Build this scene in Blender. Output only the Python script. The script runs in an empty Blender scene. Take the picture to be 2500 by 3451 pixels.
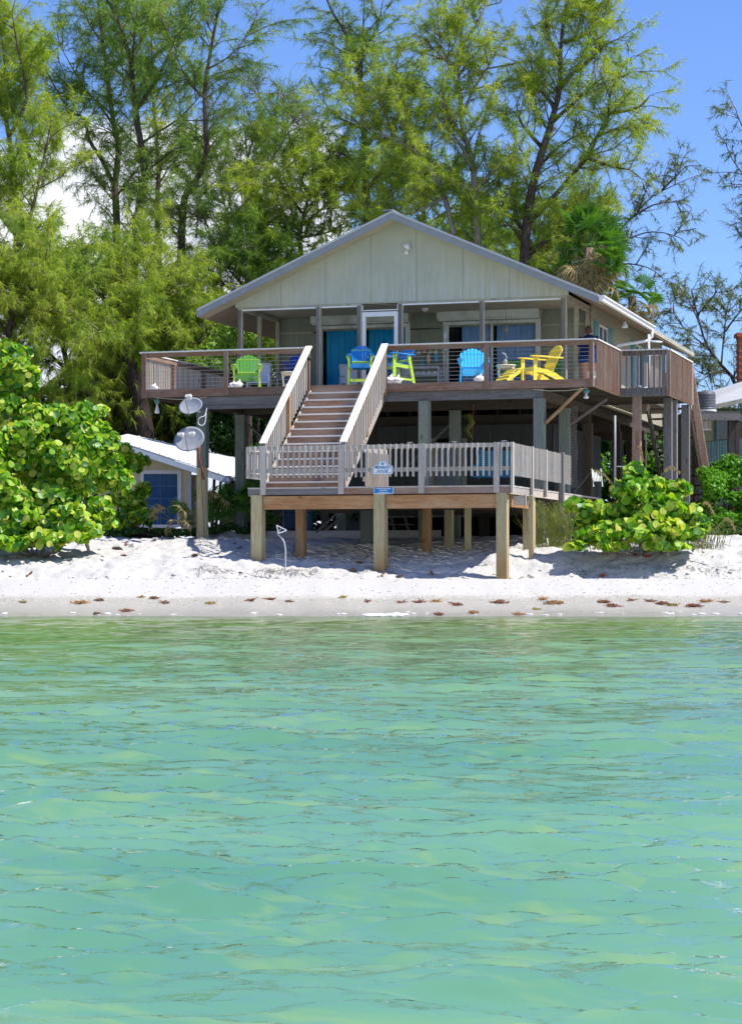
import bpy, math, random
import numpy as np
from mathutils import Vector, Matrix, Quaternion, noise as mnoise

rad = math.radians
scene = bpy.context.scene
C = scene.collection

# ------------------------------------------------------------------ camera, world, sun, exposure
TH = rad(17.2)                       # the house stands turned 17.2 degrees to the camera
CAM = Vector((21.49, -50.14, 1.0))   # eye one metre above the water
RT = Vector((math.cos(TH), math.sin(TH), 0))
FW = Vector((-math.sin(TH), math.cos(TH), 0))
FPX = 7300.0
HY = 1895.0

cd = bpy.data.cameras.new('camera')
cam = bpy.data.objects.new('camera', cd)
C.objects.link(cam)
cam.location = CAM
cam.rotation_euler = (rad(90), 0, TH)
cd.sensor_fit = 'HORIZONTAL'
cd.sensor_width = 36.0
cd.lens = 36.0 * FPX / 2500.0
cd.shift_y = (HY - 3451 / 2.0) / 2500.0
cd.clip_start = 0.1
cd.clip_end = 6000
scene.camera = cam

SUN_EL = rad(57)
SUN_AZ = rad(4)                      # from the right, almost along the facade
to_sun = Vector((math.cos(SUN_EL) * math.cos(SUN_AZ), math.cos(SUN_EL) * math.sin(SUN_AZ), math.sin(SUN_EL)))

world = bpy.data.worlds.new('World')
scene.world = world
world.use_nodes = True
wn = world.node_tree
for n in list(wn.nodes):
    wn.nodes.remove(n)


class NB:
    """small node helper"""
    def __init__(s, tree):
        s.t = tree
    def n(s, typ, ins=None, **kw):
        nd = s.t.nodes.new(typ)
        for k, v in kw.items():
            setattr(nd, k, v)
        if ins:
            for k, v in ins.items():
                sock = nd.inputs[k]
                if isinstance(v, bpy.types.NodeSocket):
                    s.t.links.new(v, sock)
                elif isinstance(v, bpy.types.Node):
                    s.t.links.new(v.outputs[0], sock)
                else:
                    sock.default_value = v
        return nd
    def math(s, op, a, b=0.0, c=0.0, clamp=False):
        nd = s.n('ShaderNodeMath', {0: a, 1: b, 2: c}, operation=op, use_clamp=clamp)
        return nd.outputs[0]
    def mix(s, fac, a, b, blend='MIX'):
        nd = s.t.nodes.new('ShaderNodeMix')
        nd.data_type = 'RGBA'
        nd.blend_type = blend
        for sock, v in ((nd.inputs[0], fac), (nd.inputs[6], a), (nd.inputs[7], b)):
            if isinstance(v, bpy.types.NodeSocket):
                s.t.links.new(v, sock)
            else:
                if sock.type == 'RGBA' and len(v) == 3:
                    v = (*v, 1)
                sock.default_value = v
        return nd.outputs[2]
    def ramp(s, fac, stops, interp='LINEAR'):
        nd = s.t.nodes.new('ShaderNodeValToRGB')
        cr = nd.color_ramp
        cr.interpolation = interp
        while len(cr.elements) < len(stops):
            cr.elements.new(0.5)
        for e, (p, c) in zip(cr.elements, stops):
            e.position = p
            if not hasattr(c, '__len__'):
                c = (c, c, c)
            e.color = (c[0], c[1], c[2], 1)
        s.t.links.new(fac, nd.inputs[0])
        return nd.outputs[0]


W = NB(wn)
sky = W.n('ShaderNodeTexSky', sky_type='NISHITA', sun_disc=False)
sky.sun_elevation = SUN_EL
sky.sun_rotation = math.atan2(to_sun.x, to_sun.y)
sky.air_density = 1.0
sky.dust_density = 0.25
sky.ozone_density = 3.0
skyc = W.mix(1.0, sky.outputs[0], (0.72, 0.89, 1.30), 'MULTIPLY')
geo = W.n('ShaderNodeNewGeometry')
dirn = W.n('ShaderNodeVectorMath', {0: geo.outputs['Incoming'], 1: (-1, -1, -1)}, operation='MULTIPLY').outputs[0]
sep = W.n('ShaderNodeSeparateXYZ', {0: dirn})
el = W.math('ARCSINE', sep.outputs[2])
az = W.math('ARCTAN2', sep.outputs[0], sep.outputs[1])      # azimuth of the view ray
AZ0 = math.atan2(FW.x, FW.y)
daz = W.math('SUBTRACT', az, AZ0)
# cumulus: puffy noise, banks low over the horizon
mp = W.n('ShaderNodeMapping', {0: dirn, 3: (1, 1, 1.35)})
n1 = W.n('ShaderNodeTexNoise', {0: mp.outputs[0], 2: 11.0, 3: 7.0, 4: 0.55})
n2 = W.n('ShaderNodeTexNoise', {0: mp.outputs[0], 2: 3.2, 3: 2.0, 4: 0.5})
bank = W.n('ShaderNodeMapRange', {0: el, 1: rad(13.2), 2: rad(9.3), 3: 0.0, 4: 0.5}, interpolation_type='SMOOTHSTEP').outputs[0]
side = W.math('SMOOTH_MAX', W.n('ShaderNodeMapRange', {0: daz, 1: rad(0.3), 2: rad(-1.6), 3: 0.0, 4: 1.0}, interpolation_type='SMOOTHSTEP').outputs[0],
              W.n('ShaderNodeMapRange', {0: daz, 1: rad(8.8), 2: rad(10.8), 3: 0.0, 4: 0.7}, interpolation_type='SMOOTHSTEP').outputs[0], 0.05)
v = W.math('ADD', W.math('MULTIPLY', n1.outputs[0], 0.75), W.math('MULTIPLY', n2.outputs[0], 0.3))
v = W.math('ADD', v, W.math('SUBTRACT', W.math('MULTIPLY', bank, side), 0.0))
cl = W.n('ShaderNodeMapRange', {0: v, 1: 0.70, 2: 0.83}, interpolation_type='SMOOTHSTEP').outputs[0]
cshade = W.ramp(n1.outputs[0], [(0.35, (5.6, 6.2, 7.4)), (0.6, (8.6, 8.7, 8.9))])
skyc2 = W.mix(cl, skyc, cshade)
bg = W.n('ShaderNodeBackground', {0: skyc2, 1: 0.105})
wo = W.n('ShaderNodeOutputWorld', {0: bg.outputs[0]})

sl = bpy.data.lights.new('sun', 'SUN')
sl.energy = 5.0
sl.angle = rad(0.53)
sl.color = (1.0, 0.955, 0.89)
sun = bpy.data.objects.new('sun', sl)
C.objects.link(sun)
sun.rotation_euler = to_sun.to_track_quat('Z', 'Y').to_euler()

scene.view_settings.view_transform = 'Standard'
scene.view_settings.look = 'None'
scene.view_settings.gamma = 1.0
scene.view_settings.use_curve_mapping = False
scene.view_settings.exposure = 0.50
scene.render.engine = 'CYCLES'
scene.cycles.max_bounces = 6
scene.cycles.diffuse_bounces = 3
scene.cycles.transparent_max_bounces = 8

# ------------------------------------------------------------------ helpers
rng = np.random.default_rng(7)
random.seed(7)


def at(px, py, d):
    """world point seen in photo pixel (px, py) at forward distance d"""
    return CAM + FW * d + RT * ((px - 1250.0) / FPX * d) + Vector((0, 0, (HY - py) / FPX * d))


def rd(r, d, z=0.0):
    p = CAM + RT * r + FW * d
    return Vector((p.x, p.y, z))


def to_rd(x, y):
    v = Vector((x - CAM.x, y - CAM.y, 0))
    return v.dot(RT), v.dot(FW)


class MB:
    def __init__(s):
        s.v = []
        s.f = []
        s.mi = []
        s.cur = 0
    def add(s, vs, fs):
        b = len(s.v)
        s.v.extend([tuple(p) for p in vs])
        for f in fs:
            s.f.append(tuple(b + i for i in f))
            s.mi.append(s.cur)
        return s
    def box(s, x0, x1, y0, y1, z0, z1):
        vs = [(x, y, z) for z in (z0, z1) for y in (y0, y1) for x in (x0, x1)]
        return s.add(vs, [(0, 2, 3, 1), (4, 5, 7, 6), (0, 1, 5, 4), (2, 6, 7, 3), (0, 4, 6, 2), (1, 3, 7, 5)])
    def beam(s, p, q, w, h, up=(0, 0, 1)):
        p, q, up = Vector(p), Vector(q), Vector(up)
        d = (q - p).normalized()
        sd = d.cross(up)
        if sd.length < 1e-4:
            sd = d.cross(Vector((0, 1, 0)))
        sd.normalize()
        u = sd.cross(d).normalized()
        vs = [c + sd * (a * w / 2) + u * (b * h / 2) for c in (p, q) for a, b in ((-1, -1), (1, -1), (1, 1), (-1, 1))]
        return s.add(vs, [(3, 2, 1, 0), (4, 5, 6, 7), (0, 1, 5, 4), (1, 2, 6, 5), (2, 3, 7, 6), (3, 0, 4, 7)])
    def tube(s, pts, rs, n=6, cap=True):
        pts = [Vector(p) for p in pts]
        if not hasattr(rs, '__len__'):
            rs = [rs] * len(pts)
        b = len(s.v)
        prev = None
        for i, p in enumerate(pts):
            d = (pts[min(i + 1, len(pts) - 1)] - pts[max(i - 1, 0)])
            d = d.normalized() if d.length > 1e-9 else Vector((0, 0, 1))
            if prev is None:
                a = d.cross(Vector((0.31, 0.92, 0.2)))
                if a.length < 0.1:
                    a = d.cross(Vector((1, 0, 0)))
            else:
                a = prev - d * prev.dot(d)
            a.normalize()
            prev = a
            c = d.cross(a)
            for k in range(n):
                t = 2 * math.pi * k / n
                s.v.append(tuple(p + (a * math.cos(t) + c * math.sin(t)) * rs[i]))
        for i in range(len(pts) - 1):
            for k in range(n):
                s.f.append((b + i * n + k, b + i * n + (k + 1) % n, b + (i + 1) * n + (k + 1) % n, b + (i + 1) * n + k))
                s.mi.append(s.cur)
        if cap:
            s.f.append(tuple(b + k for k in range(n))[::-1])
            s.f.append(tuple(b + (len(pts) - 1) * n + k for k in range(n)))
            s.mi += [s.cur, s.cur]
        return s
    def lathe(s, prof, n=16, M=None):
        """profile of (radius, z) turned about z, placed by matrix M"""
        M = M or Matrix.Identity(4)
        b = len(s.v)
        for r, z in prof:
            for k in range(n):
                t = 2 * math.pi * k / n
                s.v.append(tuple(M @ Vector((r * math.cos(t), r * math.sin(t), z))))
        for i in range(len(prof) - 1):
            for k in range(n):
                s.f.append((b + i * n + k, b + i * n + (k + 1) % n, b + (i + 1) * n + (k + 1) % n, b + (i + 1) * n + k))
                s.mi.append(s.cur)
        return s
    def poly(s, pts, thick, nrm):
        """flat outline pulled out by thick along nrm"""
        nrm = Vector(nrm).normalized() * thick
        n = len(pts)
        pts = [Vector(p) for p in pts]
        vs = pts + [p + nrm for p in pts]
        fs = [tuple(range(n))[::-1], tuple(range(n, 2 * n))] + [(i, (i + 1) % n, n + (i + 1) % n, n + i) for i in range(n)]
        return s.add(vs, fs)
    def blob(s, c, r, seed=0, rough=0.25, seg=8, rings=6, flat=1.0):
        b = len(s.v)
        c = Vector(c)
        if not hasattr(r, '__len__'):
            r = (r, r, r)
        for i in range(rings + 1):
            ph = math.pi * i / rings
            for k in range(seg):
                t = 2 * math.pi * k / seg
                d = Vector((math.sin(ph) * math.cos(t), math.sin(ph) * math.sin(t), math.cos(ph)))
                m = 1 + rough * mnoise.noise(d * 1.7 + Vector((seed * 3.1, seed, 0)))
                s.v.append((c.x + d.x * r[0] * m, c.y + d.y * r[1] * m, c.z + d.z * r[2] * m))
        for i in range(rings):
            for k in range(seg):
                s.f.append((b + i * seg + k, b + (i + 1) * seg + k, b + (i + 1) * seg + (k + 1) % seg, b + i * seg + (k + 1) % seg))
                s.mi.append(s.cur)
        return s
    def mesh(s, name, mats, smooth=False):
        m = bpy.data.meshes.new(name)
        m.from_pydata(s.v, [], s.f)
        if not isinstance(mats, (list, tuple)):
            mats = [mats]
        for mt in mats:
            m.materials.append(mt)
        if len(mats) > 1:
            m.polygons.foreach_set('material_index', s.mi)
        if smooth:
            m.polygons.foreach_set('use_smooth', [True] * len(m.polygons))
        m.update()
        return m
    def build(s, name, mats, parent=None, smooth=False, loc=None, rot=None):
        return link(name, s.mesh(name, mats, smooth), parent, loc, rot)


def link(name, data, parent=None, loc=None, rot=None):
    o = bpy.data.objects.new(name, data)
    C.objects.link(o)
    if parent is not None:
        o.parent = parent
    if loc is not None:
        o.location = loc
    if rot is not None:
        o.rotation_euler = rot
    return o


def tag(o, label=None, cat=None, group=None, kind=None):
    for k, v_ in (('label', label), ('category', cat), ('group', group), ('kind', kind)):
        if v_:
            o[k] = v_
    return o


def thing(name, label, cat, loc=(0, 0, 0), rz=0.0, group=None):
    o = link(name, None, None, loc, (0, 0, rz))
    o.empty_display_size = 0.2
    return tag(o, label, cat, group)


def dup(root, loc, rz, label, group=None):
    def cp(o, par):
        c = o.copy()
        C.objects.link(c)
        c.parent = par
        for ch in o.children:
            cp(ch, c)
        return c
    r = root.copy()
    C.objects.link(r)
    for ch in root.children:
        cp(ch, r)
    r.location = loc
    r.rotation_euler = (0, 0, rz)
    r['label'] = label
    if group:
        r['group'] = group
    return r


def bx(name, mat, par, x0, x1, y0, y1, z0, z1):
    return MB().box(x0, x1, y0, y1, z0, z1).build(name, mat, par)


def bm_(name, mat, par, p, q, w, h, up=(0, 0, 1)):
    return MB().beam(p, q, w, h, up).build(name, mat, par)


def fast_mesh(name, V, F, mat, smooth=False):
    """V (n,3), F (m,k) numpy, k = 3 or 4"""
    m = bpy.data.meshes.new(name)
    k = F.shape[1]
    m.vertices.add(len(V))
    m.vertices.foreach_set('co', np.ascontiguousarray(V, dtype=np.float32).ravel())
    m.loops.add(F.size)
    m.loops.foreach_set('vertex_index', np.ascontiguousarray(F, dtype=np.int32).ravel())
    m.polygons.add(len(F))
    m.polygons.foreach_set('loop_start', np.arange(0, F.size, k, dtype=np.int32))
    try:
        m.polygons.foreach_set('loop_total', np.full(len(F), k, dtype=np.int32))
    except Exception:
        pass
    if smooth:
        m.polygons.foreach_set('use_smooth', np.ones(len(F), dtype=bool))
    m.materials.append(mat)
    m.update(calc_edges=True)
    return m


# ------------------------------------------------------------------ materials
def newmat(name):
    m = bpy.data.materials.new(name)
    m.use_nodes = True
    t = m.node_tree
    for n in list(t.nodes):
        t.nodes.remove(n)
    return m, NB(t)


def finish(N, shader):
    N.n('ShaderNodeOutputMaterial', {0: shader})


def c4(c):
    return (c[0], c[1], c[2], 1)


def plain(name, col, rough=0.6, var=0.12, scale=6.0, spec=0.3, metal=0.0, bump=0.0, dirt=None):
    m, N = newmat(name)
    tc = N.n('ShaderNodeTexCoord')
    ns = N.n('ShaderNodeTexNoise', {0: tc.outputs['Object'], 2: scale, 3: 5.0, 4: 0.6})
    lo = tuple(x * (1 - var) for x in col)
    hi = tuple(min(1, x * (1 + var)) for x in col)
    colr = N.ramp(ns.outputs[0], [(0.3, lo), (0.7, hi)])
    if dirt:
        n2_ = N.n('ShaderNodeTexNoise', {0: tc.outputs['Object'], 2: scale * 0.37, 3: 6.0, 4: 0.65})
        f = N.ramp(n2_.outputs[0], [(0.5, 0), (0.72, 0.7)])
        colr = N.mix(f, colr, dirt)
    ins = {'Base Color': colr, 'Roughness': rough, 'Specular IOR Level': spec, 'Metallic': metal}
    if bump:
        ins['Normal'] = N.n('ShaderNodeBump', {'Strength': bump, 'Distance': 0.01, 'Height': ns.outputs[0]}).outputs[0]
    b = N.n('ShaderNodeBsdfPrincipled', ins)
    finish(N, b.outputs[0])
    return m


def wood(name, c1, c2, c3, axis='x', patch=0.5, rough=0.8, base=None, var=0.16):
    """weathered timber, grain along axis, patches of c3; base = colour of the damp foot of a piling"""
    m, N = newmat(name)
    tc = N.n('ShaderNodeTexCoord')
    oi = N.n('ShaderNodeObjectInfo')
    off = N.math('MULTIPLY', oi.outputs['Random'], 37.0)
    co = N.n('ShaderNodeVectorMath', {0: tc.outputs['Object'], 1: off}, operation='ADD').outputs[0]
    sc = {'x': (1.2, 14, 14), 'y': (14, 1.2, 14), 'z': (14, 14, 1.2)}[axis]
    mp_ = N.n('ShaderNodeMapping', {0: co, 3: sc})
    wv = N.n('ShaderNodeTexNoise', {0: mp_.outputs[0], 2: 2.2, 3: 7.0, 4: 0.62, 8: 1.2})
    g = N.ramp(wv.outputs[0], [(0.28, c1), (0.5, tuple((a + b) / 2 for a, b in zip(c1, c2))), (0.7, c2)])
    sp = {'x': (0.5, 2.6, 2.6), 'y': (2.6, 0.5, 2.6), 'z': (2.6, 2.6, 0.5)}[axis]
    mp2 = N.n('ShaderNodeMapping', {0: co, 3: sp})
    pn = N.n('ShaderNodeTexNoise', {0: mp2.outputs[0], 2: 1.6, 3: 4.0, 4: 0.6})
    f = N.ramp(pn.outputs[0], [(0.42, 0), (0.64, patch)])
    colr = N.mix(f, g, c3)
    # knots and checks
    vk = {'x': (0.9, 2.6, 2.6), 'y': (2.6, 0.9, 2.6), 'z': (2.6, 2.6, 0.9)}[axis]
    mp3 = N.n('ShaderNodeMapping', {0: co, 3: vk})
    vo = N.n('ShaderNodeTexVoronoi', {0: mp3.outputs[0], 2: 1.3})
    k = N.ramp(vo.outputs[0], [(0.05, 0.75), (0.10, 0.0)])
    colr = N.mix(k, colr, tuple(x * 0.4 for x in c1))
    fine = N.n('ShaderNodeTexNoise', {0: N.n('ShaderNodeMapping', {0: co, 3: tuple(x * 4 for x in sc)}).outputs[0], 2: 3.0, 3: 2.0})
    cr = N.ramp(fine.outputs[0], [(0.30, 0.55), (0.42, 0.0)])
    colr = N.mix(cr, colr, tuple(x * 0.5 for x in c1))
    if base:
        gp = N.n('ShaderNodeNewGeometry')
        sz = N.n('ShaderNodeSeparateXYZ', {0: gp.outputs['Position']}).outputs[2]
        sz = N.math('ADD', sz, N.math('MULTIPLY', pn.outputs[0], 0.6))
        f2 = N.n('ShaderNodeMapRange', {0: sz, 1: 1.75, 2: 1.15, 3: 0.0, 4: 0.85}).outputs[0]
        colr = N.mix(f2, colr, base)
    br = N.math('ADD', N.math('MULTIPLY', oi.outputs['Random'], var * 2), 1 - var)
    hs = N.n('ShaderNodeHueSaturation', {'Color': colr, 'Value': br})
    bp = N.n('ShaderNodeBump', {'Strength': 0.5, 'Distance': 0.006, 'Height': wv.outputs[0]})
    b = N.n('ShaderNodeBsdfPrincipled', {'Base Color': hs.outputs[0], 'Roughness': rough, 'Specular IOR Level': 0.2, 'Normal': bp.outputs[0]})
    finish(N, b.outputs[0])
    return m


BR1, BR2, BR3 = (0.14, 0.075, 0.048), (0.33, 0.20, 0.135), (0.30, 0.265, 0.235)
GR1, GR2, GR3 = (0.31, 0.29, 0.26), (0.56, 0.53, 0.48), (0.42, 0.36, 0.29)
PL1, PL2, PL3 = (0.29, 0.24, 0.13), (0.54, 0.45, 0.26), (0.38, 0.39, 0.25)
brown = {a: wood('brown_deck_timber_' + a, BR1, BR2, BR3, a, 0.55) for a in 'xyz'}
grey = {a: wood('grey_weathered_timber_' + a, GR1, GR2, GR3, a, 0.5) for a in 'xyz'}
slate = {a: wood('slate_weathered_timber_' + a, (0.10, 0.10, 0.10), (0.24, 0.235, 0.23), (0.16, 0.12, 0.09), a, 0.45) for a in 'xyz'}
orange = {a: wood('orange_brown_timber_' + a, (0.24, 0.115, 0.045), (0.46, 0.25, 0.115), (0.48, 0.36, 0.22), a, 0.6) for a in 'xyz'}
darkw = {a: wood('shade_dark_timber_' + a, (0.045, 0.035, 0.025), (0.12, 0.095, 0.07), (0.07, 0.065, 0.055), a, 0.4) for a in 'xyz'}  # shade under the decks and on the side stair is put into this colour
pile = wood('treated_piling', PL1, PL2, PL3, 'z', 0.5, base=(0.34, 0.22, 0.10))
pileg = wood('blue_grey_piling', (0.13, 0.15, 0.13), (0.24, 0.26, 0.23), (0.22, 0.27, 0.20), 'z', 0.6, base=(0.26, 0.22, 0.14))
capw = {a: wood('sun_bleached_cap_' + a, (0.62, 0.61, 0.59), (0.80, 0.79, 0.77), (0.72, 0.70, 0.66), a, 0.3) for a in 'xyz'}
pale = {a: wood('pale_deck_timber_' + a, (0.34, 0.29, 0.24), (0.50, 0.44, 0.37), (0.44, 0.42, 0.39), a, 0.4) for a in 'xyz'}


def siding_mat(name, col, dark, groove=True, wash=0.0, period=0.2):
    """painted grooved plywood siding: fine grain along z, streaks of wear, dark grooves in the relief"""
    m, N = newmat(name)
    tc = N.n('ShaderNodeTexCoord')
    mp_ = N.n('ShaderNodeMapping', {0: tc.outputs['Object'], 3: (9, 9, 0.7)})
    st = N.n('ShaderNodeTexNoise', {0: mp_.outputs[0], 2: 1.4, 3: 7.0, 4: 0.65})
    g = N.ramp(st.outputs[0], [(0.3, dark), (0.62, col)])
    big = N.n('ShaderNodeTexNoise', {0: tc.outputs['Object'], 2: 0.9, 3: 4.0, 4: 0.6})
    g = N.mix(N.ramp(big.outputs[0], [(0.4, 0.0), (0.66, 0.8)]), g, tuple(x * 0.80 for x in col))
    if wash:
        sz = N.n('ShaderNodeSeparateXYZ', {0: tc.outputs['Object']})
        f = N.n('ShaderNodeMapRange', {0: sz.outputs[2], 1: 8.6, 2: 7.75, 3: 0.0, 4: 1.0}).outputs[0]
        fx = N.n('ShaderNodeMapRange', {0: sz.outputs[0], 1: 2.6, 2: 5.6, 3: 0.15, 4: 1.0}).outputs[0]
        s2 = N.n('ShaderNodeTexNoise', {0: N.n('ShaderNodeMapping', {0: tc.outputs['Object'], 3: (16, 16, 1.0)}).outputs[0], 2: 1.0, 3: 5.0, 4: 0.7})
        w = N.math('MULTIPLY', N.math('MULTIPLY', f, fx), N.ramp(s2.outputs[0], [(0.45, 0.0), (0.62, wash)]))
        g = N.mix(w, g, (0.52, 0.55, 0.55))
    sx = N.n('ShaderNodeSeparateXYZ', {0: tc.outputs['Object']})
    s_ = N.math('ADD', sx.outputs[0], sx.outputs[1])
    fr = N.math('FRACT', N.math('DIVIDE', s_, period))
    gr = N.math('LESS_THAN', fr, 0.06)
    bp = N.n('ShaderNodeBump', {'Strength': 0.35 if groove else 0.0, 'Distance': 0.01, 'Height': N.math('SUBTRACT', N.math('MULTIPLY', st.outputs[0], 0.2), gr)})
    if groove:
        g = N.mix(N.math('MULTIPLY', gr, 0.12), g, tuple(x * 0.6 for x in dark))
    b = N.n('ShaderNodeBsdfPrincipled', {'Base Color': g, 'Roughness': 0.8, 'Specular IOR Level': 0.2, 'Normal': bp.outputs[0]})
    finish(N, b.outputs[0])
    return m


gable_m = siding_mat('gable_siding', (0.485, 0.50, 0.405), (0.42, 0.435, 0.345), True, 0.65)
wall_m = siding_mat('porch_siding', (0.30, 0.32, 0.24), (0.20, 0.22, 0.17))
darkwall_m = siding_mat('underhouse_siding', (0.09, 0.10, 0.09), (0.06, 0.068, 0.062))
trim_m = plain('tan_trim_paint', (0.40, 0.38, 0.29), 0.7, 0.15, 5, dirt=(0.20, 0.15, 0.11))
soffit_m = plain('soffit_paint', (0.46, 0.41, 0.30), 0.8, 0.1, 3)
roofedge_m = plain('roof_edge_metal', (0.25, 0.27, 0.29), 0.45, 0.1, 4)
shingle_m = plain('shingles', (0.22, 0.21, 0.21), 0.9, 0.3, 30)
white_m = plain('white_paint', (0.76, 0.76, 0.76), 0.45, 0.05, 8)
offwhite_m = plain('off_white_paint', (0.74, 0.76, 0.70), 0.6, 0.1, 5, dirt=(0.40, 0.38, 0.33))
pvc_m = plain('white_pvc', (0.72, 0.74, 0.78), 0.35, 0.05, 8)
cream_m = plain('cream_plastic', (0.72, 0.66, 0.48), 0.5, 0.08, 9)
steel_m = plain('cable_steel', (0.45, 0.45, 0.43), 0.4, 0.1, 20, metal=0.6)
dishg_m = plain('dish_grey', (0.30, 0.32, 0.35), 0.5, 0.12, 9, dirt=(0.18, 0.18, 0.18))
black_m = plain('black_rubber', (0.02, 0.02, 0.022), 0.5, 0.2)
rust_m = plain('rusty_pipe', (0.22, 0.07, 0.05), 0.8, 0.3, 20)
teal_m = plain('teal_shutter_paint', (0.10, 0.27, 0.29), 0.6, 0.15, 7)
swing_m = plain('blue_swing_paint', (0.03, 0.27, 0.42), 0.5, 0.12, 7)
shell_m = plain('white_shell', (0.82, 0.80, 0.77), 0.6, 0.12, 20, bump=0.4)
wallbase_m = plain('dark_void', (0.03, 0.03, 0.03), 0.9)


def poly_m(name, col, rough=0.38):
    return plain(name, col, rough, 0.06, 10, spec=0.45)


lime_m = poly_m('lime_plastic', (0.44, 0.66, 0.07))
green_m = poly_m('leaf_green_plastic', (0.10, 0.33, 0.04))
blue_m = poly_m('azure_plastic', (0.015, 0.24, 0.62))
cyan_m = poly_m('sky_blue_plastic', (0.05, 0.52, 0.90))
yellow_m = poly_m('yellow_plastic', (0.98, 0.76, 0.07))
royal_m = poly_m('royal_blue_plastic', (0.01, 0.06, 0.55))
redbrown_m = plain('red_brick_paint', (0.42, 0.10, 0.05), 0.8, 0.2)


def glass_pane(name, tint=(0.5, 0.6, 0.65), base=0.03, k=0.5):
    m, N = newmat(name)
    lw = N.n('ShaderNodeLayerWeight', {0: 0.25})
    tr = N.n('ShaderNodeBsdfTransparent', {0: c4(tint)})
    gl = N.n('ShaderNodeBsdfGlossy', {0: (1, 1, 1, 1), 1: 0.02})
    mx = N.n('ShaderNodeMixShader', {0: N.math('ADD', N.math('MULTIPLY', lw.outputs[0], k), base), 1: tr.outputs[0], 2: gl.outputs[0]})
    finish(N, mx.outputs[0])
    return m


glass_m = glass_pane('window_glass', (0.80, 0.88, 0.92), 0.0, 0.12)
screen_m = glass_pane('insect_screen', (0.95, 0.955, 0.96), 0.0, 0.0)


def curtain(name, col):
    m, N = newmat(name)
    tc = N.n('ShaderNodeTexCoord')
    ns = N.n('ShaderNodeTexNoise', {0: tc.outputs['Object'], 2: 3.0, 3: 3.0})
    g = N.ramp(ns.outputs[0], [(0.3, tuple(x * 0.8 for x in col)), (0.7, col)])
    b = N.n('ShaderNodeBsdfPrincipled', {'Base Color': g, 'Roughness': 0.9, 'Specular IOR Level': 0.1, 'Sheen Weight': 0.2})
    finish(N, b.outputs[0])
    return m


curt_blue = curtain('azure_curtain', (0.02, 0.62, 1.0))
curt_peri = curtain('periwinkle_curtain', (0.55, 0.70, 1.0))


def leaf_mat(name, stops, trans=0.35, rough=0.5, spec=0.3, noise_scale=0.6, island=False, noise_amt=0.5):
    """foliage: colour varies by clump noise and by leaf"""
    m, N = newmat(name)
    gp = N.n('ShaderNodeNewGeometry')
    oi = N.n('ShaderNodeObjectInfo')
    ns = N.n('ShaderNodeTexNoise', {0: gp.outputs['Position'], 2: noise_scale, 3: 3.0, 4: 0.7})
    nf = N.n('ShaderNodeTexNoise', {0: gp.outputs['Position'], 2: noise_scale * 14, 3: 2.0})
    f = N.math('ADD', N.math('MULTIPLY', ns.outputs[0], noise_amt), N.math('MULTIPLY', nf.outputs[0], 1 - noise_amt))
    if island:
        r = N.math('FRACT', N.math('ADD', oi.outputs['Random'], gp.outputs['Random Per Island']))
        f = N.math('ADD', N.math('MULTIPLY', f, 0.45), N.math('MULTIPLY', r, 0.55))
    colr = N.ramp(f, stops)
    d = N.n('ShaderNodeBsdfPrincipled', {'Base Color': colr, 'Roughness': rough, 'Specular IOR Level': spec})
    tcol = N.mix(1.0, colr, (1.35, 1.35, 0.5), 'MULTIPLY')
    t = N.n('ShaderNodeBsdfTranslucent', {0: tcol})
    mx = N.n('ShaderNodeMixShader', {0: trans, 1: d.outputs[0], 2: t.outputs[0]})
    finish(N, mx.outputs[0])
    return m


needle_y = leaf_mat('pine_needles_yellow', [(0.34, (0.14, 0.26, 0.03)), (0.5, (0.33, 0.44, 0.055)), (0.66, (0.58, 0.60, 0.12))], 0.52)  # yellow-green needles, the lightest of the three tones
needle_g = leaf_mat('pine_needles_green', [(0.34, (0.09, 0.19, 0.035)), (0.52, (0.20, 0.33, 0.055)), (0.68, (0.40, 0.48, 0.10))], 0.50)
needle_d = leaf_mat('pine_needles_grey', [(0.34, (0.09, 0.14, 0.06)), (0.52, (0.16, 0.22, 0.09)), (0.68, (0.27, 0.31, 0.12))], 0.38)
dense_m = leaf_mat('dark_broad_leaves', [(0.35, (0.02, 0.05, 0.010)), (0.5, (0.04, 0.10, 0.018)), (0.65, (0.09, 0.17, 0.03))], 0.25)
brightbush_m = leaf_mat('bright_shrub_leaves', [(0.35, (0.06, 0.19, 0.015)), (0.5, (0.12, 0.32, 0.02)), (0.65, (0.22, 0.42, 0.04))], 0.4)
grape_m = leaf_mat('sea_grape_leaf', [(0.22, (0.03, 0.12, 0.008)), (0.38, (0.09, 0.27, 0.010)), (0.52, (0.22, 0.44, 0.018)), (0.66, (0.42, 0.56, 0.045)), (0.80, (0.60, 0.60, 0.14)), (0.9, (0.38, 0.18, 0.06))],
                   0.40, 0.42, 0.45, 1.2, True)
frond_m = leaf_mat('fan_palm_green', [(0.3, (0.025, 0.085, 0.012)), (0.5, (0.07, 0.21, 0.022)), (0.68, (0.26, 0.38, 0.06))], 0.38, 0.4, 0.4, 2.5)
dryfrond_m = leaf_mat('fan_palm_dry', [(0.3, (0.20, 0.16, 0.07)), (0.5, (0.38, 0.31, 0.15)), (0.7, (0.55, 0.48, 0.28))], 0.2, 0.7, 0.2)
grass_m = leaf_mat('dune_grass', [(0.3, (0.10, 0.14, 0.04)), (0.5, (0.20, 0.24, 0.07)), (0.7, (0.38, 0.34, 0.16))], 0.3)
oat_m = leaf_mat('sea_oat_head', [(0.3, (0.25, 0.17, 0.07)), (0.7, (0.48, 0.36, 0.18))], 0.25)


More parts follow.
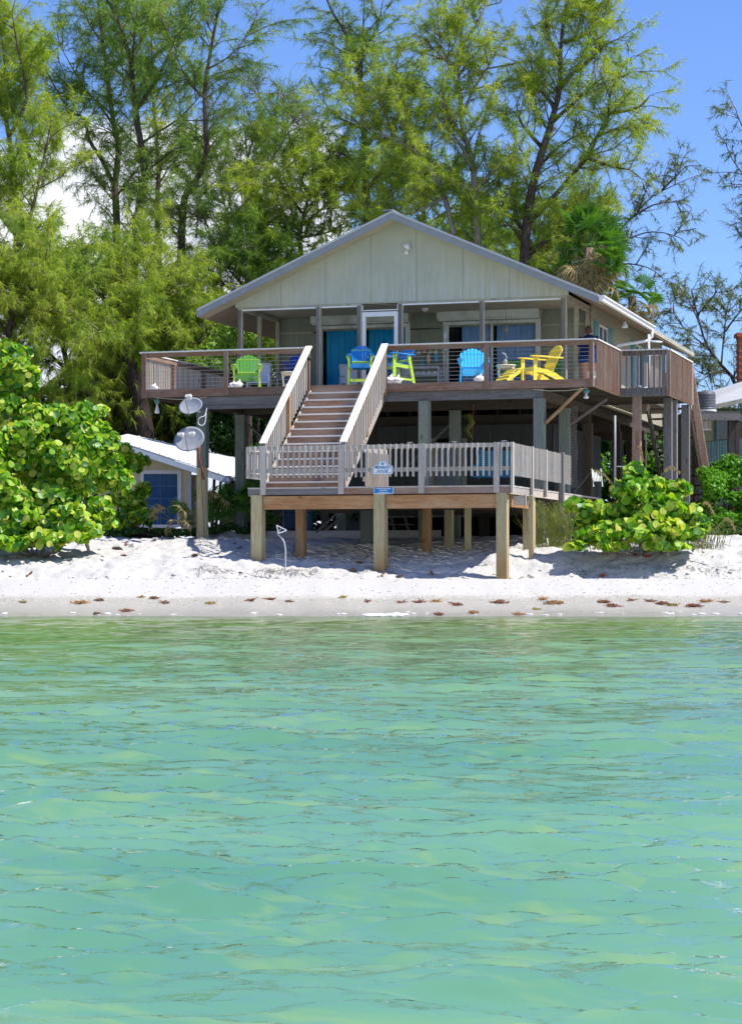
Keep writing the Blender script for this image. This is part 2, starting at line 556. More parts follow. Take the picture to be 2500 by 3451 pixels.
def bark(name, a, b):
    m, N = newmat(name)
    gp = N.n('ShaderNodeNewGeometry')
    mp_ = N.n('ShaderNodeMapping', {0: gp.outputs['Position'], 3: (6, 6, 1.6)})
    ns = N.n('ShaderNodeTexNoise', {0: mp_.outputs[0], 2: 2.2, 3: 6.0, 4: 0.7})
    g = N.ramp(ns.outputs[0], [(0.35, a), (0.68, b)])
    bp = N.n('ShaderNodeBump', {'Strength': 0.8, 'Distance': 0.03, 'Height': ns.outputs[0]})
    s = N.n('ShaderNodeBsdfPrincipled', {'Base Color': g, 'Roughness': 0.9, 'Specular IOR Level': 0.15, 'Normal': bp.outputs[0]})
    finish(N, s.outputs[0])
    return m


bark_d = bark('dark_pine_bark', (0.045, 0.032, 0.027), (0.15, 0.11, 0.09))
bark_l = bark('pale_pine_bark', (0.16, 0.13, 0.11), (0.40, 0.35, 0.30))
twig_m = bark('twig_bark', (0.10, 0.08, 0.06), (0.26, 0.22, 0.17))
root_m = bark('bleached_root', (0.22, 0.19, 0.17), (0.46, 0.42, 0.39))

# ------------------------------------------------------------------ the ground
SH = 40.0      # the waterline, metres in front of the camera


def fb(x, y, s, k=0.0):
    return mnoise.noise(Vector((x * s + k, y * s - k, k * 0.7)))


def ground(r, d):
    """height of the sand at right r, forward d"""
    wob = 0.12 * fb(r, 0, 0.35) + 0.1 * fb(r, 3, 1.3)
    if d < SH:
        z = max(-1.6, (d - SH) * 0.075)
    elif d < 46.4:
        z = (d - SH) * 0.1015
    else:
        dd = d - 46.4 + wob * min(1, (d - 46.4) * 2)
        z = 0.65
        k = 0.5 + 0.5 * math.tanh((r - 2.2) * 0.8)         # right part: the bank rises sooner
        a = min(1.0, max(0.0, dd / (1.6 + 0.3 * (1 - k))))
        a = a * a * (3 - 2 * a)
        z += (0.34 + 0.22 * k) * a
        a2 = min(1.0, max(0.0, (dd - 1.2) / 6.0))
        z += (0.58 - 0.16 * k) * a2
        # little scarp in the bank
        q = (dd - 0.75 - 0.25 * fb(r, 9, 0.5)) / 0.10
        sc = 0.5 + 0.5 * math.tanh(q)
        z += 0.10 * (sc - 1.0) * (0.6 + 0.8 * fb(r, 4, 0.8)) * math.exp(-max(0, q) * 0.03)
        am = min(1.0, (d - 46.4) * 1.2)
        fade = 1.0 if d < 56 else max(0.0, 1 - (d - 56) / 8)
        z += am * fade * (0.06 * fb(r, d, 1.3, 5) + 0.07 * fb(r, d, 2.9, 2) + 0.055 * fb(r, d, 6.0, 1) + 0.03 * fb(r, d, 11.0, 4))
    if SH - 3 < d < 46.6:
        z += (0.007 * fb(r, d, 2.5) + 0.05 * fb(r, 0, 0.35, 3) + 0.030 * fb(r, 1, 1.1, 8) + 0.012 * fb(r, 1, 3.1, 8)) * min(1, (d - 37) / 2) * min(1, max(0, (46.6 - d)))
    return z


def gz(x, y):
    r, d = to_rd(x, y)
    return ground(r, d)


def axis_pts(segs):
    out = []
    for a, b, st in segs:
        n = max(1, int(round((b - a) / st)))
        out += [a + (b - a) * i / n for i in range(n)]
    out.append(segs[-1][1])
    return out


rs_ = axis_pts([(-400, -60, 60), (-60, -14, 4), (-14, 13, 0.075), (13, 60, 4), (60, 400, 60)])
ds_ = axis_pts([(-200, 20, 20), (20, 37, 2), (37, 40, 0.25), (40, 46, 0.1), (46, 50.5, 0.05), (50.5, 58, 0.11), (58, 70, 1.0), (70, 130, 10), (130, 900, 110)])
V = np.array([tuple(rd(r, d, ground(r, d))) for d in ds_ for r in rs_], dtype=np.float32)
nr, nd_ = len(rs_), len(ds_)
ii, jj = np.meshgrid(np.arange(nd_ - 1), np.arange(nr - 1), indexing='ij')
a_ = (ii * nr + jj).ravel()
F = np.stack([a_, a_ + 1, a_ + nr + 1, a_ + nr], 1)

sand_m, N = newmat('beach_sand')
gp = N.n('ShaderNodeNewGeometry')
pos = gp.outputs['Position']
dv = N.n('ShaderNodeVectorMath', {0: N.n('ShaderNodeVectorMath', {0: pos, 1: tuple(CAM)}, operation='SUBTRACT').outputs[0], 1: tuple(FW)}, operation='DOT_PRODUCT').outputs['Value']
big = N.n('ShaderNodeTexNoise', {0: pos, 2: 0.9, 3: 4.0, 4: 0.6})
fine = N.n('ShaderNodeTexNoise', {0: pos, 2: 30.0, 3: 6.0, 4: 0.7})
med = N.n('ShaderNodeTexNoise', {0: pos, 2: 7.0, 3: 5.0, 4: 0.6})
dry = N.ramp(fine.outputs[0], [(0.28, (0.37, 0.355, 0.33)), (0.55, (0.51, 0.495, 0.465)), (0.8, (0.58, 0.565, 0.54))])
dry = N.mix(N.ramp(med.outputs[0], [(0.55, 0.0), (0.75, 0.3)]), dry, (0.46, 0.43, 0.39))
wet = N.ramp(fine.outputs[0], [(0.3, (0.30, 0.28, 0.235)), (0.7, (0.42, 0.395, 0.345))])
dvn = N.math('ADD', dv, N.math('ADD', N.math('MULTIPLY', N.math('SUBTRACT', big.outputs[0], 0.5), 1.6), N.math('MULTIPLY', N.math('SUBTRACT', med.outputs[0], 0.5), 0.6)))
fw_ = N.n('ShaderNodeMapRange', {0: dvn, 1: 43.5, 2: 42.6}, interpolation_type='SMOOTHSTEP').outputs[0]
mid = N.n('ShaderNodeMapRange', {0: dvn, 1: 44.8, 2: 43.2, 3: 0.0, 4: 0.28}, interpolation_type='SMOOTHSTEP').outputs[0]
sc_ = N.mix(mid, dry, (0.50, 0.45, 0.37))
sc_ = N.mix(fw_, sc_, wet)
# broken shell on the wet band
vo = N.n('ShaderNodeTexVoronoi', {0: N.n('ShaderNodeMapping', {0: pos, 3: (9, 9, 9)}).outputs[0], 2: 2.2})
sh = N.math('LESS_THAN', vo.outputs[0], N.math('MULTIPLY', med.outputs[0], 0.22))
bandf = N.math('MULTIPLY', N.n('ShaderNodeMapRange', {0: dvn, 1: 41.0, 2: 42.6}).outputs[0], N.n('ShaderNodeMapRange', {0: dvn, 1: 43.9, 2: 43.0}).outputs[0])
sc_ = N.mix(N.math('MULTIPLY', sh, N.math('MULTIPLY', bandf, 0.8)), sc_, (0.70, 0.67, 0.58))
# leaf litter and dark flecks up the bank
li = N.n('ShaderNodeTexNoise', {0: N.n('ShaderNodeMapping', {0: pos, 3: (1, 2.2, 1)}).outputs[0], 2: 9.0, 3: 6.0, 4: 0.75})
lf = N.math('MULTIPLY', N.ramp(li.outputs[0], [(0.68, 0.0), (0.73, 0.8)]), N.n('ShaderNodeMapRange', {0: dv, 1: 46.6, 2: 49.5}).outputs[0])
sc_ = N.mix(lf, sc_, (0.12, 0.09, 0.06))
soil = N.n('ShaderNodeMapRange', {0: dvn, 1: 55.5, 2: 57.5}).outputs[0]
sc_ = N.mix(soil, sc_, (0.13, 0.11, 0.075))
rgh = N.n('ShaderNodeMapRange', {0: dvn, 1: 40.2, 2: 42.6, 3: 0.18, 4: 0.9}).outputs[0]
bp = N.n('ShaderNodeBump', {'Strength': 0.55, 'Distance': 0.02, 'Height': N.math('ADD', fine.outputs[0], N.math('MULTIPLY', med.outputs[0], 2.2))})
b_ = N.n('ShaderNodeBsdfPrincipled', {'Base Color': sc_, 'Roughness': rgh, 'Specular IOR Level': 0.25, 'Normal': bp.outputs[0]})
finish(N, b_.outputs[0])
tag(link('beach', fast_mesh('beach', V, F, sand_m, True)), kind='structure')

# ------------------------------------------------------------------ the water
water_m, N = newmat('sea_water')
gp = N.n('ShaderNodeNewGeometry')
pos = gp.outputs['Position']
dv = N.n('ShaderNodeVectorMath', {0: N.n('ShaderNodeVectorMath', {0: pos, 1: tuple(CAM)}, operation='SUBTRACT').outputs[0], 1: tuple(FW)}, operation='DOT_PRODUCT').outputs['Value']
n_a = N.n('ShaderNodeTexNoise', {0: N.n('ShaderNodeMapping', {0: pos, 2: (0, 0, TH), 3: (0.8, 2.0, 1)}).outputs[0], 2: 3.4, 3: 5.0, 4: 0.62, 8: 0.6})
n_b = N.n('ShaderNodeTexNoise', {0: pos, 2: 0.30, 3: 4.0, 4: 0.6})
n_c = N.n('ShaderNodeTexNoise', {0: N.n('ShaderNodeMapping', {0: pos, 2: (0, 0, TH), 3: (0.5, 1.6, 1)}).outputs[0], 2: 2.6, 3: 3.0, 4: 0.6, 8: 1.5})
deep = N.ramp(n_b.outputs[0], [(0.35, (0.075, 0.22, 0.145)), (0.65, (0.135, 0.30, 0.19))])
deep = N.mix(N.ramp(n_c.outputs[0], [(0.52, 0.0), (0.70, 0.5)]), deep, (0.22, 0.34, 0.12))  # green streaks: tree reflections put into the water colour
shal = N.n('ShaderNodeMapRange', {0: dv, 1: 9.0, 2: 38.5, 3: 0.0, 4: 1.0}).outputs[0]
wc = N.mix(shal, deep, N.mix(N.ramp(n_b.outputs[0], [(0.4, 0.0), (0.6, 1.0)]), (0.16, 0.27, 0.05), (0.20, 0.29, 0.095)))
bp = N.n('ShaderNodeBump', {'Strength': 1.0, 'Distance': 0.014, 'Height': n_a.outputs[0]})
flat = N.n('ShaderNodeCombineXYZ', {2: 1.0})
body = N.n('ShaderNodeBsdfDiffuse', {'Color': wc, 'Normal': flat.outputs[0]})
gls = N.n('ShaderNodeBsdfGlossy', {'Color': (1, 1, 1, 1), 'Roughness': N.n('ShaderNodeMapRange', {0: dv, 1: 6.0, 2: 34.0, 3: 0.03, 4: 0.12}).outputs[0], 'Normal': bp.outputs[0]})
fre = N.n('ShaderNodeFresnel', {'IOR': 1.38, 'Normal': bp.outputs[0]})
wb = N.n('ShaderNodeMixShader', {0: fre.outputs[0], 1: body.outputs[0], 2: gls.outputs[0]})
trn = N.n('ShaderNodeBsdfTransparent', {0: (0.80, 0.90, 0.80, 1)})
edge = N.n('ShaderNodeMapRange', {0: N.math('ADD', dv, N.math('MULTIPLY', N.math('SUBTRACT', n_b.outputs[0], 0.5), 2.0)), 1: 36.5, 2: 40.2, 3: 0.0, 4: 0.9}, interpolation_type='SMOOTHSTEP').outputs[0]
wm = N.n('ShaderNodeMixShader', {0: edge, 1: wb.outputs[0], 2: trn.outputs[0]})
finish(N, wm.outputs[0])

dd_ = [-300, -60, -10, 0, 2.0]
x = 3.6
while x < 41.5:
    dd_.append(x)
    x += max(0.018, x * 0.0036)
dd_.append(43.0)
uu_ = list(-np.geomspace(60, 1.25, 14)) + list(np.linspace(-1.18, 1.18, 330)) + list(np.geomspace(1.25, 60, 14))
D = np.array(dd_)[:, None] * np.ones(len(uu_))[None, :]
U = np.array(uu_)[None, :] * (1.3 + 0.175 * np.clip(np.array(dd_), 0, 43))[:, None]
Z = np.zeros_like(D)
w_rng = np.random.default_rng(11)
for lam, amp, num, spread in ((2.0, 0.0045, 5, 0.5), (1.0, 0.0050, 10, 0.6), (0.55, 0.0050, 14, 0.62), (0.32, 0.0042, 16, 0.7), (0.20, 0.0043, 18, 0.8), (0.12, 0.0024, 16, 0.9)):
    for _ in range(num):
        l = lam * w_rng.uniform(0.72, 1.35)
        ang = w_rng.normal(0.12, spread * 0.55)
        k = 2 * math.pi / l
        ph = w_rng.uniform(0, 6.28)
        arg = k * (D * math.cos(ang) + U * math.sin(ang)) + ph + 0.8 * np.sin(U * 0.7 * w_rng.uniform(0.4, 1.5) + D * 0.31 + ph)
        s_ = np.sin(arg)
        Z += np.exp(-(2.2 * np.maximum(0.02, D * 0.0036) / l) ** 2) * amp / math.sqrt(num) * 2.25 * (s_ + 0.28 * np.cos(2 * arg))
step = np.maximum(0.02, D * 0.0048)
calm = np.clip((41.5 - D) / 6.0, 0.12, 1.0) * (1.0 + 0.35 * np.sin(U * 0.9 + D * 0.35 + 1.0) * np.sin(D * 0.8 - U * 0.4) + 0.25 * np.sin(U * 2.3 - D * 1.9 + 2.0))
Z *= calm * np.clip(1.18 - D / 90.0, 0.3, 1.1)
Z[(D < 3) | (np.abs(np.array(uu_))[None, :] > 1.2)] = 0
P = np.array(CAM)[None, None, :] * np.array([1, 1, 0]) + U[..., None] * np.array(RT) + D[..., None] * np.array(FW)
P[..., 2] = Z
nr, nd_ = len(uu_), len(dd_)
ii, jj = np.meshgrid(np.arange(nd_ - 1), np.arange(nr - 1), indexing='ij')
a_ = (ii * nr + jj).ravel()
F = np.stack([a_, a_ + 1, a_ + nr + 1, a_ + nr], 1)
tag(link('sea_water', fast_mesh('sea_water', P.reshape(-1, 3), F, water_m, True)), kind='structure')

# ------------------------------------------------------------------ the stilt house
DK = 5.32        # upper deck floor
LK = 2.66        # lower deck floor
RX, RZ, SLP = 5.81, 9.90, 0.437
YP, YB, YE = 2.9, 5.9, 17.0
XL, XR = 1.42, 10.18


def roofz(x):
    return RZ - SLP * abs(x - RX)


house = thing('stilt_house', 'grey-green gabled beach house raised on pilings above the sand', 'house', (5.8, 9.0, 1.6))
HO = Vector((5.8, 9.0, 1.6))


class G:
    """builds children of a thing in world coordinates, kept relative to its empty"""
    def __init__(s, root, org=None):
        s.r = root
        s.o = Vector(org if org is not None else root.location)
    def put(s, o, par=None):
        o.parent = par or s.r
        if o.parent is s.r:
            o.matrix_parent_inverse = Matrix.Translation(-s.o)
        return o
    def box(s, name, mat, x0, x1, y0, y1, z0, z1, par=None):
        return s.mb(name, mat, MB().box(x0, x1, y0, y1, z0, z1), par)
    def beam(s, name, mat, p, q, w, h, up=(0, 0, 1), par=None):
        return s.mb(name, mat, MB().beam(p, q, w, h, up), par)
    def mb(s, name, mat, mb, par=None, smooth=False):
        o = link(name, mb.mesh(name, mat, smooth))
        o.parent = par or s.r
        root = o.parent
        if root is s.r:
            o.matrix_parent_inverse = Matrix.Translation(-s.o)
        else:
            o.matrix_parent_inverse = Matrix.Identity(4)
        return o
    def inst(s, name, data, loc, rot=None, par=None):
        o = link(name, data)
        o.parent = par or s.r
        o.location = Vector(loc)
        if o.parent is s.r:
            o.matrix_parent_inverse = Matrix.Translation(-s.o)
        if rot:
            o.rotation_euler = rot
        return o


H = G(house)
# gable cladding: separate grooved sheets, tops cut to the roof slope
xs = [1.36, 2.62, 3.84, 5.06, 6.28, 7.50, 8.72, 10.22]
for a, b in zip(xs[:-1], xs[1:]):
    a2, b2 = a + 0.004, b - 0.004
    pts = [(a2, YP, 7.66), (b2, YP, 7.66), (b2, YP, roofz(b2) - 0.20)]
    if a < RX < b:
        pts.append((RX, YP, roofz(RX) - 0.20))
    pts.append((a2, YP, roofz(a2) - 0.20))
    H.mb('gable_panel', gable_m, MB().poly(pts, 0.03, (0, 1, 0)))
H.box('gable_backing', wallbase_m, 1.5, 10.1, YP + 0.035, YP + 0.06, 7.7, 7.9)
# header of the porch: dark gap, white strip
H.box('header_beam', trim_m, XL, XR, YP + 0.0, YP + 0.10, 7.60, 7.655)
for a, b in ((1.56, 3.58), (3.73, 4.70), (5.92, 7.93), (8.08, 10.02)):
    H.box('header_strip', white_m, a, b, YP - 0.015, YP + 0.05, 7.565, 7.60)
# roof
roof = None
for sg in (-1, 1):
    e = RX + sg * 5.29
    mb = MB()
    t = 0.05
    mb.add([(RX, 2.34, RZ - 0.03), (e, 2.34, roofz(e) - 0.03), (e, 17.5, roofz(e) - 0.03), (RX, 17.5, RZ - 0.03),
            (RX, 2.34, RZ - 0.03 - t), (e, 2.34, roofz(e) - 0.03 - t), (e, 17.5, roofz(e) - 0.03 - t), (RX, 17.5, RZ - 0.03 - t)],
           [(0, 1, 2, 3), (7, 6, 5, 4), (0, 4, 5, 1), (1, 5, 6, 2), (2, 6, 7, 3), (3, 7, 4, 0)])
    sl_ = H.mb('roof_slope', shingle_m, mb)
    # rake board with its metal drip edge
    for nm, m_, z0, z1, y0, y1 in (('rake_board', roofedge_m, -0.22, -0.055, 2.30, 2.338), ('drip_edge', plain('drip_metal%d' % sg, (0.46, 0.48, 0.50), 0.35, 0.05), -0.055, 0.0, 2.285, 2.345)):
        w = MB()
        w.add([(RX, y0, RZ + z0), (e, y0, roofz(e) + z0), (e, y1, roofz(e) + z0), (RX, y1, RZ + z0),
               (RX, y0, RZ + z1), (e, y0, roofz(e) + z1), (e, y1, roofz(e) + z1), (RX, y1, RZ + z1)],
              [(3, 2, 1, 0), (4, 5, 6, 7), (0, 1, 5, 4), (1, 2, 6, 5), (2, 3, 7, 6), (3, 0, 4, 7)])
        H.mb(nm, m_, w)
    # soffit sheets under the rake overhang and along the eave
    w = MB()
    q0, q1 = RX, e
    w.add([(q0, 2.34, RZ - 0.20), (q1, 2.34, roofz(q1) - 0.20), (q1, 2.9, roofz(q1) - 0.20), (q0, 2.9, RZ - 0.20),
           (q0, 2.34, RZ - 0.18), (q1, 2.34, roofz(q1) - 0.18), (q1, 2.9, roofz(q1) - 0.18), (q0, 2.9, RZ - 0.18)],
          [(3, 2, 1, 0), (4, 5, 6, 7), (0, 1, 5, 4), (1, 2, 6, 5), (2, 3, 7, 6), (3, 0, 4, 7)])
    H.mb('rake_soffit', soffit_m, w)
    xi = XL if sg < 0 else XR
    w = MB()
    w.add([(xi, 2.92, roofz(xi) - 0.2), (e, 2.92, roofz(e) - 0.2), (e, 17.4, roofz(e) - 0.2), (xi, 17.4, roofz(xi) - 0.2),
           (xi, 2.92, roofz(xi) - 0.18), (e, 2.92, roofz(e) - 0.18), (e, 17.4, roofz(e) - 0.18), (xi, 17.4, roofz(xi) - 0.18)],
          [(3, 2, 1, 0), (4, 5, 6, 7), (0, 1, 5, 4), (1, 2, 6, 5), (2, 3, 7, 6), (3, 0, 4, 7)])
    H.mb('eave_soffit', plain('eave_boards%d' % sg, (0.30, 0.23, 0.16), 0.8, 0.15), w)
    H.beam('fascia_board', trim_m, (e, 2.34, roofz(e) - 0.10), (e, 17.5, roofz(e) - 0.10), 0.04, 0.12)
H.beam('ridge_cap', roofedge_m, (RX - 0.10, 2.26, RZ + 0.01), (RX - 0.10, 17.5, RZ + 0.01), 0.26, 0.03)
# gutter on the right eave, K profile, stopping half way, with its elbow of downspout
ex = RX + 5.31
gz0 = roofz(ex) - 0.03
gp_ = [(0, 0), (0.13, 0), (0.13, -0.03), (0.10, -0.06), (0.085, -0.13), (0, -0.13)]
mb = MB()
n = len(gp_)
mb.add([(ex + 0.012 + a, y, gz0 + b) for y in (2.20, 9.6) for a, b in gp_], [tuple(range(n)), tuple(range(n, 2 * n))[::-1]] + [(i, i + n, (i + 1) % n + n, (i + 1) % n) for i in range(n)])
H.mb('gutter', white_m, mb)
H.mb('downspout', white_m, MB().tube([(ex + 0.07, 9.4, gz0 - 0.1), (ex + 0.07, 9.4, gz0 - 0.3), (ex - 0.05, 9.35, gz0 - 0.42), (10.4, 8.4, gz0 - 0.62), (10.26, 8.3, gz0 - 0.8), (10.26, 8.3, 5.4)], 0.045, 8), smooth=True)
# porch posts and side frames
for x, nm in ((XL + 0.07, 'porch_post'), (3.65, 'porch_post'), (4.76, 'porch_post'), (5.86, 'porch_post'), (8.0, 'porch_post'), (XR - 0.07, 'porch_post')):
    H.box(nm, slate['z'], x - 0.062, x + 0.03, YP + 0.005, YP + 0.095, DK, 7.60)
    H.box('post_trim', trim_m, x + 0.03, x + 0.062, YP + 0.0, YP + 0.09, DK, 7.60)
for xx in (XL + 0.07, XR - 0.07):
    for yy in (4.4, 5.84):
        H.box('porch_post', trim_m, xx - 0.05, xx + 0.05, yy - 0.05, yy + 0.05, DK, 7.58)
    H.box('side_header', trim_m, xx - 0.04, xx + 0.04, YP + 0.10, YB - 0.01, 7.58, 7.68)
H.box('porch_ceiling', soffit_m, XL, XR, YP + 0.11, YB, 7.69, 7.71)
H.box('side_rail', trim_m, 1.45, 1.53, YP + 0.10, YB - 0.01, 5.95, 6.02)
# screens in the porch openings
for a, b in ((1.55, 3.59), (3.71, 4.70), (5.92, 7.94), (8.06, 10.05)):
    H.box('insect_screen', screen_m, a, b, YP + 0.045, YP + 0.049, DK + 0.02, 7.56)
# screen door and transom
sd = H.box('screen_door', screen_m, 4.93, 5.69, YP + 0.03, YP + 0.035, 5.45, 7.30)
for a, b, c_, d_ in ((4.83, 4.93, 5.34, 7.42), (5.69, 5.79, 5.34, 7.42), (4.93, 5.69, 7.30, 7.42), (4.93, 5.69, 5.34, 5.50), (4.93, 5.69, 6.24, 6.30)):
    H.box('door_rail', white_m, a, b, YP + 0.0, YP + 0.045, c_, d_, par=sd).matrix_parent_inverse = Matrix.Identity(4)
H.box('door_handle', black_m, 5.72, 5.75, YP - 0.03, YP, 6.3, 6.42, par=sd)
tr = H.box('transom_pane', screen_m, 4.85, 5.77, YP + 0.03, YP + 0.035, 7.47, 7.60)
for a, b, c_, d_ in ((4.83, 4.85, 7.45, 7.63), (5.77, 5.79, 7.45, 7.63), (4.85, 5.77, 7.45, 7.475), (4.85, 5.77, 7.605, 7.63)):
    H.box('transom_frame', white_m, a, b, YP + 0.0, YP + 0.04, c_, d_, par=tr)
# back wall of the porch in grooved sheets round the two sliding doors
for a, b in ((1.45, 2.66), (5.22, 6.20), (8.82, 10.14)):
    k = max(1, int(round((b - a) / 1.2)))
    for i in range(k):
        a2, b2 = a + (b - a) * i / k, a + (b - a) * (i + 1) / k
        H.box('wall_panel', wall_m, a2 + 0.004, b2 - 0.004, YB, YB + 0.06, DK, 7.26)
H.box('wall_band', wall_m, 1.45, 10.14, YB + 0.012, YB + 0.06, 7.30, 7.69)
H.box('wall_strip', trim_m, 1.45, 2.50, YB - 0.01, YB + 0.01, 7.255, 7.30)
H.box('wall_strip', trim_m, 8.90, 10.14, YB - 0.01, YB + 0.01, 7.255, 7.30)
for a, b, cm, nm, cx in ((2.68, 5.20, curt_blue, 'slider', 3.9), (6.24, 8.78, curt_peri, 'slider', 7.4)):
    fr = H.box('door_glass', glass_m, a + 0.08, b - 0.08, YB + 0.03, YB + 0.034, DK + 0.06, 7.36)
    for q in ((a, a + 0.08, DK, 7.44), (b - 0.08, b, DK, 7.44), (a + 0.08, b - 0.08, 7.36, 7.44), (a + 0.08, b - 0.08, DK, DK + 0.06), ((a + b) / 2 - 0.03, (a + b) / 2 + 0.03, DK + 0.06, 7.36)):
        H.box('door_frame', offwhite_m, q[0], q[1], YB - 0.02, YB + 0.05, q[2], q[3], par=fr)
    # pleated curtain
    for (c0, c1) in ((a + 0.14, (a + b) / 2 - 0.02), ((a + b) / 2 + 0.10, b - 0.10)):
        if nm == 'slider' and cm is curt_peri and c0 < 7:
            c0 = a + 0.40
        mb = MB()
        npt = 70
        pts = []
        for i in range(npt + 1):
            x = c0 + (c1 - c0) * i / npt
            pts.append((x, YB + 0.14 + 0.035 * math.sin(x * 38 + 2 * math.sin(x * 7)) + 0.02 * math.sin(x * 90)))
        vs = [(p[0], p[1], z) for z in (DK + 0.08, 7.34) for p in pts]
        mb.add(vs, [(i, i + 1, npt + 2 + i, npt + 1 + i) for i in range(npt)])
        H.mb('curtain', cm, mb, smooth=True)
    H.box('dark_interior', wallbase_m, a, b, YB + 0.3, YB + 0.32, DK, 7.5)  # black sheet painted as the unlit room behind the curtains
    bxo = H.box('shutter_box', offwhite_m, a - 0.17, b + 0.07, YB - 0.27, YB - 0.002, 7.50, 7.80)
    H.box('box_lip', offwhite_m, a - 0.15, b + 0.05, YB - 0.20, YB - 0.005, 7.46, 7.495, par=bxo)
    for e_ in (a - 0.19, b + 0.07):
        H.box('box_end', trim_m, e_, e_ + 0.02, YB - 0.28, YB, 7.49, 7.81, par=bxo)
    H.box('shutter_track', offwhite_m, a - 0.06, a - 0.01, YB - 0.05, YB - 0.022, DK, 7.45, par=bxo)
    H.box('shutter_track', offwhite_m, b + 0.01, b + 0.06, YB - 0.05, YB - 0.022, DK, 7.45, par=bxo)
# right-hand wall in sheets, window with shutters, rear window
ys = [5.9, 7.1, 8.3, 9.5, 10.7, 11.9, 13.1, 14.3, 15.6, 17.0]
side_m = siding_mat('side_siding', (0.42, 0.40, 0.30), (0.33, 0.31, 0.23))
for a, b in zip(ys[:-1], ys[1:]):
    H.box('wall_panel', side_m, XR - 0.04, XR + 0.02, a + 0.004, b - 0.004, DK - 0.1, 7.78)
    H.box('wall_panel', side_m, XL - 0.02, XL + 0.04, a + 0.004, b - 0.004, DK - 0.1, 7.78)
H.box('corner_board', trim_m, XR + 0.0, XR + 0.045, YB - 0.02, YB + 0.09, DK, 7.74)
H.box('rear_wall', side_m, XL, XR, 17.0, 17.06, DK - 0.1, 7.8)
for y0, y1, z0, z1 in ((6.75, 7.95, 6.15, 7.35), (12.2, 13.4, 6.15, 7.35)):
    wd = H.box('window', glass_m, XR + 0.03, XR + 0.034, y0 + 0.05, y1 - 0.05, z0 + 0.05, z1 - 0.05)
    H.box('blind', curtain('dark_blind%d' % int(y0), (0.10, 0.13, 0.16)), XR + 0.022, XR + 0.026, y0 + 0.05, y1 - 0.05, z0 + 0.05, z1 - 0.05, par=wd)
    for q in ((y0, y0 + 0.05, z0, z1), (y1 - 0.05, y1, z0, z1), (y0 + 0.05, y1 - 0.05, z1 - 0.05, z1), (y0 + 0.05, y1 - 0.05, z0, z0 + 0.05), ((y0 + y1) / 2 - 0.025, (y0 + y1) / 2 + 0.025, z0 + 0.05, z1 - 0.05)):
        H.box('window_frame', offwhite_m, XR + 0.021, XR + 0.06, q[0], q[1], q[2], q[3], par=wd)
    for q in ((y0 - 0.62, y0 - 0.04), (y1 + 0.04, y1 + 0.75)):
        st = H.box('shutter', teal_m, XR + 0.022, XR + 0.055, q[0], q[1], z0 - 0.05, z1 + 0.06)
        mb = MB()
        for i in range(16):
            z = z0 + 0.03 + i * 0.073
            mb.box(XR + 0.056, XR + 0.07, q[0] + 0.05, q[1] - 0.05, z, z + 0.05)
        H.mb('louvre', teal_m, mb, par=st)
# floor structure of the house
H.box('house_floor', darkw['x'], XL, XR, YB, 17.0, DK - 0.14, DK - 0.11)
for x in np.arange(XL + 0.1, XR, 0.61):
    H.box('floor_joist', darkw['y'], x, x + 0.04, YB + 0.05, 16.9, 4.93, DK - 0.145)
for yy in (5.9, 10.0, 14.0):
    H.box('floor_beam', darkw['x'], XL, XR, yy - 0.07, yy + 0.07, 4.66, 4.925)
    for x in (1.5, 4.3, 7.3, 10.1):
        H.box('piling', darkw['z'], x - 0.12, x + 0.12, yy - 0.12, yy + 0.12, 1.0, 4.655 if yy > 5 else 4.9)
# small fittings on the front
gl = H.mb('flood_light', white_m, MB().lathe([(0.0, 0.0), (0.05, 0.0), (0.06, 0.03), (0.045, 0.06), (0.075, 0.12), (0.07, 0.16), (0.0, 0.165)], 14, Matrix.Translation((6.07, YP - 0.03, 9.0)) @ Matrix.Rotation(rad(65), 4, 'X')), smooth=True)
H.mb('lamp_socket', offwhite_m, MB().lathe([(0.0, 0.0), (0.06, 0.0), (0.06, 0.05), (0.03, 0.07), (0, 0.07)], 12, Matrix.Translation((6.03, YP - 0.001, 8.90)) @ Matrix.Rotation(rad(90), 4, 'X')), smooth=True)
H.mb('dome_light', white_m, MB().lathe([(0.09, 0), (0.09, -0.03), (0.06, -0.08), (0.0, -0.10)], 14, Matrix.Translation((6.0, 4.7, 7.69))), smooth=True)
H.mb('eave_lamp', offwhite_m, MB().lathe([(0.0, 0.0), (0.04, 0.0), (0.04, 0.05), (0.085, 0.12), (0.08, 0.17), (0, 0.18)], 14, Matrix.Translation((10.95, 6.6, 7.38)) @ Matrix.Rotation(rad(180), 4, 'X')), smooth=True)
# enclosed room under the house with its pale door, in sheets
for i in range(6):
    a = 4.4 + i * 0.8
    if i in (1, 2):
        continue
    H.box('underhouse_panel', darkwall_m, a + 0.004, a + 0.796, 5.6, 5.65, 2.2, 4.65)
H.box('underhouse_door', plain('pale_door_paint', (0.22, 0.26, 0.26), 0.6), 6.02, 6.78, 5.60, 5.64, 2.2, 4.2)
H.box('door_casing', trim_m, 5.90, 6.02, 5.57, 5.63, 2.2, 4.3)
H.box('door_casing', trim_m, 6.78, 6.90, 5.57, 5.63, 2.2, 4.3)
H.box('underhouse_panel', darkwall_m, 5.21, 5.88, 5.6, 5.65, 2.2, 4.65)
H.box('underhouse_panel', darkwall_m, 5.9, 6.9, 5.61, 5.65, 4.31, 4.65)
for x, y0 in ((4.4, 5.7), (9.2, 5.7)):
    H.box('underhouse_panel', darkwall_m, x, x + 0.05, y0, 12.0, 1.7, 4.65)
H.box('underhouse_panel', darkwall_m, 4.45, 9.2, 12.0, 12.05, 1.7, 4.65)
H.box('underhouse_panel', darkwall_m, 1.5, 4.3, 12.0, 12.05, 1.7, 4.65)

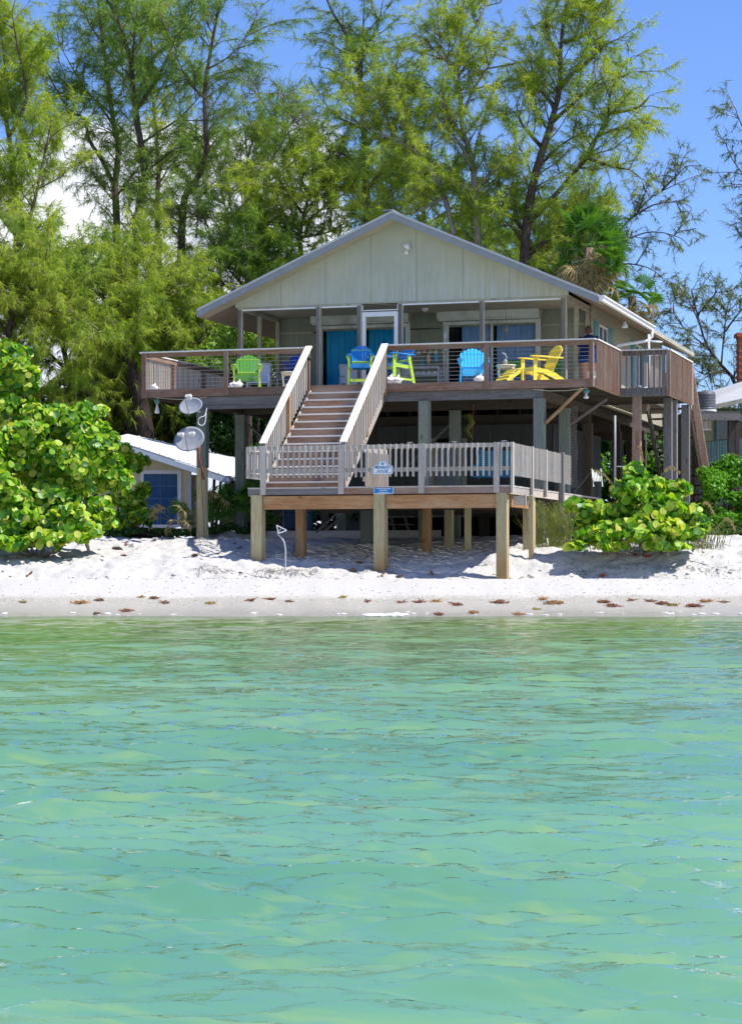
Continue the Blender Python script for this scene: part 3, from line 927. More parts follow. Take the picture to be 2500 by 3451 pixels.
# ------------------------------------------------------------------ the upper deck
ud = thing('upper_deck', 'brown timber deck with cable railing wrapped round the front of the house', 'deck', (5.7, 0.0, DK))
U_ = G(ud)
X1, Y1 = 11.45, 2.97
X2, Y2 = 12.67, 6.53
# fascia boards, front in three lengths, split by the stair
for a, b in ((0.0, 2.2), (2.205, 4.40), (4.405, 6.33), (6.335, 8.78), (8.785, 11.47)):
    U_.box('fascia_board', brown['x'], a, b, -0.045, -0.003, DK - 0.20, DK - 0.005)
U_.box('fascia_board', brown['y'], X1 + 0.002, X1 + 0.042, -0.003, Y1 - 0.005, DK - 0.20, DK - 0.005)
U_.box('fascia_board', slate['x'], X1 + 0.05, X2, Y1 - 0.045, Y1 - 0.005, DK - 0.22, DK - 0.005)
U_.box('fascia_board', brown['y'], X2 + 0.002, X2 + 0.042, Y1, Y2, DK - 0.20, DK - 0.005)
U_.box('fascia_board', brown['y'], -0.042, -0.002, 0.0, 6.2, DK - 0.20, DK - 0.005)
# the doubled beam under the fascia
U_.box('front_beam', slate['x'], 1.30, 4.40, 0.02, 0.12, 4.89, DK - 0.205)
U_.box('front_beam', slate['x'], 4.405, 7.16, 0.02, 0.12, 4.89, DK - 0.205)
U_.box('front_beam', slate['x'], 7.165, 10.21, 0.02, 0.12, 4.89, DK - 0.205)
U_.box('beam_ledge', slate['x'], 1.30, 4.40, 0.0, 0.13, 4.80, 4.885)
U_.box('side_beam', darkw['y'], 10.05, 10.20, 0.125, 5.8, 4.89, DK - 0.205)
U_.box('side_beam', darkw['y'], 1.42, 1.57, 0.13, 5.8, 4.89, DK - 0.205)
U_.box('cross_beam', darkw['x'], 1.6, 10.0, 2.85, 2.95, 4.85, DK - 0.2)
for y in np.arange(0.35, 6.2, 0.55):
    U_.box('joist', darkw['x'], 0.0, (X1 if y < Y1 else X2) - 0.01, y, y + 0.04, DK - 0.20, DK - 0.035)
# floor boards run along the front
y = -0.04
k = 0
while y < 6.1:
    x1 = X1 + 0.03 if y < Y1 - 0.06 else X2 + 0.03
    y1_ = min(y + 0.139, 6.1)
    if y < YB - 0.2:
        U_.box('deck_board', pale['x'], -0.03, x1 if k % 2 else 5.9, y, y1_, DK - 0.03, DK + 0.002 * (k % 3))
        if k % 2 == 0:
            U_.box('deck_board', pale['x'], 5.905, x1, y, y1_, DK - 0.03, DK + 0.0015 * (k % 4))
    else:
        U_.box('deck_board', pale['x'], XR + 0.05, x1, y, y1_, DK - 0.03, DK + 0.002)
    y += 0.145
    k += 1
y = 6.12
while y < 12:
    U_.box('deck_board', pale['x'], XR + 0.05, 11.5, y, y + 0.139, DK - 0.03, DK + 0.002)
    y += 0.145
# front rail: posts outside, board rail, bleached cap, cables
RT_ = 6.26
for x in (0.05, 2.24, 8.86, 11.40):
    U_.box('rail_post', brown['z'], x - 0.05, x + 0.05, -0.10, -0.047, DK - 0.19, RT_ - 0.03)
    U_.box('lit_post_edge', pale['z'], x + 0.051, x + 0.058, -0.097, -0.05, DK - 0.19, RT_ - 0.03)  # pale strip: sunlight on the post's right edge put into colour
for x in (4.38, 6.35):
    U_.box('rail_post', brown['z'], x - 0.05, x + 0.05, -0.10, -0.047, DK - 0.30, RT_ - 0.03)
for a, b in ((-0.05, 2.24), (2.245, 4.34), (6.30, 8.86), (8.865, 11.50)):
    U_.box('top_rail', brown['x'], max(a, 0.0), b, -0.045, -0.007, RT_ - 0.14, RT_ - 0.03)
    U_.box('rail_cap', capw['x'], a, b, -0.13, 0.01, RT_ - 0.03, RT_)
for a, b in ((0.1, 2.19), (2.29, 4.33), (6.40, 8.81), (8.91, 11.35)):
    for i in range(8):
        z = DK + 0.07 + i * 0.094
        U_.mb('cable', steel_m, MB().tube([(a, -0.03, z), ((a + b) / 2, -0.03, z - 0.004), (b, -0.03, z)], 0.0045, 5))
bal = MB().box(-0.019, 0.019, -0.019, 0.019, 0, 1.0).mesh('baluster', pale['z'])
bal_b = MB().box(-0.017, 0.017, -0.019, 0.019, 0, 1.0).mesh('baluster_brown', brown['z'])


def baluster_run(Gx, p, q, z0, z1, n, data, skip=()):
    for i in range(n):
        if i in skip:
            continue
        t = (i + 0.5) / n
        o = Gx.inst('baluster', data, (p[0] + (q[0] - p[0]) * t, p[1] + (q[1] - p[1]) * t, z0))
        o.scale = (1, 1, z1 - z0)
        o.rotation_euler = (random.uniform(-0.006, 0.006), random.uniform(-0.006, 0.006), 0)


# left side rail
for a, b in ((0.03, 3.0), (3.005, 6.1)):
    U_.box('side_top_rail', brown['y'], -0.03, 0.008, a, b, RT_ - 0.14, RT_ - 0.03)
    U_.box('side_rail_cap', capw['y'] if a < 1 else pale['y'], -0.11, 0.03, a + 0.0, b, RT_ - 0.029, RT_ + 0.001)
baluster_run(U_, (-0.06, 0.05), (-0.06, 6.1), DK - 0.16, RT_ - 0.04, 52, bal)
for y in (1.9, 4.0, 6.0):
    U_.box('rail_post', brown['z'], -0.03, 0.06, y, y + 0.09, DK, RT_ - 0.145)
# right side rails: out, across, back
U_.box('side_top_rail', brown['y'], X1 - 0.02, X1 + 0.018, 0.0, Y1, RT_ - 0.14, RT_ - 0.03)
U_.box('side_rail_cap', capw['y'], X1 - 0.04, X1 + 0.10, 0.012, Y1 + 0.06, RT_ - 0.029, RT_ + 0.001)
baluster_run(U_, (X1 + 0.062, 0.0), (X1 + 0.062, Y1 - 0.08), DK - 0.18, RT_ - 0.035, 27, bal_b)
U_.box('rail_post', brown['z'], X1 + 0.0, X1 + 0.10, Y1 - 0.15, Y1 - 0.05, DK - 0.20, RT_ - 0.03)
U_.box('side_top_rail', brown['x'], X1 + 0.12, X2, Y1 - 0.03, Y1 + 0.01, RT_ - 0.14, RT_ - 0.03)
U_.box('side_rail_cap', capw['x'], X1 + 0.105, X2 + 0.05, Y1 - 0.11, Y1 + 0.04, RT_ - 0.028, RT_ + 0.002)
gbal = MB().box(-0.019, 0.019, -0.019, 0.019, 0, 1.0).mesh('baluster_grey', slate['z'])
baluster_run(U_, (X1 + 0.16, Y1 - 0.065), (X2 - 0.10, Y1 - 0.065), DK - 0.21, RT_ - 0.035, 7, gbal)
U_.box('rail_post', slate['z'], X2 - 0.10, X2 - 0.02, Y1 - 0.09, Y1 - 0.046, DK - 0.21, RT_ - 0.03)
U_.box('rail_post', brown['z'], X2 + 0.0, X2 + 0.10, Y1 - 0.10, Y1 + 0.0, DK - 0.20, RT_ - 0.03)
U_.box('side_top_rail', brown['y'], X2 - 0.02, X2 + 0.018, Y1 + 0.05, Y2, RT_ - 0.14, RT_ - 0.03)
U_.box('side_rail_cap', capw['y'], X2 - 0.04, X2 + 0.10, Y1 + 0.045, Y2 + 0.03, RT_ - 0.029, RT_ + 0.001)
baluster_run(U_, (X2 + 0.062, Y1 + 0.02), (X2 + 0.062, Y2), DK - 0.18, RT_ - 0.035, 32, bal_b)
U_.box('rail_post', pale['z'], X2 + 0.0, X2 + 0.09, Y2, Y2 + 0.09, DK - 0.20, RT_ - 0.03)
# inner rail along the stairhead and rear walk
U_.box('side_top_rail', pale['y'], 11.5, 11.54, 6.6, 11.8, RT_ - 0.12, RT_ - 0.02)
baluster_run(U_, (11.57, 6.6), (11.57, 11.8), DK - 0.05, RT_ - 0.03, 38, bal)
U_.box('rail_post', pale['z'], 11.47, 11.56, 6.5, 6.59, DK, RT_ - 0.0)
# pilings and knee braces of the upper deck
for x, y, z1 in ((1.56, 0.07, 4.795), (7.30, 0.07, 4.885), (10.13, 0.07, 4.885), (1.52, 2.90, 4.845), (4.30, 2.90, 4.845), (7.30, 2.90, 4.845), (10.13, 2.90, 4.845)):
    zb = gz(x, y) - 0.5
    if x < 2 and y < 1:
        p = MB().tube([(x, y, zb), (x, y, 3.35)], [0.155, 0.14], 12)
        U_.mb('piling', pile, p, smooth=False)
        U_.box('piling', pileg, x - 0.115, x + 0.135, y - 0.11, y + 0.11, 3.352, z1)
    else:
        U_.box('piling', pileg, x - 0.125, x + 0.125, y - 0.12, y + 0.12, zb, z1)
for x, y in ((11.9, 3.15), (12.55, 3.9), (12.55, 4.7), (12.6, 6.4)):
    U_.box('piling', brown['z'] if x < 12 else slate['z'], x - 0.10, x + 0.10, y - 0.10, y + 0.10, 1.0, DK - 0.205)
U_.beam('knee_brace', orange['x'], (10.28, 0.07, 4.30), (11.15, 0.07, 5.10), 0.05, 0.14, (0, 1, 0))
U_.beam('knee_brace', slate['x'], (1.70, 2.9, 4.6), (3.0, 2.9, 3.55), 0.05, 0.12, (0, 1, 0))
U_.beam('knee_brace', slate['x'], (7.2, 2.9, 4.5), (6.0, 2.9, 3.4), 0.05, 0.12, (0, 1, 0))
U_.beam('knee_brace', slate['x'], (4.4, 2.9, 4.3), (5.9, 2.9, 3.3), 0.05, 0.12, (0, 1, 0))
U_.beam('knee_brace', slate['x'], (10.3, 2.9, 4.45), (11.2, 2.9, 5.05), 0.05, 0.10, (0, 1, 0))

# ------------------------------------------------------------------ the front stair
fs = thing('front_stair', 'straight timber stair with white-topped handrails down from the upper deck', 'staircase', (5.35, -1.7, LK))
S_ = G(fs)
SA, SB = 4.47, 6.27
RISE = (DK - LK) / 14
RUN = 0.252
for i in range(14):
    zt = DK - i * RISE
    yf = -0.045 - i * RUN
    if i < 14:
        if i > 0:
            S_.box('tread', capw['x'], SA, SB, yf - 0.02, yf + RUN - 0.022, zt - 0.035, zt)
        S_.box('riser', brown['x'], SA, SB, yf + 0.0 - (0.0 if i else 0.002), yf + 0.02, zt - RISE + 0.002, zt - 0.037)
yb = -0.045 - 13 * RUN
for x, m_ in ((SA - 0.045, pale['y']), (SB + 0.005, pale['y'])):
    w = MB()
    o0 = 0.09
    w.add([(x, -0.05, DK - RISE + o0 - 0.02), (x, yb - 0.06, LK + 0.13), (x, yb - 0.06, LK + 0.003), (x, yb + 0.30, LK + 0.003), (x, -0.05, DK - RISE - 0.26),
           (x + 0.04, -0.05, DK - RISE + o0 - 0.02), (x + 0.04, yb - 0.06, LK + 0.13), (x + 0.04, yb - 0.06, LK + 0.003), (x + 0.04, yb + 0.30, LK + 0.003), (x + 0.04, -0.05, DK - RISE - 0.26)],
          [(0, 1, 2, 3, 4), (9, 8, 7, 6, 5), (0, 5, 6, 1), (1, 6, 7, 2), (2, 7, 8, 3), (3, 8, 9, 4), (4, 9, 5, 0)])
    S_.mb('stringer', m_, w)
hy0, hz0, hy1, hz1 = -0.06, 6.275, -3.34, 3.735
for x in (SA - 0.07, SB + 0.07):
    S_.beam('handrail_cap', capw['y'], (x, hy0, hz0), (x, hy1, hz1), 0.165, 0.035)
    S_.beam('handrail_board', brown['y'], (x, hy0 - 0.06, hz0 - 0.115), (x, hy1 + 0.02, hz1 - 0.07), 0.035, 0.10)
    xo = x + (0.042 if x > 5 else -0.0425)
    data = bal
    for i in range(25):
        t = (i + 0.7) / 25
        yy = hy0 + (hy1 - hy0) * t
        zt = hz0 + (hz1 - hz0) * t - 0.05
        zb = zt - 0.97
        o = S_.inst('baluster', data, (xo, yy, max(zb, LK)))
        o.scale = (1, 1, zt - max(zb, LK))
    for t in (0.46,):
        yy = hy0 + (hy1 - hy0) * t
        zt = hz0 + (hz1 - hz0) * t - 0.06
        S_.box('stair_post', orange['z'], x - 0.05, x + 0.05, yy - 0.045, yy + 0.045, zt - 1.1, zt)
    S_.box('newel_post', slate['z'], x - 0.05, x + 0.05, hy1 - 0.02, hy1 + 0.07, LK + 0.002, hz1 - 0.03)
S_.mb('stair_lamp', black_m, MB().lathe([(0, 0), (0.055, 0.01), (0.06, 0.05), (0.035, 0.1), (0, 0.11)], 10, Matrix.Translation((SA - 0.0, -0.2, 5.98)) @ Matrix.Rotation(rad(110), 4, 'X')), smooth=True)

# ------------------------------------------------------------------ the lower deck
ld = thing('lower_deck', 'grey weathered lower deck with hanging balusters standing over the beach', 'deck', (7.6, -2.3, LK))
L_ = G(ld)
LA, LB, LY, LE = 4.62, 10.57, -4.80, 0.25
for a, b, m_ in ((LA - 0.02, 6.82, slate['x']), (6.825, LB + 0.02, brown['x'])):
    L_.box('fascia_board', m_, a, b, LY - 0.045, LY - 0.005, 2.495, LK - 0.008)
L_.box('fascia_board', grey['y'], LB - 0.02, LB + 0.02, LY + 0.0, LY + 2.2, 2.47, LK - 0.01)
L_.box('fascia_board', pale['y'], LB - 0.02, LB + 0.02, LY + 2.205, LE + 2.6, 2.47, LK - 0.01)
L_.box('fascia_board', grey['y'], LA - 0.02, LA + 0.02, LY + 0.0, LE, 2.47, LK - 0.01)
y = LY - 0.06
k = 0
while y < 5.2:
    L_.box('deck_board', grey['x'], LA - 0.02 if y < LE else 4.45, LB + 0.03, y, y + 0.139, LK - 0.03, LK + 0.001 * (k % 4))
    y += 0.145
    k += 1
for y in np.arange(LY + 0.5, 5.0, 0.6):
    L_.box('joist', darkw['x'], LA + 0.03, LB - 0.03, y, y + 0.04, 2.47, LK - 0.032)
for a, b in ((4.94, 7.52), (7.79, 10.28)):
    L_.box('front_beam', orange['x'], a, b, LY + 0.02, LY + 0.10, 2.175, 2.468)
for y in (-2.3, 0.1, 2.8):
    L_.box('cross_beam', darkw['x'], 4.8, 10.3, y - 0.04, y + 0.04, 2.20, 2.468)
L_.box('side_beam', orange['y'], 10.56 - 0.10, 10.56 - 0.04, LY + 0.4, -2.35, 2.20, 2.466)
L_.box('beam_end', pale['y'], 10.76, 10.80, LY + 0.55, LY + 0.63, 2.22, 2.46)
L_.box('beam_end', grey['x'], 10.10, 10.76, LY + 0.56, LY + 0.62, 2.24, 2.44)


def ground_pile(Gx, nm, m_, x, y, hw, z1, rnd=False, hy=None):
    zb = gz(x, y) - 0.6
    if rnd:
        return Gx.mb(nm, m_, MB().tube([(x, y, zb), (x, y, z1)], [hw * 1.06, hw], 14), smooth=True)
    hy = hy or hw
    return Gx.box(nm, m_, x - hw, x + hw, y - hy, y + hy, zb, z1)


ground_pile(L_, 'piling', pile, 4.80, LY + 0.07, 0.125, 2.493)
ground_pile(L_, 'piling', pile, 7.655, LY + 0.07, 0.125, 2.493)
ground_pile(L_, 'piling', pile, 10.40, LY + 0.07, 0.115, 2.493)
for x, y, hw, m_ in ((5.42, -3.6, 0.10, orange['z']), (8.07, -2.45, 0.09, orange['z']), (9.02, -2.4, 0.065, pile), (10.42, -2.28, 0.12, pile), (10.75, -3.5, 0.05, pile)):
    ground_pile(L_, 'piling', m_, x, y, hw, 2.465)
ground_pile(L_, 'piling', pileg, 6.05, -0.6, 0.125, 2.465)
ground_pile(L_, 'piling', pile, 8.25, -1.2, 0.09, 2.465)
# front rail of the lower deck
ZT = 3.585
L_.box('top_rail', grey['x'], LA - 0.02, 6.78, LY - 0.045, LY - 0.008, ZT - 0.10, ZT - 0.01)
L_.box('top_rail', grey['x'], 6.785, LB + 0.02, LY - 0.045, LY - 0.008, ZT - 0.10, ZT - 0.01)
L_.box('low_rail', grey['x'], LA - 0.02, 6.78, LY - 0.045, LY - 0.008, 2.98, 3.07)
L_.box('low_rail', grey['x'], 6.785, LB + 0.02, LY - 0.045, LY - 0.008, 2.98, 3.07)
gb = MB().box(-0.021, 0.021, -0.021, 0.021, 0, 1.0).mesh('baluster_weathered', grey['z'])
posts = (4.97, 6.79, 8.62, 10.30)
x = LA + 0.02
while x < LB + 0.02:
    if min(abs(x - p) for p in posts) > 0.06:
        o = L_.inst('baluster', gb, (x, LY - 0.067, 2.87 + random.uniform(-0.006, 0.006)))
        o.scale = (1, 1, 0.71 + random.uniform(-0.004, 0.004))
        o.rotation_euler = (0, random.uniform(-0.008, 0.008), 0)
    x += 0.131
for p in posts:
    L_.box('rail_post', grey['z'], p - 0.062, p + 0.062, LY - 0.095, LY - 0.047, 2.50, ZT + 0.0)
    for z_ in (2.54, 2.62, 3.50):
        L_.mb('bolt', steel_m, MB().lathe([(0, 0), (0.012, 0), (0.012, 0.008), (0, 0.008)], 6, Matrix.Translation((p, LY - 0.095, z_)) @ Matrix.Rotation(rad(90), 4, 'X')))
# right side
L_.box('side_rail', grey['y'], LB + 0.0, LB + 0.04, LY, LE, ZT - 0.10, ZT - 0.01)
L_.box('side_rail', grey['y'], LB + 0.0, LB + 0.04, LY, LE, 2.98, 3.07)
for y in np.arange(LY + 0.06, LE + 0.9, 0.125):
    if min(abs(y - q) for q in (LY + 0.06, -2.93, -1.52, 0.1)) < 0.075:
        continue
    o = L_.inst('baluster', gb, (LB + 0.062, y, 2.87))
    o.scale = (1, 1, 0.70)
for y in (LY - 0.02, -2.93, -1.52):
    L_.box('rail_post', grey['z'], LB + 0.042, LB + 0.095, y - 0.06, y + 0.06, 2.50, ZT)
L_.box('rail_post', slate['z'], LB + 0.042, LB + 0.14, 0.04, 0.16, 1.5, ZT + 0.02)
# left side
L_.box('side_rail', grey['y'], LA - 0.04, LA + 0.0, LY, -3.5, ZT - 0.10, ZT - 0.01)
L_.box('side_rail', grey['y'], LA - 0.04, LA + 0.0, LY, -3.5, 2.98, 3.07)
for y in np.arange(LY + 0.02, -3.5, 0.125):
    o = L_.inst('baluster', gb, (LA - 0.062, y, 2.87))
    o.scale = (1, 1, 0.70)
# short inner rail beside the foot of the stair
L_.beam('inner_rail', pale['y'], (7.16, -4.43, 3.50), (7.28, -3.04, 3.50), 0.04, 0.12)
L_.beam('inner_rail', pale['y'], (7.16, -4.43, 2.84), (7.28, -3.04, 2.84), 0.04, 0.10)
baluster_run(L_, (7.20, -4.43), (7.32, -3.04), 2.68, 3.44, 12, bal)
# plumbing taps along the rail top
for x in (5.95, 7.3, 8.35, 9.35, 10.45):
    L_.mb('cleat', steel_m, MB().box(x - 0.06, x + 0.06, LY - 0.03, LY - 0.01, ZT + 0.02, ZT + 0.035).box(x - 0.012, x + 0.012, LY - 0.03, LY - 0.01, ZT - 0.01, ZT + 0.02))

# ------------------------------------------------------------------ the side stair, in shade at the right
ss = thing('side_stair', 'dark open-tread stair going down behind the right end of the deck', 'staircase', (12.0, 8.0, 3.5))
T_ = G(ss)
N_ = 14
sy0, sy1 = 6.6, 10.4
for i in range(1, N_):
    t = i / N_
    z = DK - (DK - 1.9) * t
    y = sy0 + (sy1 - sy0) * t
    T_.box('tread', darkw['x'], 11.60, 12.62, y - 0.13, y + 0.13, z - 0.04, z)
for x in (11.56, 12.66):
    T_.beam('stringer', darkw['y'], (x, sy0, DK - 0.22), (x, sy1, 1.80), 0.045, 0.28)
T_.beam('handrail', brown['y'], (12.72, sy0, RT_ - 0.02), (12.72, sy1, 2.85), 0.05, 0.12)
for i in range(30):
    t = (i + 0.5) / 30
    o = T_.inst('baluster', bal_b, (12.745, sy0 + (sy1 - sy0) * t, DK - 0.3 - (DK - 1.75) * t))
    o.scale = (1, 1, 1.1)

# ------------------------------------------------------------------ retaining boards in the sand
rb = thing('retaining_wall', 'low weathered board holding the sand back under the house', 'retaining wall', (4.0, 1.9, 1.5))
R_ = G(rb)
for a, b in ((0.6, 3.6), (3.605, 7.2)):
    R_.box('plank', grey['x'], a, b, 1.9, 1.95, 1.3, 1.80)
for x in (0.8, 2.2, 3.6, 5.2, 7.0):
    R_.box('stake', grey['z'], x, x + 0.09, 1.955, 2.03, 1.0, 1.78)

# ------------------------------------------------------------------ Australian pines
def unit(v):
    return v / (np.linalg.norm(v, axis=-1, keepdims=True) + 1e-9)


class Pine:
    """skeleton limbs given as polylines of world points; side branches, twigs and drooping needles grow from them"""
    def __init__(s, seed, sec=2.2, step=0.21, nl=0.30, nw=0.030, per=24, droop=0.55, up=0.35, twig=0.55, tstep=0.125, start=0.15):
        s.r = np.random.default_rng(seed)
        nw *= 0.78
        per = int(per * 1.4)
        s.sec, s.step, s.nl, s.nw, s.per, s.droop, s.up, s.twig, s.tstep, s.start = sec, step, nl, nw, per, droop, up, twig, tstep, start
        s.nv = []
        s.bv, s.bf, s.nb = [], [], 0
    def rib(s, A, B, ra, rb):
        """thin three-sided branchlets from A to B (n,3)"""
        n = len(A)
        d = unit(B - A)
        a = unit(np.cross(d, np.array([0.3, 0.5, 0.81])))
        c = np.cross(d, a)
        rings = []
        for P_, r_ in ((A, ra), (B, rb)):
            for k in range(3):
                t = 2 * math.pi * k / 3
                rings.append(P_ + (a * math.cos(t) + c * math.sin(t)) * np.asarray(r_).reshape(-1, 1))
        V_ = np.stack(rings, 1).reshape(-1, 3)
        b = (np.arange(n) * 6 + s.nb)[:, None]
        F_ = np.concatenate([b + np.array([[k, (k + 1) % 3, 3 + (k + 1) % 3, 3 + k]]) for k in range(3)], 0)
        s.bv.append(V_)
        s.bf.append(F_)
        s.nb += len(V_)
    def twigs(s, P_, Dn, L):
        """needles round twigs starting at P_ with direction Dn and length L"""
        n = len(P_)
        E_ = P_ + Dn * L[:, None]
        E_[:, 2] -= 0.12 * L * s.droop * 2
        s.rib(P_, E_, np.full(n, 0.009), np.full(n, 0.004))
        k = s.per
        t = s.r.uniform(0.1, 1.05, (n, k, 1))
        base = P_[:, None, :] * (1 - t) + E_[:, None, :] * t
        dr = unit(Dn[:, None, :] * 0.55 + s.r.normal(0, 0.55, (n, k, 3)) + np.array([0, 0, -s.droop]))
        ln = s.nl * s.r.uniform(0.6, 1.35, (n, k, 1))
        tip = base + dr * ln
        wd = unit(np.cross(dr, s.r.normal(0, 1, (n, k, 3)))) * (s.nw * 0.5)
        s.nv.append(np.stack([base - wd, base + wd, tip], 2).reshape(-1, 3))
    def limb(s, pts, bare=None, sec=None, dens=1.0):
        pts = np.array([tuple(p) for p in pts], dtype=float)
        seg = np.diff(pts, axis=0)
        L = np.linalg.norm(seg, axis=1)
        cum = np.concatenate([[0], np.cumsum(L)])
        tot = cum[-1]
        sec = sec or s.sec
        b0 = (bare if bare is not None else s.start) * tot
        n = max(3, int((tot - b0) / s.step * dens))
        q = np.sort(s.r.uniform(b0, tot, n))
        q[-1] = tot
        idx = np.clip(np.searchsorted(cum, q) - 1, 0, len(seg) - 1)
        f = ((q - cum[idx]) / L[idx])[:, None]
        P_ = pts[idx] * (1 - f) + pts[idx + 1] * f
        ld_ = unit(seg[idx])
        rr = unit(s.r.normal(0, 1, (n, 3)))
        perp = unit(rr - ld_ * np.sum(rr * ld_, 1, keepdims=True))
        d0 = unit(perp + ld_ * s.r.uniform(0.3, 0.9, (n, 1)) + np.array([0, 0, s.up]))
        rel = (q - b0) / (tot - b0 + 1e-6)
        sl_ = sec * (0.45 + 0.75 * np.sin(np.clip(rel, 0.0, 1) * math.pi * 0.78 + 0.35)) * s.r.uniform(0.55, 1.2, n)
        # side branch in three bends
        cur, d = P_, d0
        nseg = 3
        for j in range(nseg):
            nx = cur + d * (sl_ / nseg)[:, None]
            s.rib(cur, nx, 0.022 * (1 - j / nseg) * sl_ / sec + 0.008, 0.022 * (1 - (j + 1) / nseg) * sl_ / sec + 0.007)
            m = np.maximum(1, (sl_ / nseg / s.tstep * (1.0 if j else 0.5)).astype(int))
            rep = np.repeat(np.arange(n), m)
            t = s.r.uniform(0, 1, (len(rep), 1))
            tp = cur[rep] * (1 - t) + nx[rep] * t
            td = unit(d[rep] * 0.8 + s.r.normal(0, 0.6, (len(rep), 3)) + np.array([0, 0, 0.12]))
            s.twigs(tp, td, s.twig * s.r.uniform(0.6, 1.3, len(rep)))
            cur = nx
            d = unit(d + s.r.normal(0, 0.22, (n, 3)) + np.array([0, 0, 0.10 - 0.25 * s.droop]))
        return s
    def done(s, root, mat, bmat=None):
        V_ = np.concatenate(s.nv, 0)
        F_ = np.arange(len(V_)).reshape(-1, 3)
        org = np.array(root.location)
        link('crown', fast_mesh('crown', V_ - org, F_, mat), root)
        V_ = np.concatenate(s.bv, 0)
        link('branchlets', fast_mesh('branchlets', V_ - org, np.concatenate(s.bf, 0), bmat or twig_m), root)['kind'] = 'stuff'
        return len(F_)


def smooth_poly(pts, k=3):
    pts = [Vector(p) for p in pts]
    out = []
    for i in range(len(pts) - 1):
        p0 = pts[max(i - 1, 0)]
        p1, p2 = pts[i], pts[i + 1]
        p3 = pts[min(i + 2, len(pts) - 1)]
        for j in range(k):
            t = j / k
            out.append(0.5 * ((2 * p1) + (p2 - p0) * t + (2 * p0 - 5 * p1 + 4 * p2 - p3) * t * t + (3 * p1 - p0 - 3 * p2 + p3) * t ** 3))
    out.append(pts[-1])
    return out


NEEDLES = 0


def pine(label, d, trunk, limbs, mat, seed, r0=0.17, group='tall Australian pines', bmat=None, auto=0, auto_len=3.0, auto_from=0.35, up_ang=0.9, depth=1.0, dens=1.0, trunk_bare=0.4, branch_bare=0.15, yshift=0, **kw):
    """trunk, limbs: lists of photo-plane points (px, py[, extra depth]) stood at distance d; the trunk reaches the ground"""
    global NEEDLES
    pr = np.random.default_rng(seed + 500)
    P_ = Pine(seed, **kw)

    def W_(l, base_dd=0.0, jit=0.5):
        out = []
        dd = base_dd
        for q in l:
            if len(q) > 2:
                dd = q[2]
            ys = yshift * min(1.0, max(0.0, (1500 - q[1]) / 400.0))
            out.append(at(q[0], q[1] + ys, d + dd))
            dd += pr.uniform(-jit, jit)
        return out
    tp = W_(trunk, 0, 0.25)
    b = tp[0]
    base = Vector((b.x, b.y, 1.4))
    root = thing('pine_tree', label, 'tree', base, 0, group)
    full = ([base + Vector((0, 0, -0.3))] if b.z > 1.5 else []) + tp
    sp = smooth_poly(full, 3)
    n = len(sp)
    rs = [max(0.03, 0.85 * r0 * (1 - 0.82 * (i / (n - 1)) ** 0.9)) for i in range(n)]
    mb = MB().tube([p - base for p in sp], rs, 9)
    mb.build('trunk', bmat or bark_d, root, smooth=True)
    P_.limb(sp, bare=trunk_bare, dens=dens)
    for lm in limbs:
        rr = lm[0] if isinstance(lm[0], (int, float)) else None
        pts = lm[1:] if rr else lm
        wl = smooth_poly(W_(pts, 0, depth * 0.5), 3)
        r_ = (rr or r0 * 0.42) * 0.8
        m = len(wl)
        MB().tube([p - base for p in wl], [max(0.014, r_ * (1 - 0.85 * i / (m - 1))) for i in range(m)], 7).build('limb', bmat or bark_d, root, smooth=True)
        P_.limb(wl, bare=branch_bare, dens=dens)
    # extra limbs sent out from the trunk all the way round
    for k in range(auto):
        t = auto_from + (1 - auto_from) * (k + pr.uniform(0, 0.8)) / auto
        i = min(n - 2, int(t * (n - 1)))
        p = sp[i]
        a = pr.uniform(0, 2 * math.pi)
        L = auto_len * (1.12 - 0.6 * (t - auto_from) / (1 - auto_from + 1e-6)) * pr.uniform(0.7, 1.2)
        hd = Vector((math.cos(a), math.sin(a), 0))
        pts = [p]
        u_ = up_ang * pr.uniform(0.5, 1.2)
        for j in range(4):
            dv_ = hd + Vector((0, 0, u_ * (1 - 0.28 * j)))
            dv_.normalize()
            pts.append(pts[-1] + dv_ * (L / 4) + Vector(pr.normal(0, 0.07, 3)))
        MB().tube([q - base for q in pts], [0.055, 0.045, 0.035, 0.022, 0.012], 6).build('limb', bmat or bark_d, root, smooth=True)
        P_.limb(pts, bare=0.12, dens=dens)
    NEEDLES += P_.done(root, mat)
    return root


# left group: bare dark stems, open crowns against cloud and sky
pine('leftmost tall pine, its leaning stem leaving the left edge of the photo', 80,
     [(40, 1500), (45, 1000), (60, 800), (48, 620), (40, 520), (20, 400), (0, 330), (-20, 150)],
     [[(45, 900), (110, 700), (150, 520), (170, 420)], [(30, 460), (90, 330), (60, 160), (40, 40)], [(20, 400), (-60, 250), (-80, 60)], [(60, 800), (-20, 700), (-120, 560)], [(110, 560), (30, 300), (0, 60)]],
     needle_y, 1, 0.26, sec=2.2, dens=0.9, per=22, nw=0.028, nl=0.38)
pine('tall pine with a forked dark stem and a limb leaning far to the left', 86,
     [(395, 1500), (395, 900), (392, 700), (388, 620), (400, 500), (385, 430), (372, 330), (358, 220), (345, 120), (330, 0), (320, -120)],
     [[0.11, (392, 640), (345, 540), (300, 470), (285, 400), (240, 375), (190, 300), (140, 210), (70, 130)],
      [0.07, (385, 425), (340, 360), (290, 300), (240, 220), (190, 130)],
      [0.05, (385, 340), (415, 295), (410, 180), (395, 40)],
      [0.05, (392, 670), (430, 600), (470, 580)], [0.04, (395, 690), (330, 610), (290, 560), (220, 530)],
      [0.05, (375, 380), (300, 320), (200, 260), (150, 190)], [0.04, (350, 150), (290, 60), (250, -60)]],
     needle_g, 2, 0.23, sec=1.75, dens=0.74, per=19, nw=0.025, nl=0.36, twig=0.65)
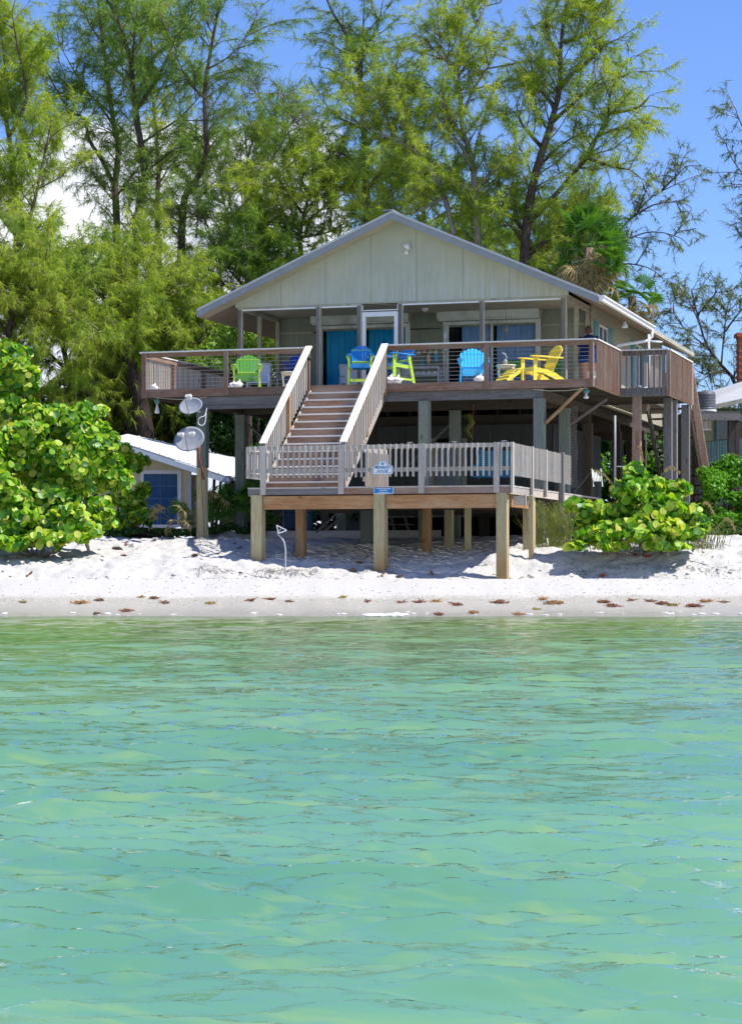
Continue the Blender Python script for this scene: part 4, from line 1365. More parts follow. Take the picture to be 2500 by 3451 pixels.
pine('tallest curved pine left of the house with a long limb rising to the right', 84,
     [(450, 1500), (452, 900), (470, 700), (488, 600), (478, 500), (460, 400), (450, 320), (445, 240), (430, 160), (395, 60), (350, -20)],
     [[0.10, (458, 365), (520, 280), (560, 200), (590, 130), (640, 60), (670, -20)],
      [0.07, (480, 480), (540, 440), (600, 400), (650, 350), (690, 300)],
      [0.06, (488, 580), (540, 540), (590, 500), (640, 490)],
      [0.06, (445, 240), (450, 150), (460, 60), (465, -60)], [0.05, (440, 200), (410, 120), (400, 30), (395, -60)],
      [0.04, (560, 210), (590, 110), (570, 20)], [0.05, (400, 650), (455, 580), (470, 585)]],
     needle_g, 3, 0.26, sec=1.75, dens=0.74, per=19, nw=0.025, nl=0.36, twig=0.65)
pine('slender straight pine between the two tallest stems left of the house', 88,
     [(535, 1500), (537, 930), (530, 700), (535, 560), (525, 450), (518, 350), (510, 270), (512, 150), (500, 30)],
     [[0.07, (530, 700), (500, 650), (490, 600)], [0.05, (535, 620), (580, 550), (640, 510)], [0.05, (545, 470), (545, 420), (600, 300)], [0.04, (515, 300), (470, 200), (450, 100)], [0.04, (520, 330), (580, 230), (600, 100)]],
     needle_y, 4, 0.17, sec=1.7, dens=0.72, per=18, nw=0.025, nl=0.36, twig=0.65)
pine('dark sinuous pine with a thick bowed limb just left of the roof', 83,
     [(570, 1500), (572, 950), (608, 890), (612, 800), (618, 700), (630, 650), (675, 580), (695, 500), (692, 400), (690, 300), (708, 180), (730, 60), (750, -60)],
     [[0.15, (590, 925), (680, 880), (740, 820), (765, 750), (810, 700), (850, 650), (840, 580), (830, 500), (825, 420)],
      [0.07, (850, 655), (920, 600), (990, 540), (1010, 500)], [0.07, (830, 560), (850, 480), (910, 400), (970, 310)],
      [0.06, (690, 330), (640, 280), (600, 200), (580, 120)], [0.05, (700, 230), (770, 190), (830, 120), (880, 20)],
      [0.04, (620, 790), (560, 740), (530, 690)], [0.05, (660, 800), (670, 700), (680, 620)], [0.05, (720, 850), (700, 760), (650, 690)], [0.04, (780, 720), (770, 640), (760, 560)]],
     needle_g, 5, 0.25, sec=1.7, dens=0.72, per=18, nw=0.025, nl=0.36, twig=0.65)
pine('thin pale pine crossing behind the bowed limb', 90,
     [(770, 1400), (750, 1000), (740, 860), (760, 700), (720, 560), (700, 400), (780, 260)],
     [[(740, 860), (690, 760), (640, 680)], [(755, 720), (800, 640), (830, 560)], [(715, 540), (660, 470), (620, 400)], [(740, 780), (850, 700), (900, 640)]],
     needle_d, 6, 0.09, sec=1.7, dens=0.72, per=18, nw=0.025, nl=0.36, twig=0.65, group='tall Australian pines', bmat=bark_l)
pine('round-topped pine rising over the left slope of the roof', 88,
     [(900, 1500), (880, 900), (900, 640), (930, 480), (930, 360), (940, 300)],
     [[(900, 640), (990, 540), (1030, 430), (1010, 340)], [(910, 600), (850, 480), (820, 400)], [(930, 480), (1000, 390), (1050, 340)], [(905, 680), (1010, 600), (1080, 520)], [(920, 400), (870, 320), (830, 290)], [(900, 560), (960, 460), (970, 350)]],
     needle_d, 7, 0.13, sec=1.35, dens=0.65, per=18, nw=0.027, nl=0.34, twig=0.65)
pine('bushy bright pine hanging over the left half of the roof', 80,
     [(1010, 1400), (1015, 900), (1010, 800), (1030, 700), (1050, 600), (1060, 500)],
     [[(1010, 790), (900, 740), (820, 700)], [(1015, 760), (1090, 700), (1180, 640)], [(1020, 720), (950, 620), (900, 560)], [(1030, 680), (1110, 580), (1150, 520)], [(1010, 830), (930, 800), (850, 800)], [(1012, 800), (1110, 780), (1200, 730)], [(1035, 650), (1000, 560), (990, 500)]],
     needle_y, 8, 0.17, sec=1.7, dens=0.9, auto=4, auto_len=2.0, auto_from=0.5)
pine('dark low pine tucked behind the left eave of the roof', 80,
     [(830, 1500), (830, 1100), (840, 950), (850, 850)],
     [[(835, 1020), (760, 960), (700, 900)], [(838, 980), (920, 900), (1000, 860)], [(840, 940), (860, 840), (900, 780)], [(835, 1040), (740, 1060), (690, 1040)]],
     needle_g, 9, 0.12, sec=1.6, dens=1.1, auto=10, auto_len=2.4, auto_from=0.3)
# drooping mass at the left
pine('weeping pine at the left edge behind the sea grape', 74,
     [(60, 1700), (70, 1300), (30, 1000), (50, 860), (60, 760)],
     [[(60, 1150), (150, 1000), (200, 900), (260, 860)], [(40, 1000), (-60, 850), (-120, 760)], [(50, 900), (130, 800), (160, 740)], [(60, 1250), (190, 1160), (290, 1120)], [(50, 950), (0, 820), (10, 740)]],
     needle_y, 10, 0.24, sec=2.2, dens=0.95, auto=10, auto_len=3.4, auto_from=0.15, droop=0.95, nl=0.30, nw=0.024, per=30, group='weeping pines behind the sea grape', yshift=150)
pine('weeping pine with pale dead side branches above the cottage', 75,
     [(430, 1700), (440, 1300), (455, 1120), (430, 1020), (412, 940), (402, 880), (375, 820), (350, 770)],
     [[0.05, (425, 990), (370, 900), (340, 850), (300, 830)], [(405, 900), (470, 820), (500, 760)], [(440, 1100), (540, 1020), (620, 980)], [(450, 1180), (350, 1120), (260, 1100)], [(412, 940), (520, 900), (590, 850)], [(440, 1250), (560, 1190), (650, 1170)], [(430, 1050), (300, 960), (230, 900)]],
     needle_y, 11, 0.20, sec=2.1, dens=0.95, auto=10, auto_len=3.2, auto_from=0.15, droop=0.9, nl=0.30, nw=0.024, per=30, group='weeping pines behind the sea grape', yshift=150)
pine('olive weeping pine between the left edge and the cottage', 77,
     [(240, 1700), (250, 1300), (220, 1050), (200, 940), (215, 850), (235, 780)],
     [[(240, 1250), (330, 1150), (390, 1080)], [(225, 1100), (130, 1000), (80, 930)], [(205, 950), (300, 880), (360, 820)], [(215, 860), (150, 800), (120, 740)], [(245, 1300), (150, 1220), (90, 1180)]],
     needle_g, 12, 0.2, sec=2.2, dens=0.95, auto=11, auto_len=3.2, auto_from=0.15, droop=0.95, nl=0.30, nw=0.024, per=30, group='weeping pines behind the sea grape', yshift=150)
pine('low drooping pine reaching to the left corner of the upper deck', 76,
     [(560, 1700), (560, 1350), (570, 1200), (580, 1080), (600, 980)],
     [[(565, 1280), (480, 1180), (420, 1140)], [(570, 1220), (640, 1150), (690, 1120)], [(575, 1120), (650, 1020), (680, 950)], [(565, 1330), (470, 1300), (400, 1290)], [(560, 1400), (480, 1360), (420, 1380)], [(575, 1150), (500, 1050), (470, 980)]],
     needle_y, 13, 0.16, sec=1.9, dens=1.15, auto=10, auto_len=2.7, auto_from=0.2, droop=0.9, nl=0.30, nw=0.024, per=30, group='weeping pines behind the sea grape', yshift=150)
# centre and right
pine('tall pine whose top fans out over the ridge of the roof', 80,
     [(1245, 1300), (1240, 800), (1232, 600), (1225, 420), (1215, 280), (1200, 200), (1165, 110), (1120, 40), (1090, -40)],
     [[0.09, (1215, 260), (1222, 150), (1225, 60), (1230, -60)], [0.06, (1205, 215), (1150, 170), (1110, 140)], [0.06, (1222, 330), (1170, 270), (1110, 230)], [0.07, (1220, 180), (1270, 90), (1290, 0)],
      [(1225, 430), (1150, 400), (1090, 340)], [(1232, 560), (1160, 520), (1100, 500)], [(1235, 640), (1300, 560), (1340, 480)], [(1232, 500), (1280, 420), (1330, 330)], [(1236, 700), (1180, 620), (1140, 560)], [(1222, 380), (1300, 280), (1350, 180)]],
     needle_g, 14, 0.22, sec=1.45, dens=0.75, per=20, nw=0.025)
pine('broad bright pine behind the right slope with pale forking limbs', 76,
     [(1615, 1300), (1612, 850), (1600, 640), (1590, 540), (1560, 440), (1552, 360), (1545, 250), (1555, 120), (1560, 0)],
     [[0.13, (1530, 790), (1490, 640), (1440, 560), (1400, 510), (1330, 470), (1240, 430), (1180, 400)], [0.08, (1440, 560), (1405, 490), (1400, 420)],
      [0.09, (1560, 390), (1590, 310), (1640, 230), (1680, 160)], [0.08, (1560, 470), (1510, 390), (1490, 330), (1440, 280)],
      [(1590, 550), (1540, 470), (1480, 400), (1430, 370)], [0.07, (1552, 340), (1520, 240), (1490, 160), (1470, 60)], [(1600, 640), (1680, 560), (1740, 500)], [(1400, 520), (1350, 400), (1330, 290)],
      [(1250, 435), (1190, 350), (1150, 300)], [(1490, 640), (1420, 640), (1330, 640)], [(1545, 250), (1480, 180), (1400, 120)], [(1555, 150), (1620, 60), (1650, -40)], [(1500, 660), (1380, 720), (1280, 700)], [(1330, 470), (1280, 330), (1260, 230)], [(1605, 700), (1560, 620), (1520, 600)], [(1610, 740), (1680, 680), (1730, 640)]],
     needle_y, 15, 0.20, sec=2.0, dens=0.9, per=22, nw=0.025, bmat=bark_l)
pine('big full-crowned pine right of the ridge leaning toward the palm', 76,
     [(1760, 1300), (1765, 900), (1780, 720), (1800, 600), (1830, 500), (1860, 400), (1885, 300), (1888, 180), (1900, 60), (1920, -60)],
     [[0.13, (1770, 760), (1850, 680), (1925, 590), (1985, 520), (2020, 440), (2060, 380), (2110, 330)], [0.07, (2050, 390), (2060, 300), (2110, 210)], [0.07, (2010, 460), (2080, 430), (2150, 400)],
      [0.08, (1815, 560), (1900, 480), (1980, 440)], [(1885, 300), (1960, 200), (1990, 100), (2000, 0)], [(1870, 360), (1800, 270), (1790, 180)], [(1890, 200), (1840, 100), (1850, 0)], [(1860, 410), (1950, 330), (2040, 250)],
      [(1900, 60), (1970, 30), (2020, -40)], [(1980, 530), (2060, 560), (2120, 570)], [(1830, 500), (1760, 420), (1740, 350)], [(1770, 780), (1700, 700), (1680, 620)], [(1850, 690), (1940, 700), (2030, 690)],
      [(1765, 850), (1880, 800), (1990, 800)], [(1940, 240), (2020, 170), (2060, 120)], [(1900, 140), (1960, 120), (2010, 60)], [(2060, 380), (2150, 360), (2190, 320)], [(1765, 880), (1830, 830), (1900, 850)], [(1765, 820), (1720, 760), (1660, 770)]],
     needle_y, 16, 0.26, sec=1.9, dens=0.9, per=22, nw=0.025)
pine('grey-green branch tree reaching out right of the fan palm', 82,
     [(2000, 1400), (1990, 1000), (1980, 820), (1990, 720)],
     [[0.06, (1990, 860), (2080, 780), (2140, 720), (2200, 660), (2300, 610), (2350, 590)], [0.05, (2120, 740), (2200, 690), (2290, 680), (2330, 700)], [0.05, (2000, 900), (2110, 810), (2200, 780), (2290, 800), (2320, 830)], [0.04, (2150, 715), (2180, 630), (2210, 570)],
      [(1990, 940), (2090, 890), (2180, 900), (2240, 940)], [(2230, 640), (2280, 590), (2310, 560)]],
     needle_d, 17, 0.14, sec=1.0, dens=0.75, per=17, branch_bare=0.35, trunk_bare=0.5, nl=0.26)
pine('sparse far pine above the grey roof at the right edge', 85,
     [(2520, 1500), (2480, 1300), (2430, 1230), (2380, 1160), (2350, 1060), (2330, 980)],
     [[0.05, (2430, 1230), (2440, 1120), (2450, 1040), (2480, 960)], [0.04, (2380, 1170), (2300, 1100), (2260, 1050), (2200, 1060)], [0.04, (2360, 1100), (2320, 1010), (2280, 975)], [0.05, (2470, 1280), (2500, 1180), (2520, 1080)],
      [0.04, (2400, 1200), (2340, 1200), (2300, 1240)], [(2440, 1120), (2500, 1040), (2540, 1000)], [(2450, 1250), (2370, 1260), (2330, 1230)], [(2350, 1060), (2400, 1000), (2420, 970)]],
     needle_d, 18, 0.13, sec=1.15, dens=0.8, per=17, nl=0.26, trunk_bare=0.2)
pine('pine mostly out of view with sprays at the upper right edge', 76,
     [(2620, 1500), (2610, 900), (2590, 600), (2580, 400), (2570, 250)],
     [[0.05, (2600, 720), (2530, 620), (2470, 540), (2440, 470)], [0.05, (2590, 560), (2530, 480), (2490, 400), (2480, 370)], [(2600, 850), (2540, 780), (2500, 740)], [(2600, 780), (2560, 800), (2500, 800)], [(2585, 500), (2640, 400), (2660, 300)]],
     needle_d, 19, 0.16, sec=1.1, dens=0.8, per=17, nl=0.26, trunk_bare=0.4, branch_bare=0.3)
# backing trees that close the gaps low down behind the house
pine('shaded pine filling the gap behind the chimney side of the ridge', 82,
     [(1440, 1300), (1440, 900), (1430, 700), (1420, 560)],
     [[(1438, 800), (1350, 720), (1290, 700)], [(1435, 760), (1520, 700), (1580, 690)], [(1430, 700), (1380, 600), (1330, 560)], [(1440, 880), (1550, 820), (1660, 800)], [(1440, 860), (1340, 800), (1240, 780)]],
     needle_g, 20, 0.14, sec=2.0, dens=1.0, auto=10, auto_len=3.0, auto_from=0.3)
pine('shaded low pine behind the right slope of the roof', 84,
     [(1860, 1400), (1850, 1000), (1840, 850), (1850, 760)],
     [[(1850, 1000), (1760, 920), (1690, 880)], [(1850, 940), (1930, 860), (1990, 830)], [(1845, 900), (1780, 800), (1720, 760)], [(1850, 1040), (1950, 1000), (2060, 980)]],
     needle_g, 21, 0.14, sec=1.9, dens=1.1, auto=10, auto_len=2.6, auto_from=0.3)

# the one massive trunk behind the cottage, deep shade put into its bark colour
dt = thing('old_pine_tree', 'massive dark furrowed trunk rising behind the white-roofed cottage', 'tree', at(480, 1700, 74) * 1.0)
o_ = at(480, 1700, 74)
MB().tube([Vector((0, 0, -1.5)), at(482, 1450, 74) - o_, at(470, 1340, 74) - o_, at(440, 1230, 74) - o_, at(400, 1120, 74) - o_], [0.50, 0.38, 0.30, 0.25, 0.12], 12).build('trunk', bark('shaded_old_bark', (0.02, 0.014, 0.012), (0.06, 0.045, 0.038)), dt, smooth=True)
MB().tube([at(470, 1340, 74) - o_, at(500, 1220, 74.5) - o_, at(470, 1180, 75) - o_, at(400, 1150, 75) - o_], [0.17, 0.12, 0.08, 0.04], 8).build('limb', bark_l, dt, smooth=True)


# ------------------------------------------------------------------ broad-leaved thickets
def leaf_cloud(rg, centres, radii, n, size, flat=0.6):
    """many small leaf quads spread through lumpy volumes"""
    centres = np.array(centres)
    radii = np.array(radii)
    w = radii[:, 0] * radii[:, 1] * radii[:, 2]
    k = rg.choice(len(centres), n, p=w / w.sum())
    d = unit(rg.normal(0, 1, (n, 3)))
    rr = rg.uniform(0.25, 1.0, (n, 1)) ** 0.45
    P_ = centres[k] + d * radii[k] * rr
    nrm = unit(d * 0.7 + rg.normal(0, 0.6, (n, 3)) + np.array([0, 0, 0.5]))
    a = unit(np.cross(nrm, rg.normal(0, 1, (n, 3))))
    b = np.cross(nrm, a) * flat
    s_ = size * rg.uniform(0.6, 1.3, (n, 1))
    V_ = np.stack([P_ - a * s_, P_ - b * s_, P_ + a * s_, P_ + b * s_], 1).reshape(-1, 3)
    return V_, np.arange(4 * n).reshape(-1, 4)


def thicket(name, label, cat, mat, blobs, n, size, seed, stems=4, kind=None, group=None):
    rg = np.random.default_rng(seed)
    cs = [tuple(at(b[0], b[1], b[2])) for b in blobs]
    cs = [(c[0], c[1], c[2]) for c in cs]
    rd_ = [(b[3], b[3] * 0.9, b[4]) for b in blobs]
    # break each lump into smaller ones
    c2, r2 = [], []
    for c, r in zip(cs, rd_):
        for _ in range(9):
            o = unit(rg.normal(0, 1, 3)) * rg.uniform(0.3, 0.85)
            c2.append((c[0] + o[0] * r[0], c[1] + o[1] * r[1], c[2] + o[2] * r[2]))
            q = rg.uniform(0.28, 0.5)
            r2.append((r[0] * q, r[1] * q, r[2] * q))
    base = Vector((np.mean([c[0] for c in cs]), np.mean([c[1] for c in cs]), 1.6))
    root = thing(name, label, cat, base, 0, group)
    V_, F_ = leaf_cloud(rg, c2, r2, n, size)
    link('crown', fast_mesh('crown', V_ - np.array(base), F_, mat), root)
    mb = MB()
    for i in range(stems):
        c = Vector(c2[int(rg.integers(len(c2)))]) - base
        mb.tube([Vector((c.x * 0.3, c.y * 0.3, -0.3)), Vector((c.x * 0.6, c.y * 0.6, c.z * 0.5)), c], [0.07, 0.05, 0.02], 5)
    mb.build('stems', bark_d, root, smooth=True)
    return root


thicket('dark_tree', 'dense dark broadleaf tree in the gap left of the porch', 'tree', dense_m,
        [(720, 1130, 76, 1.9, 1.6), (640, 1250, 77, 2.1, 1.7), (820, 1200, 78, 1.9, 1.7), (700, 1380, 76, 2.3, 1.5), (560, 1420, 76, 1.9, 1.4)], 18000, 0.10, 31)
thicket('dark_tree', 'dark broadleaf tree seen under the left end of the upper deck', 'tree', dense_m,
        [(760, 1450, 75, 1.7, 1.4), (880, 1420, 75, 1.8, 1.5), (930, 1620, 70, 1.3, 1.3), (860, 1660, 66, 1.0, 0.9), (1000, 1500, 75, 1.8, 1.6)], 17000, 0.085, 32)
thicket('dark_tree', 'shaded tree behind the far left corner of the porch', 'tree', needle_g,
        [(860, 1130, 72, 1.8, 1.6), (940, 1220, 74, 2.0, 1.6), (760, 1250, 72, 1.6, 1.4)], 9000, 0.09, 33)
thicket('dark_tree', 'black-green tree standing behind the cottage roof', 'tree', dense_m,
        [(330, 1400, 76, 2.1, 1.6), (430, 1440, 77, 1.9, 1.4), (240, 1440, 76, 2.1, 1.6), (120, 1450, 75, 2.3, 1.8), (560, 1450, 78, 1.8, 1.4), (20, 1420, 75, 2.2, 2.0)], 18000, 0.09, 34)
thicket('leafy_shrub', 'bright green shrub in the gap at the right behind the neighbour posts', 'shrub', brightbush_m,
        [(2420, 1640, 57, 0.75, 0.7), (2475, 1600, 57.5, 0.7, 0.75), (2500, 1720, 57, 0.8, 0.6), (2400, 1740, 56.5, 0.6, 0.4)], 8000, 0.06, 35)
thicket('leafy_shrub', 'shaded shrubs seen between the pilings under the house', 'shrub', brightbush_m,
        [(1960, 1560, 74, 1.3, 1.1), (2080, 1600, 74, 1.5, 1.1), (1720, 1650, 76, 1.3, 0.8), (1540, 1790, 76, 1.0, 0.6)], 6000, 0.07, 36)
thicket('ground_cover', 'low dark ground vines at the edge of the sand before the cottage', 'ground cover', dense_m,
        [(560, 1790, 54.8, 0.6, 0.12), (640, 1795, 54.6, 0.6, 0.12), (700, 1785, 55, 0.5, 0.14), (770, 1780, 55.5, 0.6, 0.2), (420, 1795, 55, 0.9, 0.16), (860, 1785, 55.5, 0.5, 0.18)], 5000, 0.04, 37, stems=1)['kind'] = 'stuff'
thicket('ground_cover', 'shaded weeds on the ground at the far right beyond the sea grape', 'ground cover', dense_m,
        [(2440, 1790, 56, 0.9, 0.2), (2340, 1780, 57, 0.8, 0.25), (2560, 1790, 56, 1.0, 0.25)], 4000, 0.05, 38, stems=1)['kind'] = 'stuff'


# ------------------------------------------------------------------ sea grapes
def grape_leaf(seed):
    """round leathery leaf, folded a little along its vein, notched at the stalk"""
    rg = random.Random(seed)
    mb = MB()
    n = 12
    fold = rg.uniform(0.10, 0.28)
    vs = [(0, 0.0, 0)]
    for i in range(n):
        t = 2 * math.pi * i / n + math.pi / n
        r = 1.0 * (1 - 0.16 * max(0, math.cos(t + math.pi)) ** 6) * rg.uniform(0.95, 1.03)
        x, y = r * math.cos(t), r * 0.96 * math.sin(t)
        vs.append((x, y, fold * abs(y) + 0.12 * x * x * rg.choice((-1, 1)) * 0.6 + rg.uniform(-0.03, 0.03)))
    mb.add(vs, [(0, 1 + i, 1 + (i + 1) % n) for i in range(n)])
    mb.add([(-0.95, -0.03, 0.0), (-0.95, 0.03, 0.0), (-1.45, 0.0, -0.12)], [(0, 1, 2)])
    return mb.mesh('leaf', grape_m, True)


LEAVES = [grape_leaf(i) for i in range(5)]
LV = []
for m_ in LEAVES:
    v_ = np.array([tuple(v.co) for v in m_.vertices])
    f_ = np.array([tuple(p.vertices) for p in m_.polygons])
    LV.append((v_, f_))


def sea_grape(label, blobs, n, size, seed, base_px, singles=300, twigs=None, cat='shrub', dark=False):
    rg = np.random.default_rng(seed)
    base = at(*base_px)
    base.z = gz(base.x, base.y)
    root = thing('sea_grape', label, cat, base, 0, 'sea grape bushes on the bank')
    cs, rr_ = [], []
    for b in blobs:
        c = at(b[0], b[1], b[2])
        for _ in range(7):
            o = unit(rg.normal(0, 1, 3)) * rg.uniform(0.15, 0.8)
            cs.append(c + Vector((o[0] * b[3], o[1] * b[3] * 0.8, o[2] * b[4])))
            q = rg.uniform(0.3, 0.55)
            rr_.append((b[3] * q, b[3] * q, b[4] * q))
    cs = np.array([tuple(c) for c in cs])
    rr_ = np.array(rr_)
    w = rr_[:, 0] * rr_[:, 2]
    k = rg.choice(len(cs), n, p=w / w.sum())
    d = unit(rg.normal(0, 1, (n, 3)) + np.array([0, 0, 0.15]))
    P_ = cs[k] + d * rr_[k] * rg.uniform(0.55, 1.05, (n, 1))
    keep = P_[:, 2] > base.z + 0.06
    P_, d = P_[keep], d[keep]
    n = len(P_)
    # leaves stand up and turn to the light: normals between outward, up and toward the open water
    sunv = np.array(tuple(to_sun))
    nrm = unit(d * 0.55 + rg.normal(0, 0.68, (n, 3)) + sunv * 0.40 + np.array([0, -0.30, 0.1]))
    up_ = unit(np.array([0, 0, 1.0]) + rg.normal(0, 0.45, (n, 3)))
    ax = unit(up_ - nrm * np.sum(up_ * nrm, 1, keepdims=True))
    ay = np.cross(nrm, ax)
    s_ = size * rg.choice([0.7, 0.9, 1.0, 1.15], n)
    # the 300 nearest the viewer are leaves of their own
    cv = np.array(tuple(CAM))
    out = np.linalg.norm((P_ - cs.mean(0)) * np.array([1, 1, 1]), axis=1)
    fwd = (P_ - cv) @ np.array(tuple(FW))
    order = np.argsort(fwd - 0.15 * out - s_ * 3)
    own = order[:singles]
    rest = order[singles:]
    bo = np.array(tuple(base))
    for i in own:
        o = link('leaf', LEAVES[int(rg.integers(5))], root)
        M = Matrix(((ax[i][0], ay[i][0], nrm[i][0]), (ax[i][1], ay[i][1], nrm[i][1]), (ax[i][2], ay[i][2], nrm[i][2]))).to_4x4()
        o.matrix_local = Matrix.Translation(Vector(P_[i] - bo)) @ M @ Matrix.Scale(float(s_[i]), 4)
    Vs, Fs, nb = [], [], 0
    which = rg.integers(0, 5, len(rest))
    for q in range(5):
        ids = rest[which == q]
        if not len(ids):
            continue
        v_, f_ = LV[q]
        Mx = np.stack([ax[ids], ay[ids], nrm[ids]], 2) * s_[ids][:, None, None]
        vv = np.einsum('nij,kj->nki', Mx, v_) + (P_[ids] - bo)[:, None, :]
        Vs.append(vv.reshape(-1, 3))
        Fs.append((f_[None, :, :] + (np.arange(len(ids)) * len(v_))[:, None, None] + nb).reshape(-1, 3))
        nb += len(ids) * len(v_)
    fo = link('foliage', fast_mesh('foliage', np.concatenate(Vs), np.concatenate(Fs), grape_m, True), root)
    fo['kind'] = 'stuff'
    # woody stems
    for j in range(12):
        c = Vector(cs[int(rg.integers(len(cs)))]) - base
        mid = Vector((c.x * 0.55, c.y * 0.5, max(0.05, c.z * 0.35))) + Vector(rg.normal(0, 0.08, 3))
        MB().tube([Vector((c.x * 0.12, c.y * 0.1, -0.1)), mid, c], [0.035, 0.025, 0.01], 6).build('stem', root_m if not dark else bark_d, root, smooth=True)
    return root


sea_grape('big sunlit sea grape filling the left edge of the beach bank',
          [(60, 1240, 50.0, 0.55, 0.55), (20, 1340, 50, 0.8, 0.7), (150, 1400, 49.8, 0.7, 0.55), (60, 1520, 49.4, 1.0, 0.8), (260, 1440, 50.0, 0.75, 0.5), (330, 1390, 50.4, 0.35, 0.3), (360, 1480, 50.2, 0.45, 0.45), (230, 1560, 49.3, 0.95, 0.65),
           (60, 1680, 49.0, 1.1, 0.7), (200, 1680, 49.4, 0.9, 0.55), (330, 1710, 49.6, 0.42, 0.26), (150, 1600, 50, 1.2, 0.9), (180, 1740, 48.6, 0.75, 0.4), (200, 1820, 48.3, 0.28, 0.25), (-80, 1600, 49.5, 1.0, 1.5), (330, 1600, 50.6, 0.55, 0.5), (20, 1790, 49, 0.9, 0.36), (-60, 1380, 50.5, 1.0, 0.9), (90, 1800, 48.8, 0.9, 0.36), (230, 1770, 48.8, 0.75, 0.34), (340, 1740, 49.4, 0.5, 0.3), (370, 1600, 50.4, 0.42, 0.6), (20, 1190, 50.5, 0.5, 0.4), (300, 1500, 49.8, 0.8, 0.6), (150, 1812, 48.6, 0.9, 0.24), (290, 1795, 48.8, 0.6, 0.25), (30, 1825, 48.4, 0.9, 0.22)],
          18000, 0.090, 41, (120, 1830, 49.5))
sea_grape('shaded dark sea grape in front of the cottage window',
          [(430, 1560, 55.6, 0.55, 0.45), (430, 1680, 55.3, 0.55, 0.5), (470, 1740, 55.0, 0.45, 0.3), (380, 1750, 55.0, 0.6, 0.35), (490, 1650, 55.6, 0.28, 0.3), (360, 1600, 55.6, 0.6, 0.5)],
          2600, 0.092, 42, (430, 1790, 55.3), dark=True)
sea_grape('low round sea grape bush on the bank right of the decks',
          [(2130, 1700, 47.8, 0.95, 0.62), (2020, 1730, 47.6, 0.72, 0.50), (2270, 1730, 47.7, 0.78, 0.48), (2150, 1630, 47.9, 0.50, 0.42), (2130, 1585, 48.0, 0.22, 0.22), (1950, 1730, 47.5, 0.42, 0.36), (2350, 1770, 47.6, 0.38, 0.28), (2150, 1790, 47.3, 1.1, 0.34), (2030, 1800, 47.3, 0.7, 0.34), (2280, 1800, 47.3, 0.7, 0.28), (1945, 1850, 47.0, 0.32, 0.16), (2060, 1845, 47.1, 0.5, 0.16), (2250, 1840, 47.1, 0.6, 0.14), (2270, 1650, 47.9, 0.44, 0.30)],
          4600, 0.094, 43, (2150, 1850, 47.8))
# bleached roots hanging from the right bush over the bank
rg_ = random.Random(5)
rt = thing('exposed_roots', 'tangle of bleached roots hanging out under the right-hand sea grape', 'roots', (0, 0, 0))
b0 = at(2150, 1850, 47.5)
rt.location = b0
for i in range(46):
    px = rg_.uniform(1960, 2360)
    p0 = at(px, rg_.uniform(1800, 1840), 47.4) - b0
    pts = [p0]
    dr_ = rg_.choice((-1, 1)) * rg_.uniform(0.02, 0.14)
    for j in range(5):
        q = pts[-1] + RT * (dr_ + rg_.uniform(-0.05, 0.05)) + Vector((0, 0, -rg_.uniform(0.01, 0.085))) - FW * rg_.uniform(0.0, 0.07)
        pts.append(q)
    MB().tube(pts, [0.014, 0.012, 0.010, 0.008, 0.006, 0.003], 5).build('root', root_m, rt, smooth=True)


# ------------------------------------------------------------------ palms
def frond_mesh(name, seed, nseg=20, span=215, R=0.74, dry=False, stalk=0.85, mat=None):
    """one fan leaf: stalk plus pointed folded segments with splitting tips"""
    rg = random.Random(seed)
    mb = MB()
    mb.beam((0, 0, 0), (stalk, 0, 0), 0.022, 0.016)
    for i in range(nseg):
        if dry and rg.random() < 0.25:
            continue
        a = rad(-span / 2 + span * (i + 0.5) / nseg)
        L = R * (0.72 + 0.28 * math.cos(a * 0.6)) * rg.uniform(0.9, 1.05)
        w = 0.5 * rad(span) / nseg * R * 0.46
        ca, sa = math.cos(a), math.sin(a)
        dz = (-0.10 if not dry else -0.45) * L * rg.uniform(0.5, 1.6)
        bend = rg.uniform(-0.05, 0.05)
        o = (stalk, 0, 0)
        m1 = (o[0] + ca * L * 0.55 - sa * w, sa * L * 0.55 + ca * w, 0.03)
        m0 = (o[0] + ca * L * 0.55, sa * L * 0.55, -0.015)
        m2 = (o[0] + ca * L * 0.55 + sa * w, sa * L * 0.55 - ca * w, 0.03)
        tp = (o[0] + ca * L + bend, sa * L + bend, dz)
        mb.add([o, m1, m0, m2, tp], [(0, 1, 2), (0, 2, 3), (1, 4, 2), (2, 4, 3)])
    return mb.mesh(name, mat or (dryfrond_m if dry else frond_m))


FG = [frond_mesh('frond', i) for i in range(3)]
FD = [frond_mesh('dry_frond', 10 + i, dry=True) for i in range(3)]


def put_frond(root, data, name, loc, az_, el_, roll, sc):
    o = link(name, data, root)
    M = Matrix.Rotation(az_, 4, 'Z') @ Matrix.Rotation(-el_, 4, 'Y') @ Matrix.Rotation(roll, 4, 'X')
    o.matrix_local = Matrix.Translation(loc) @ M @ Matrix.Scale(sc, 4)


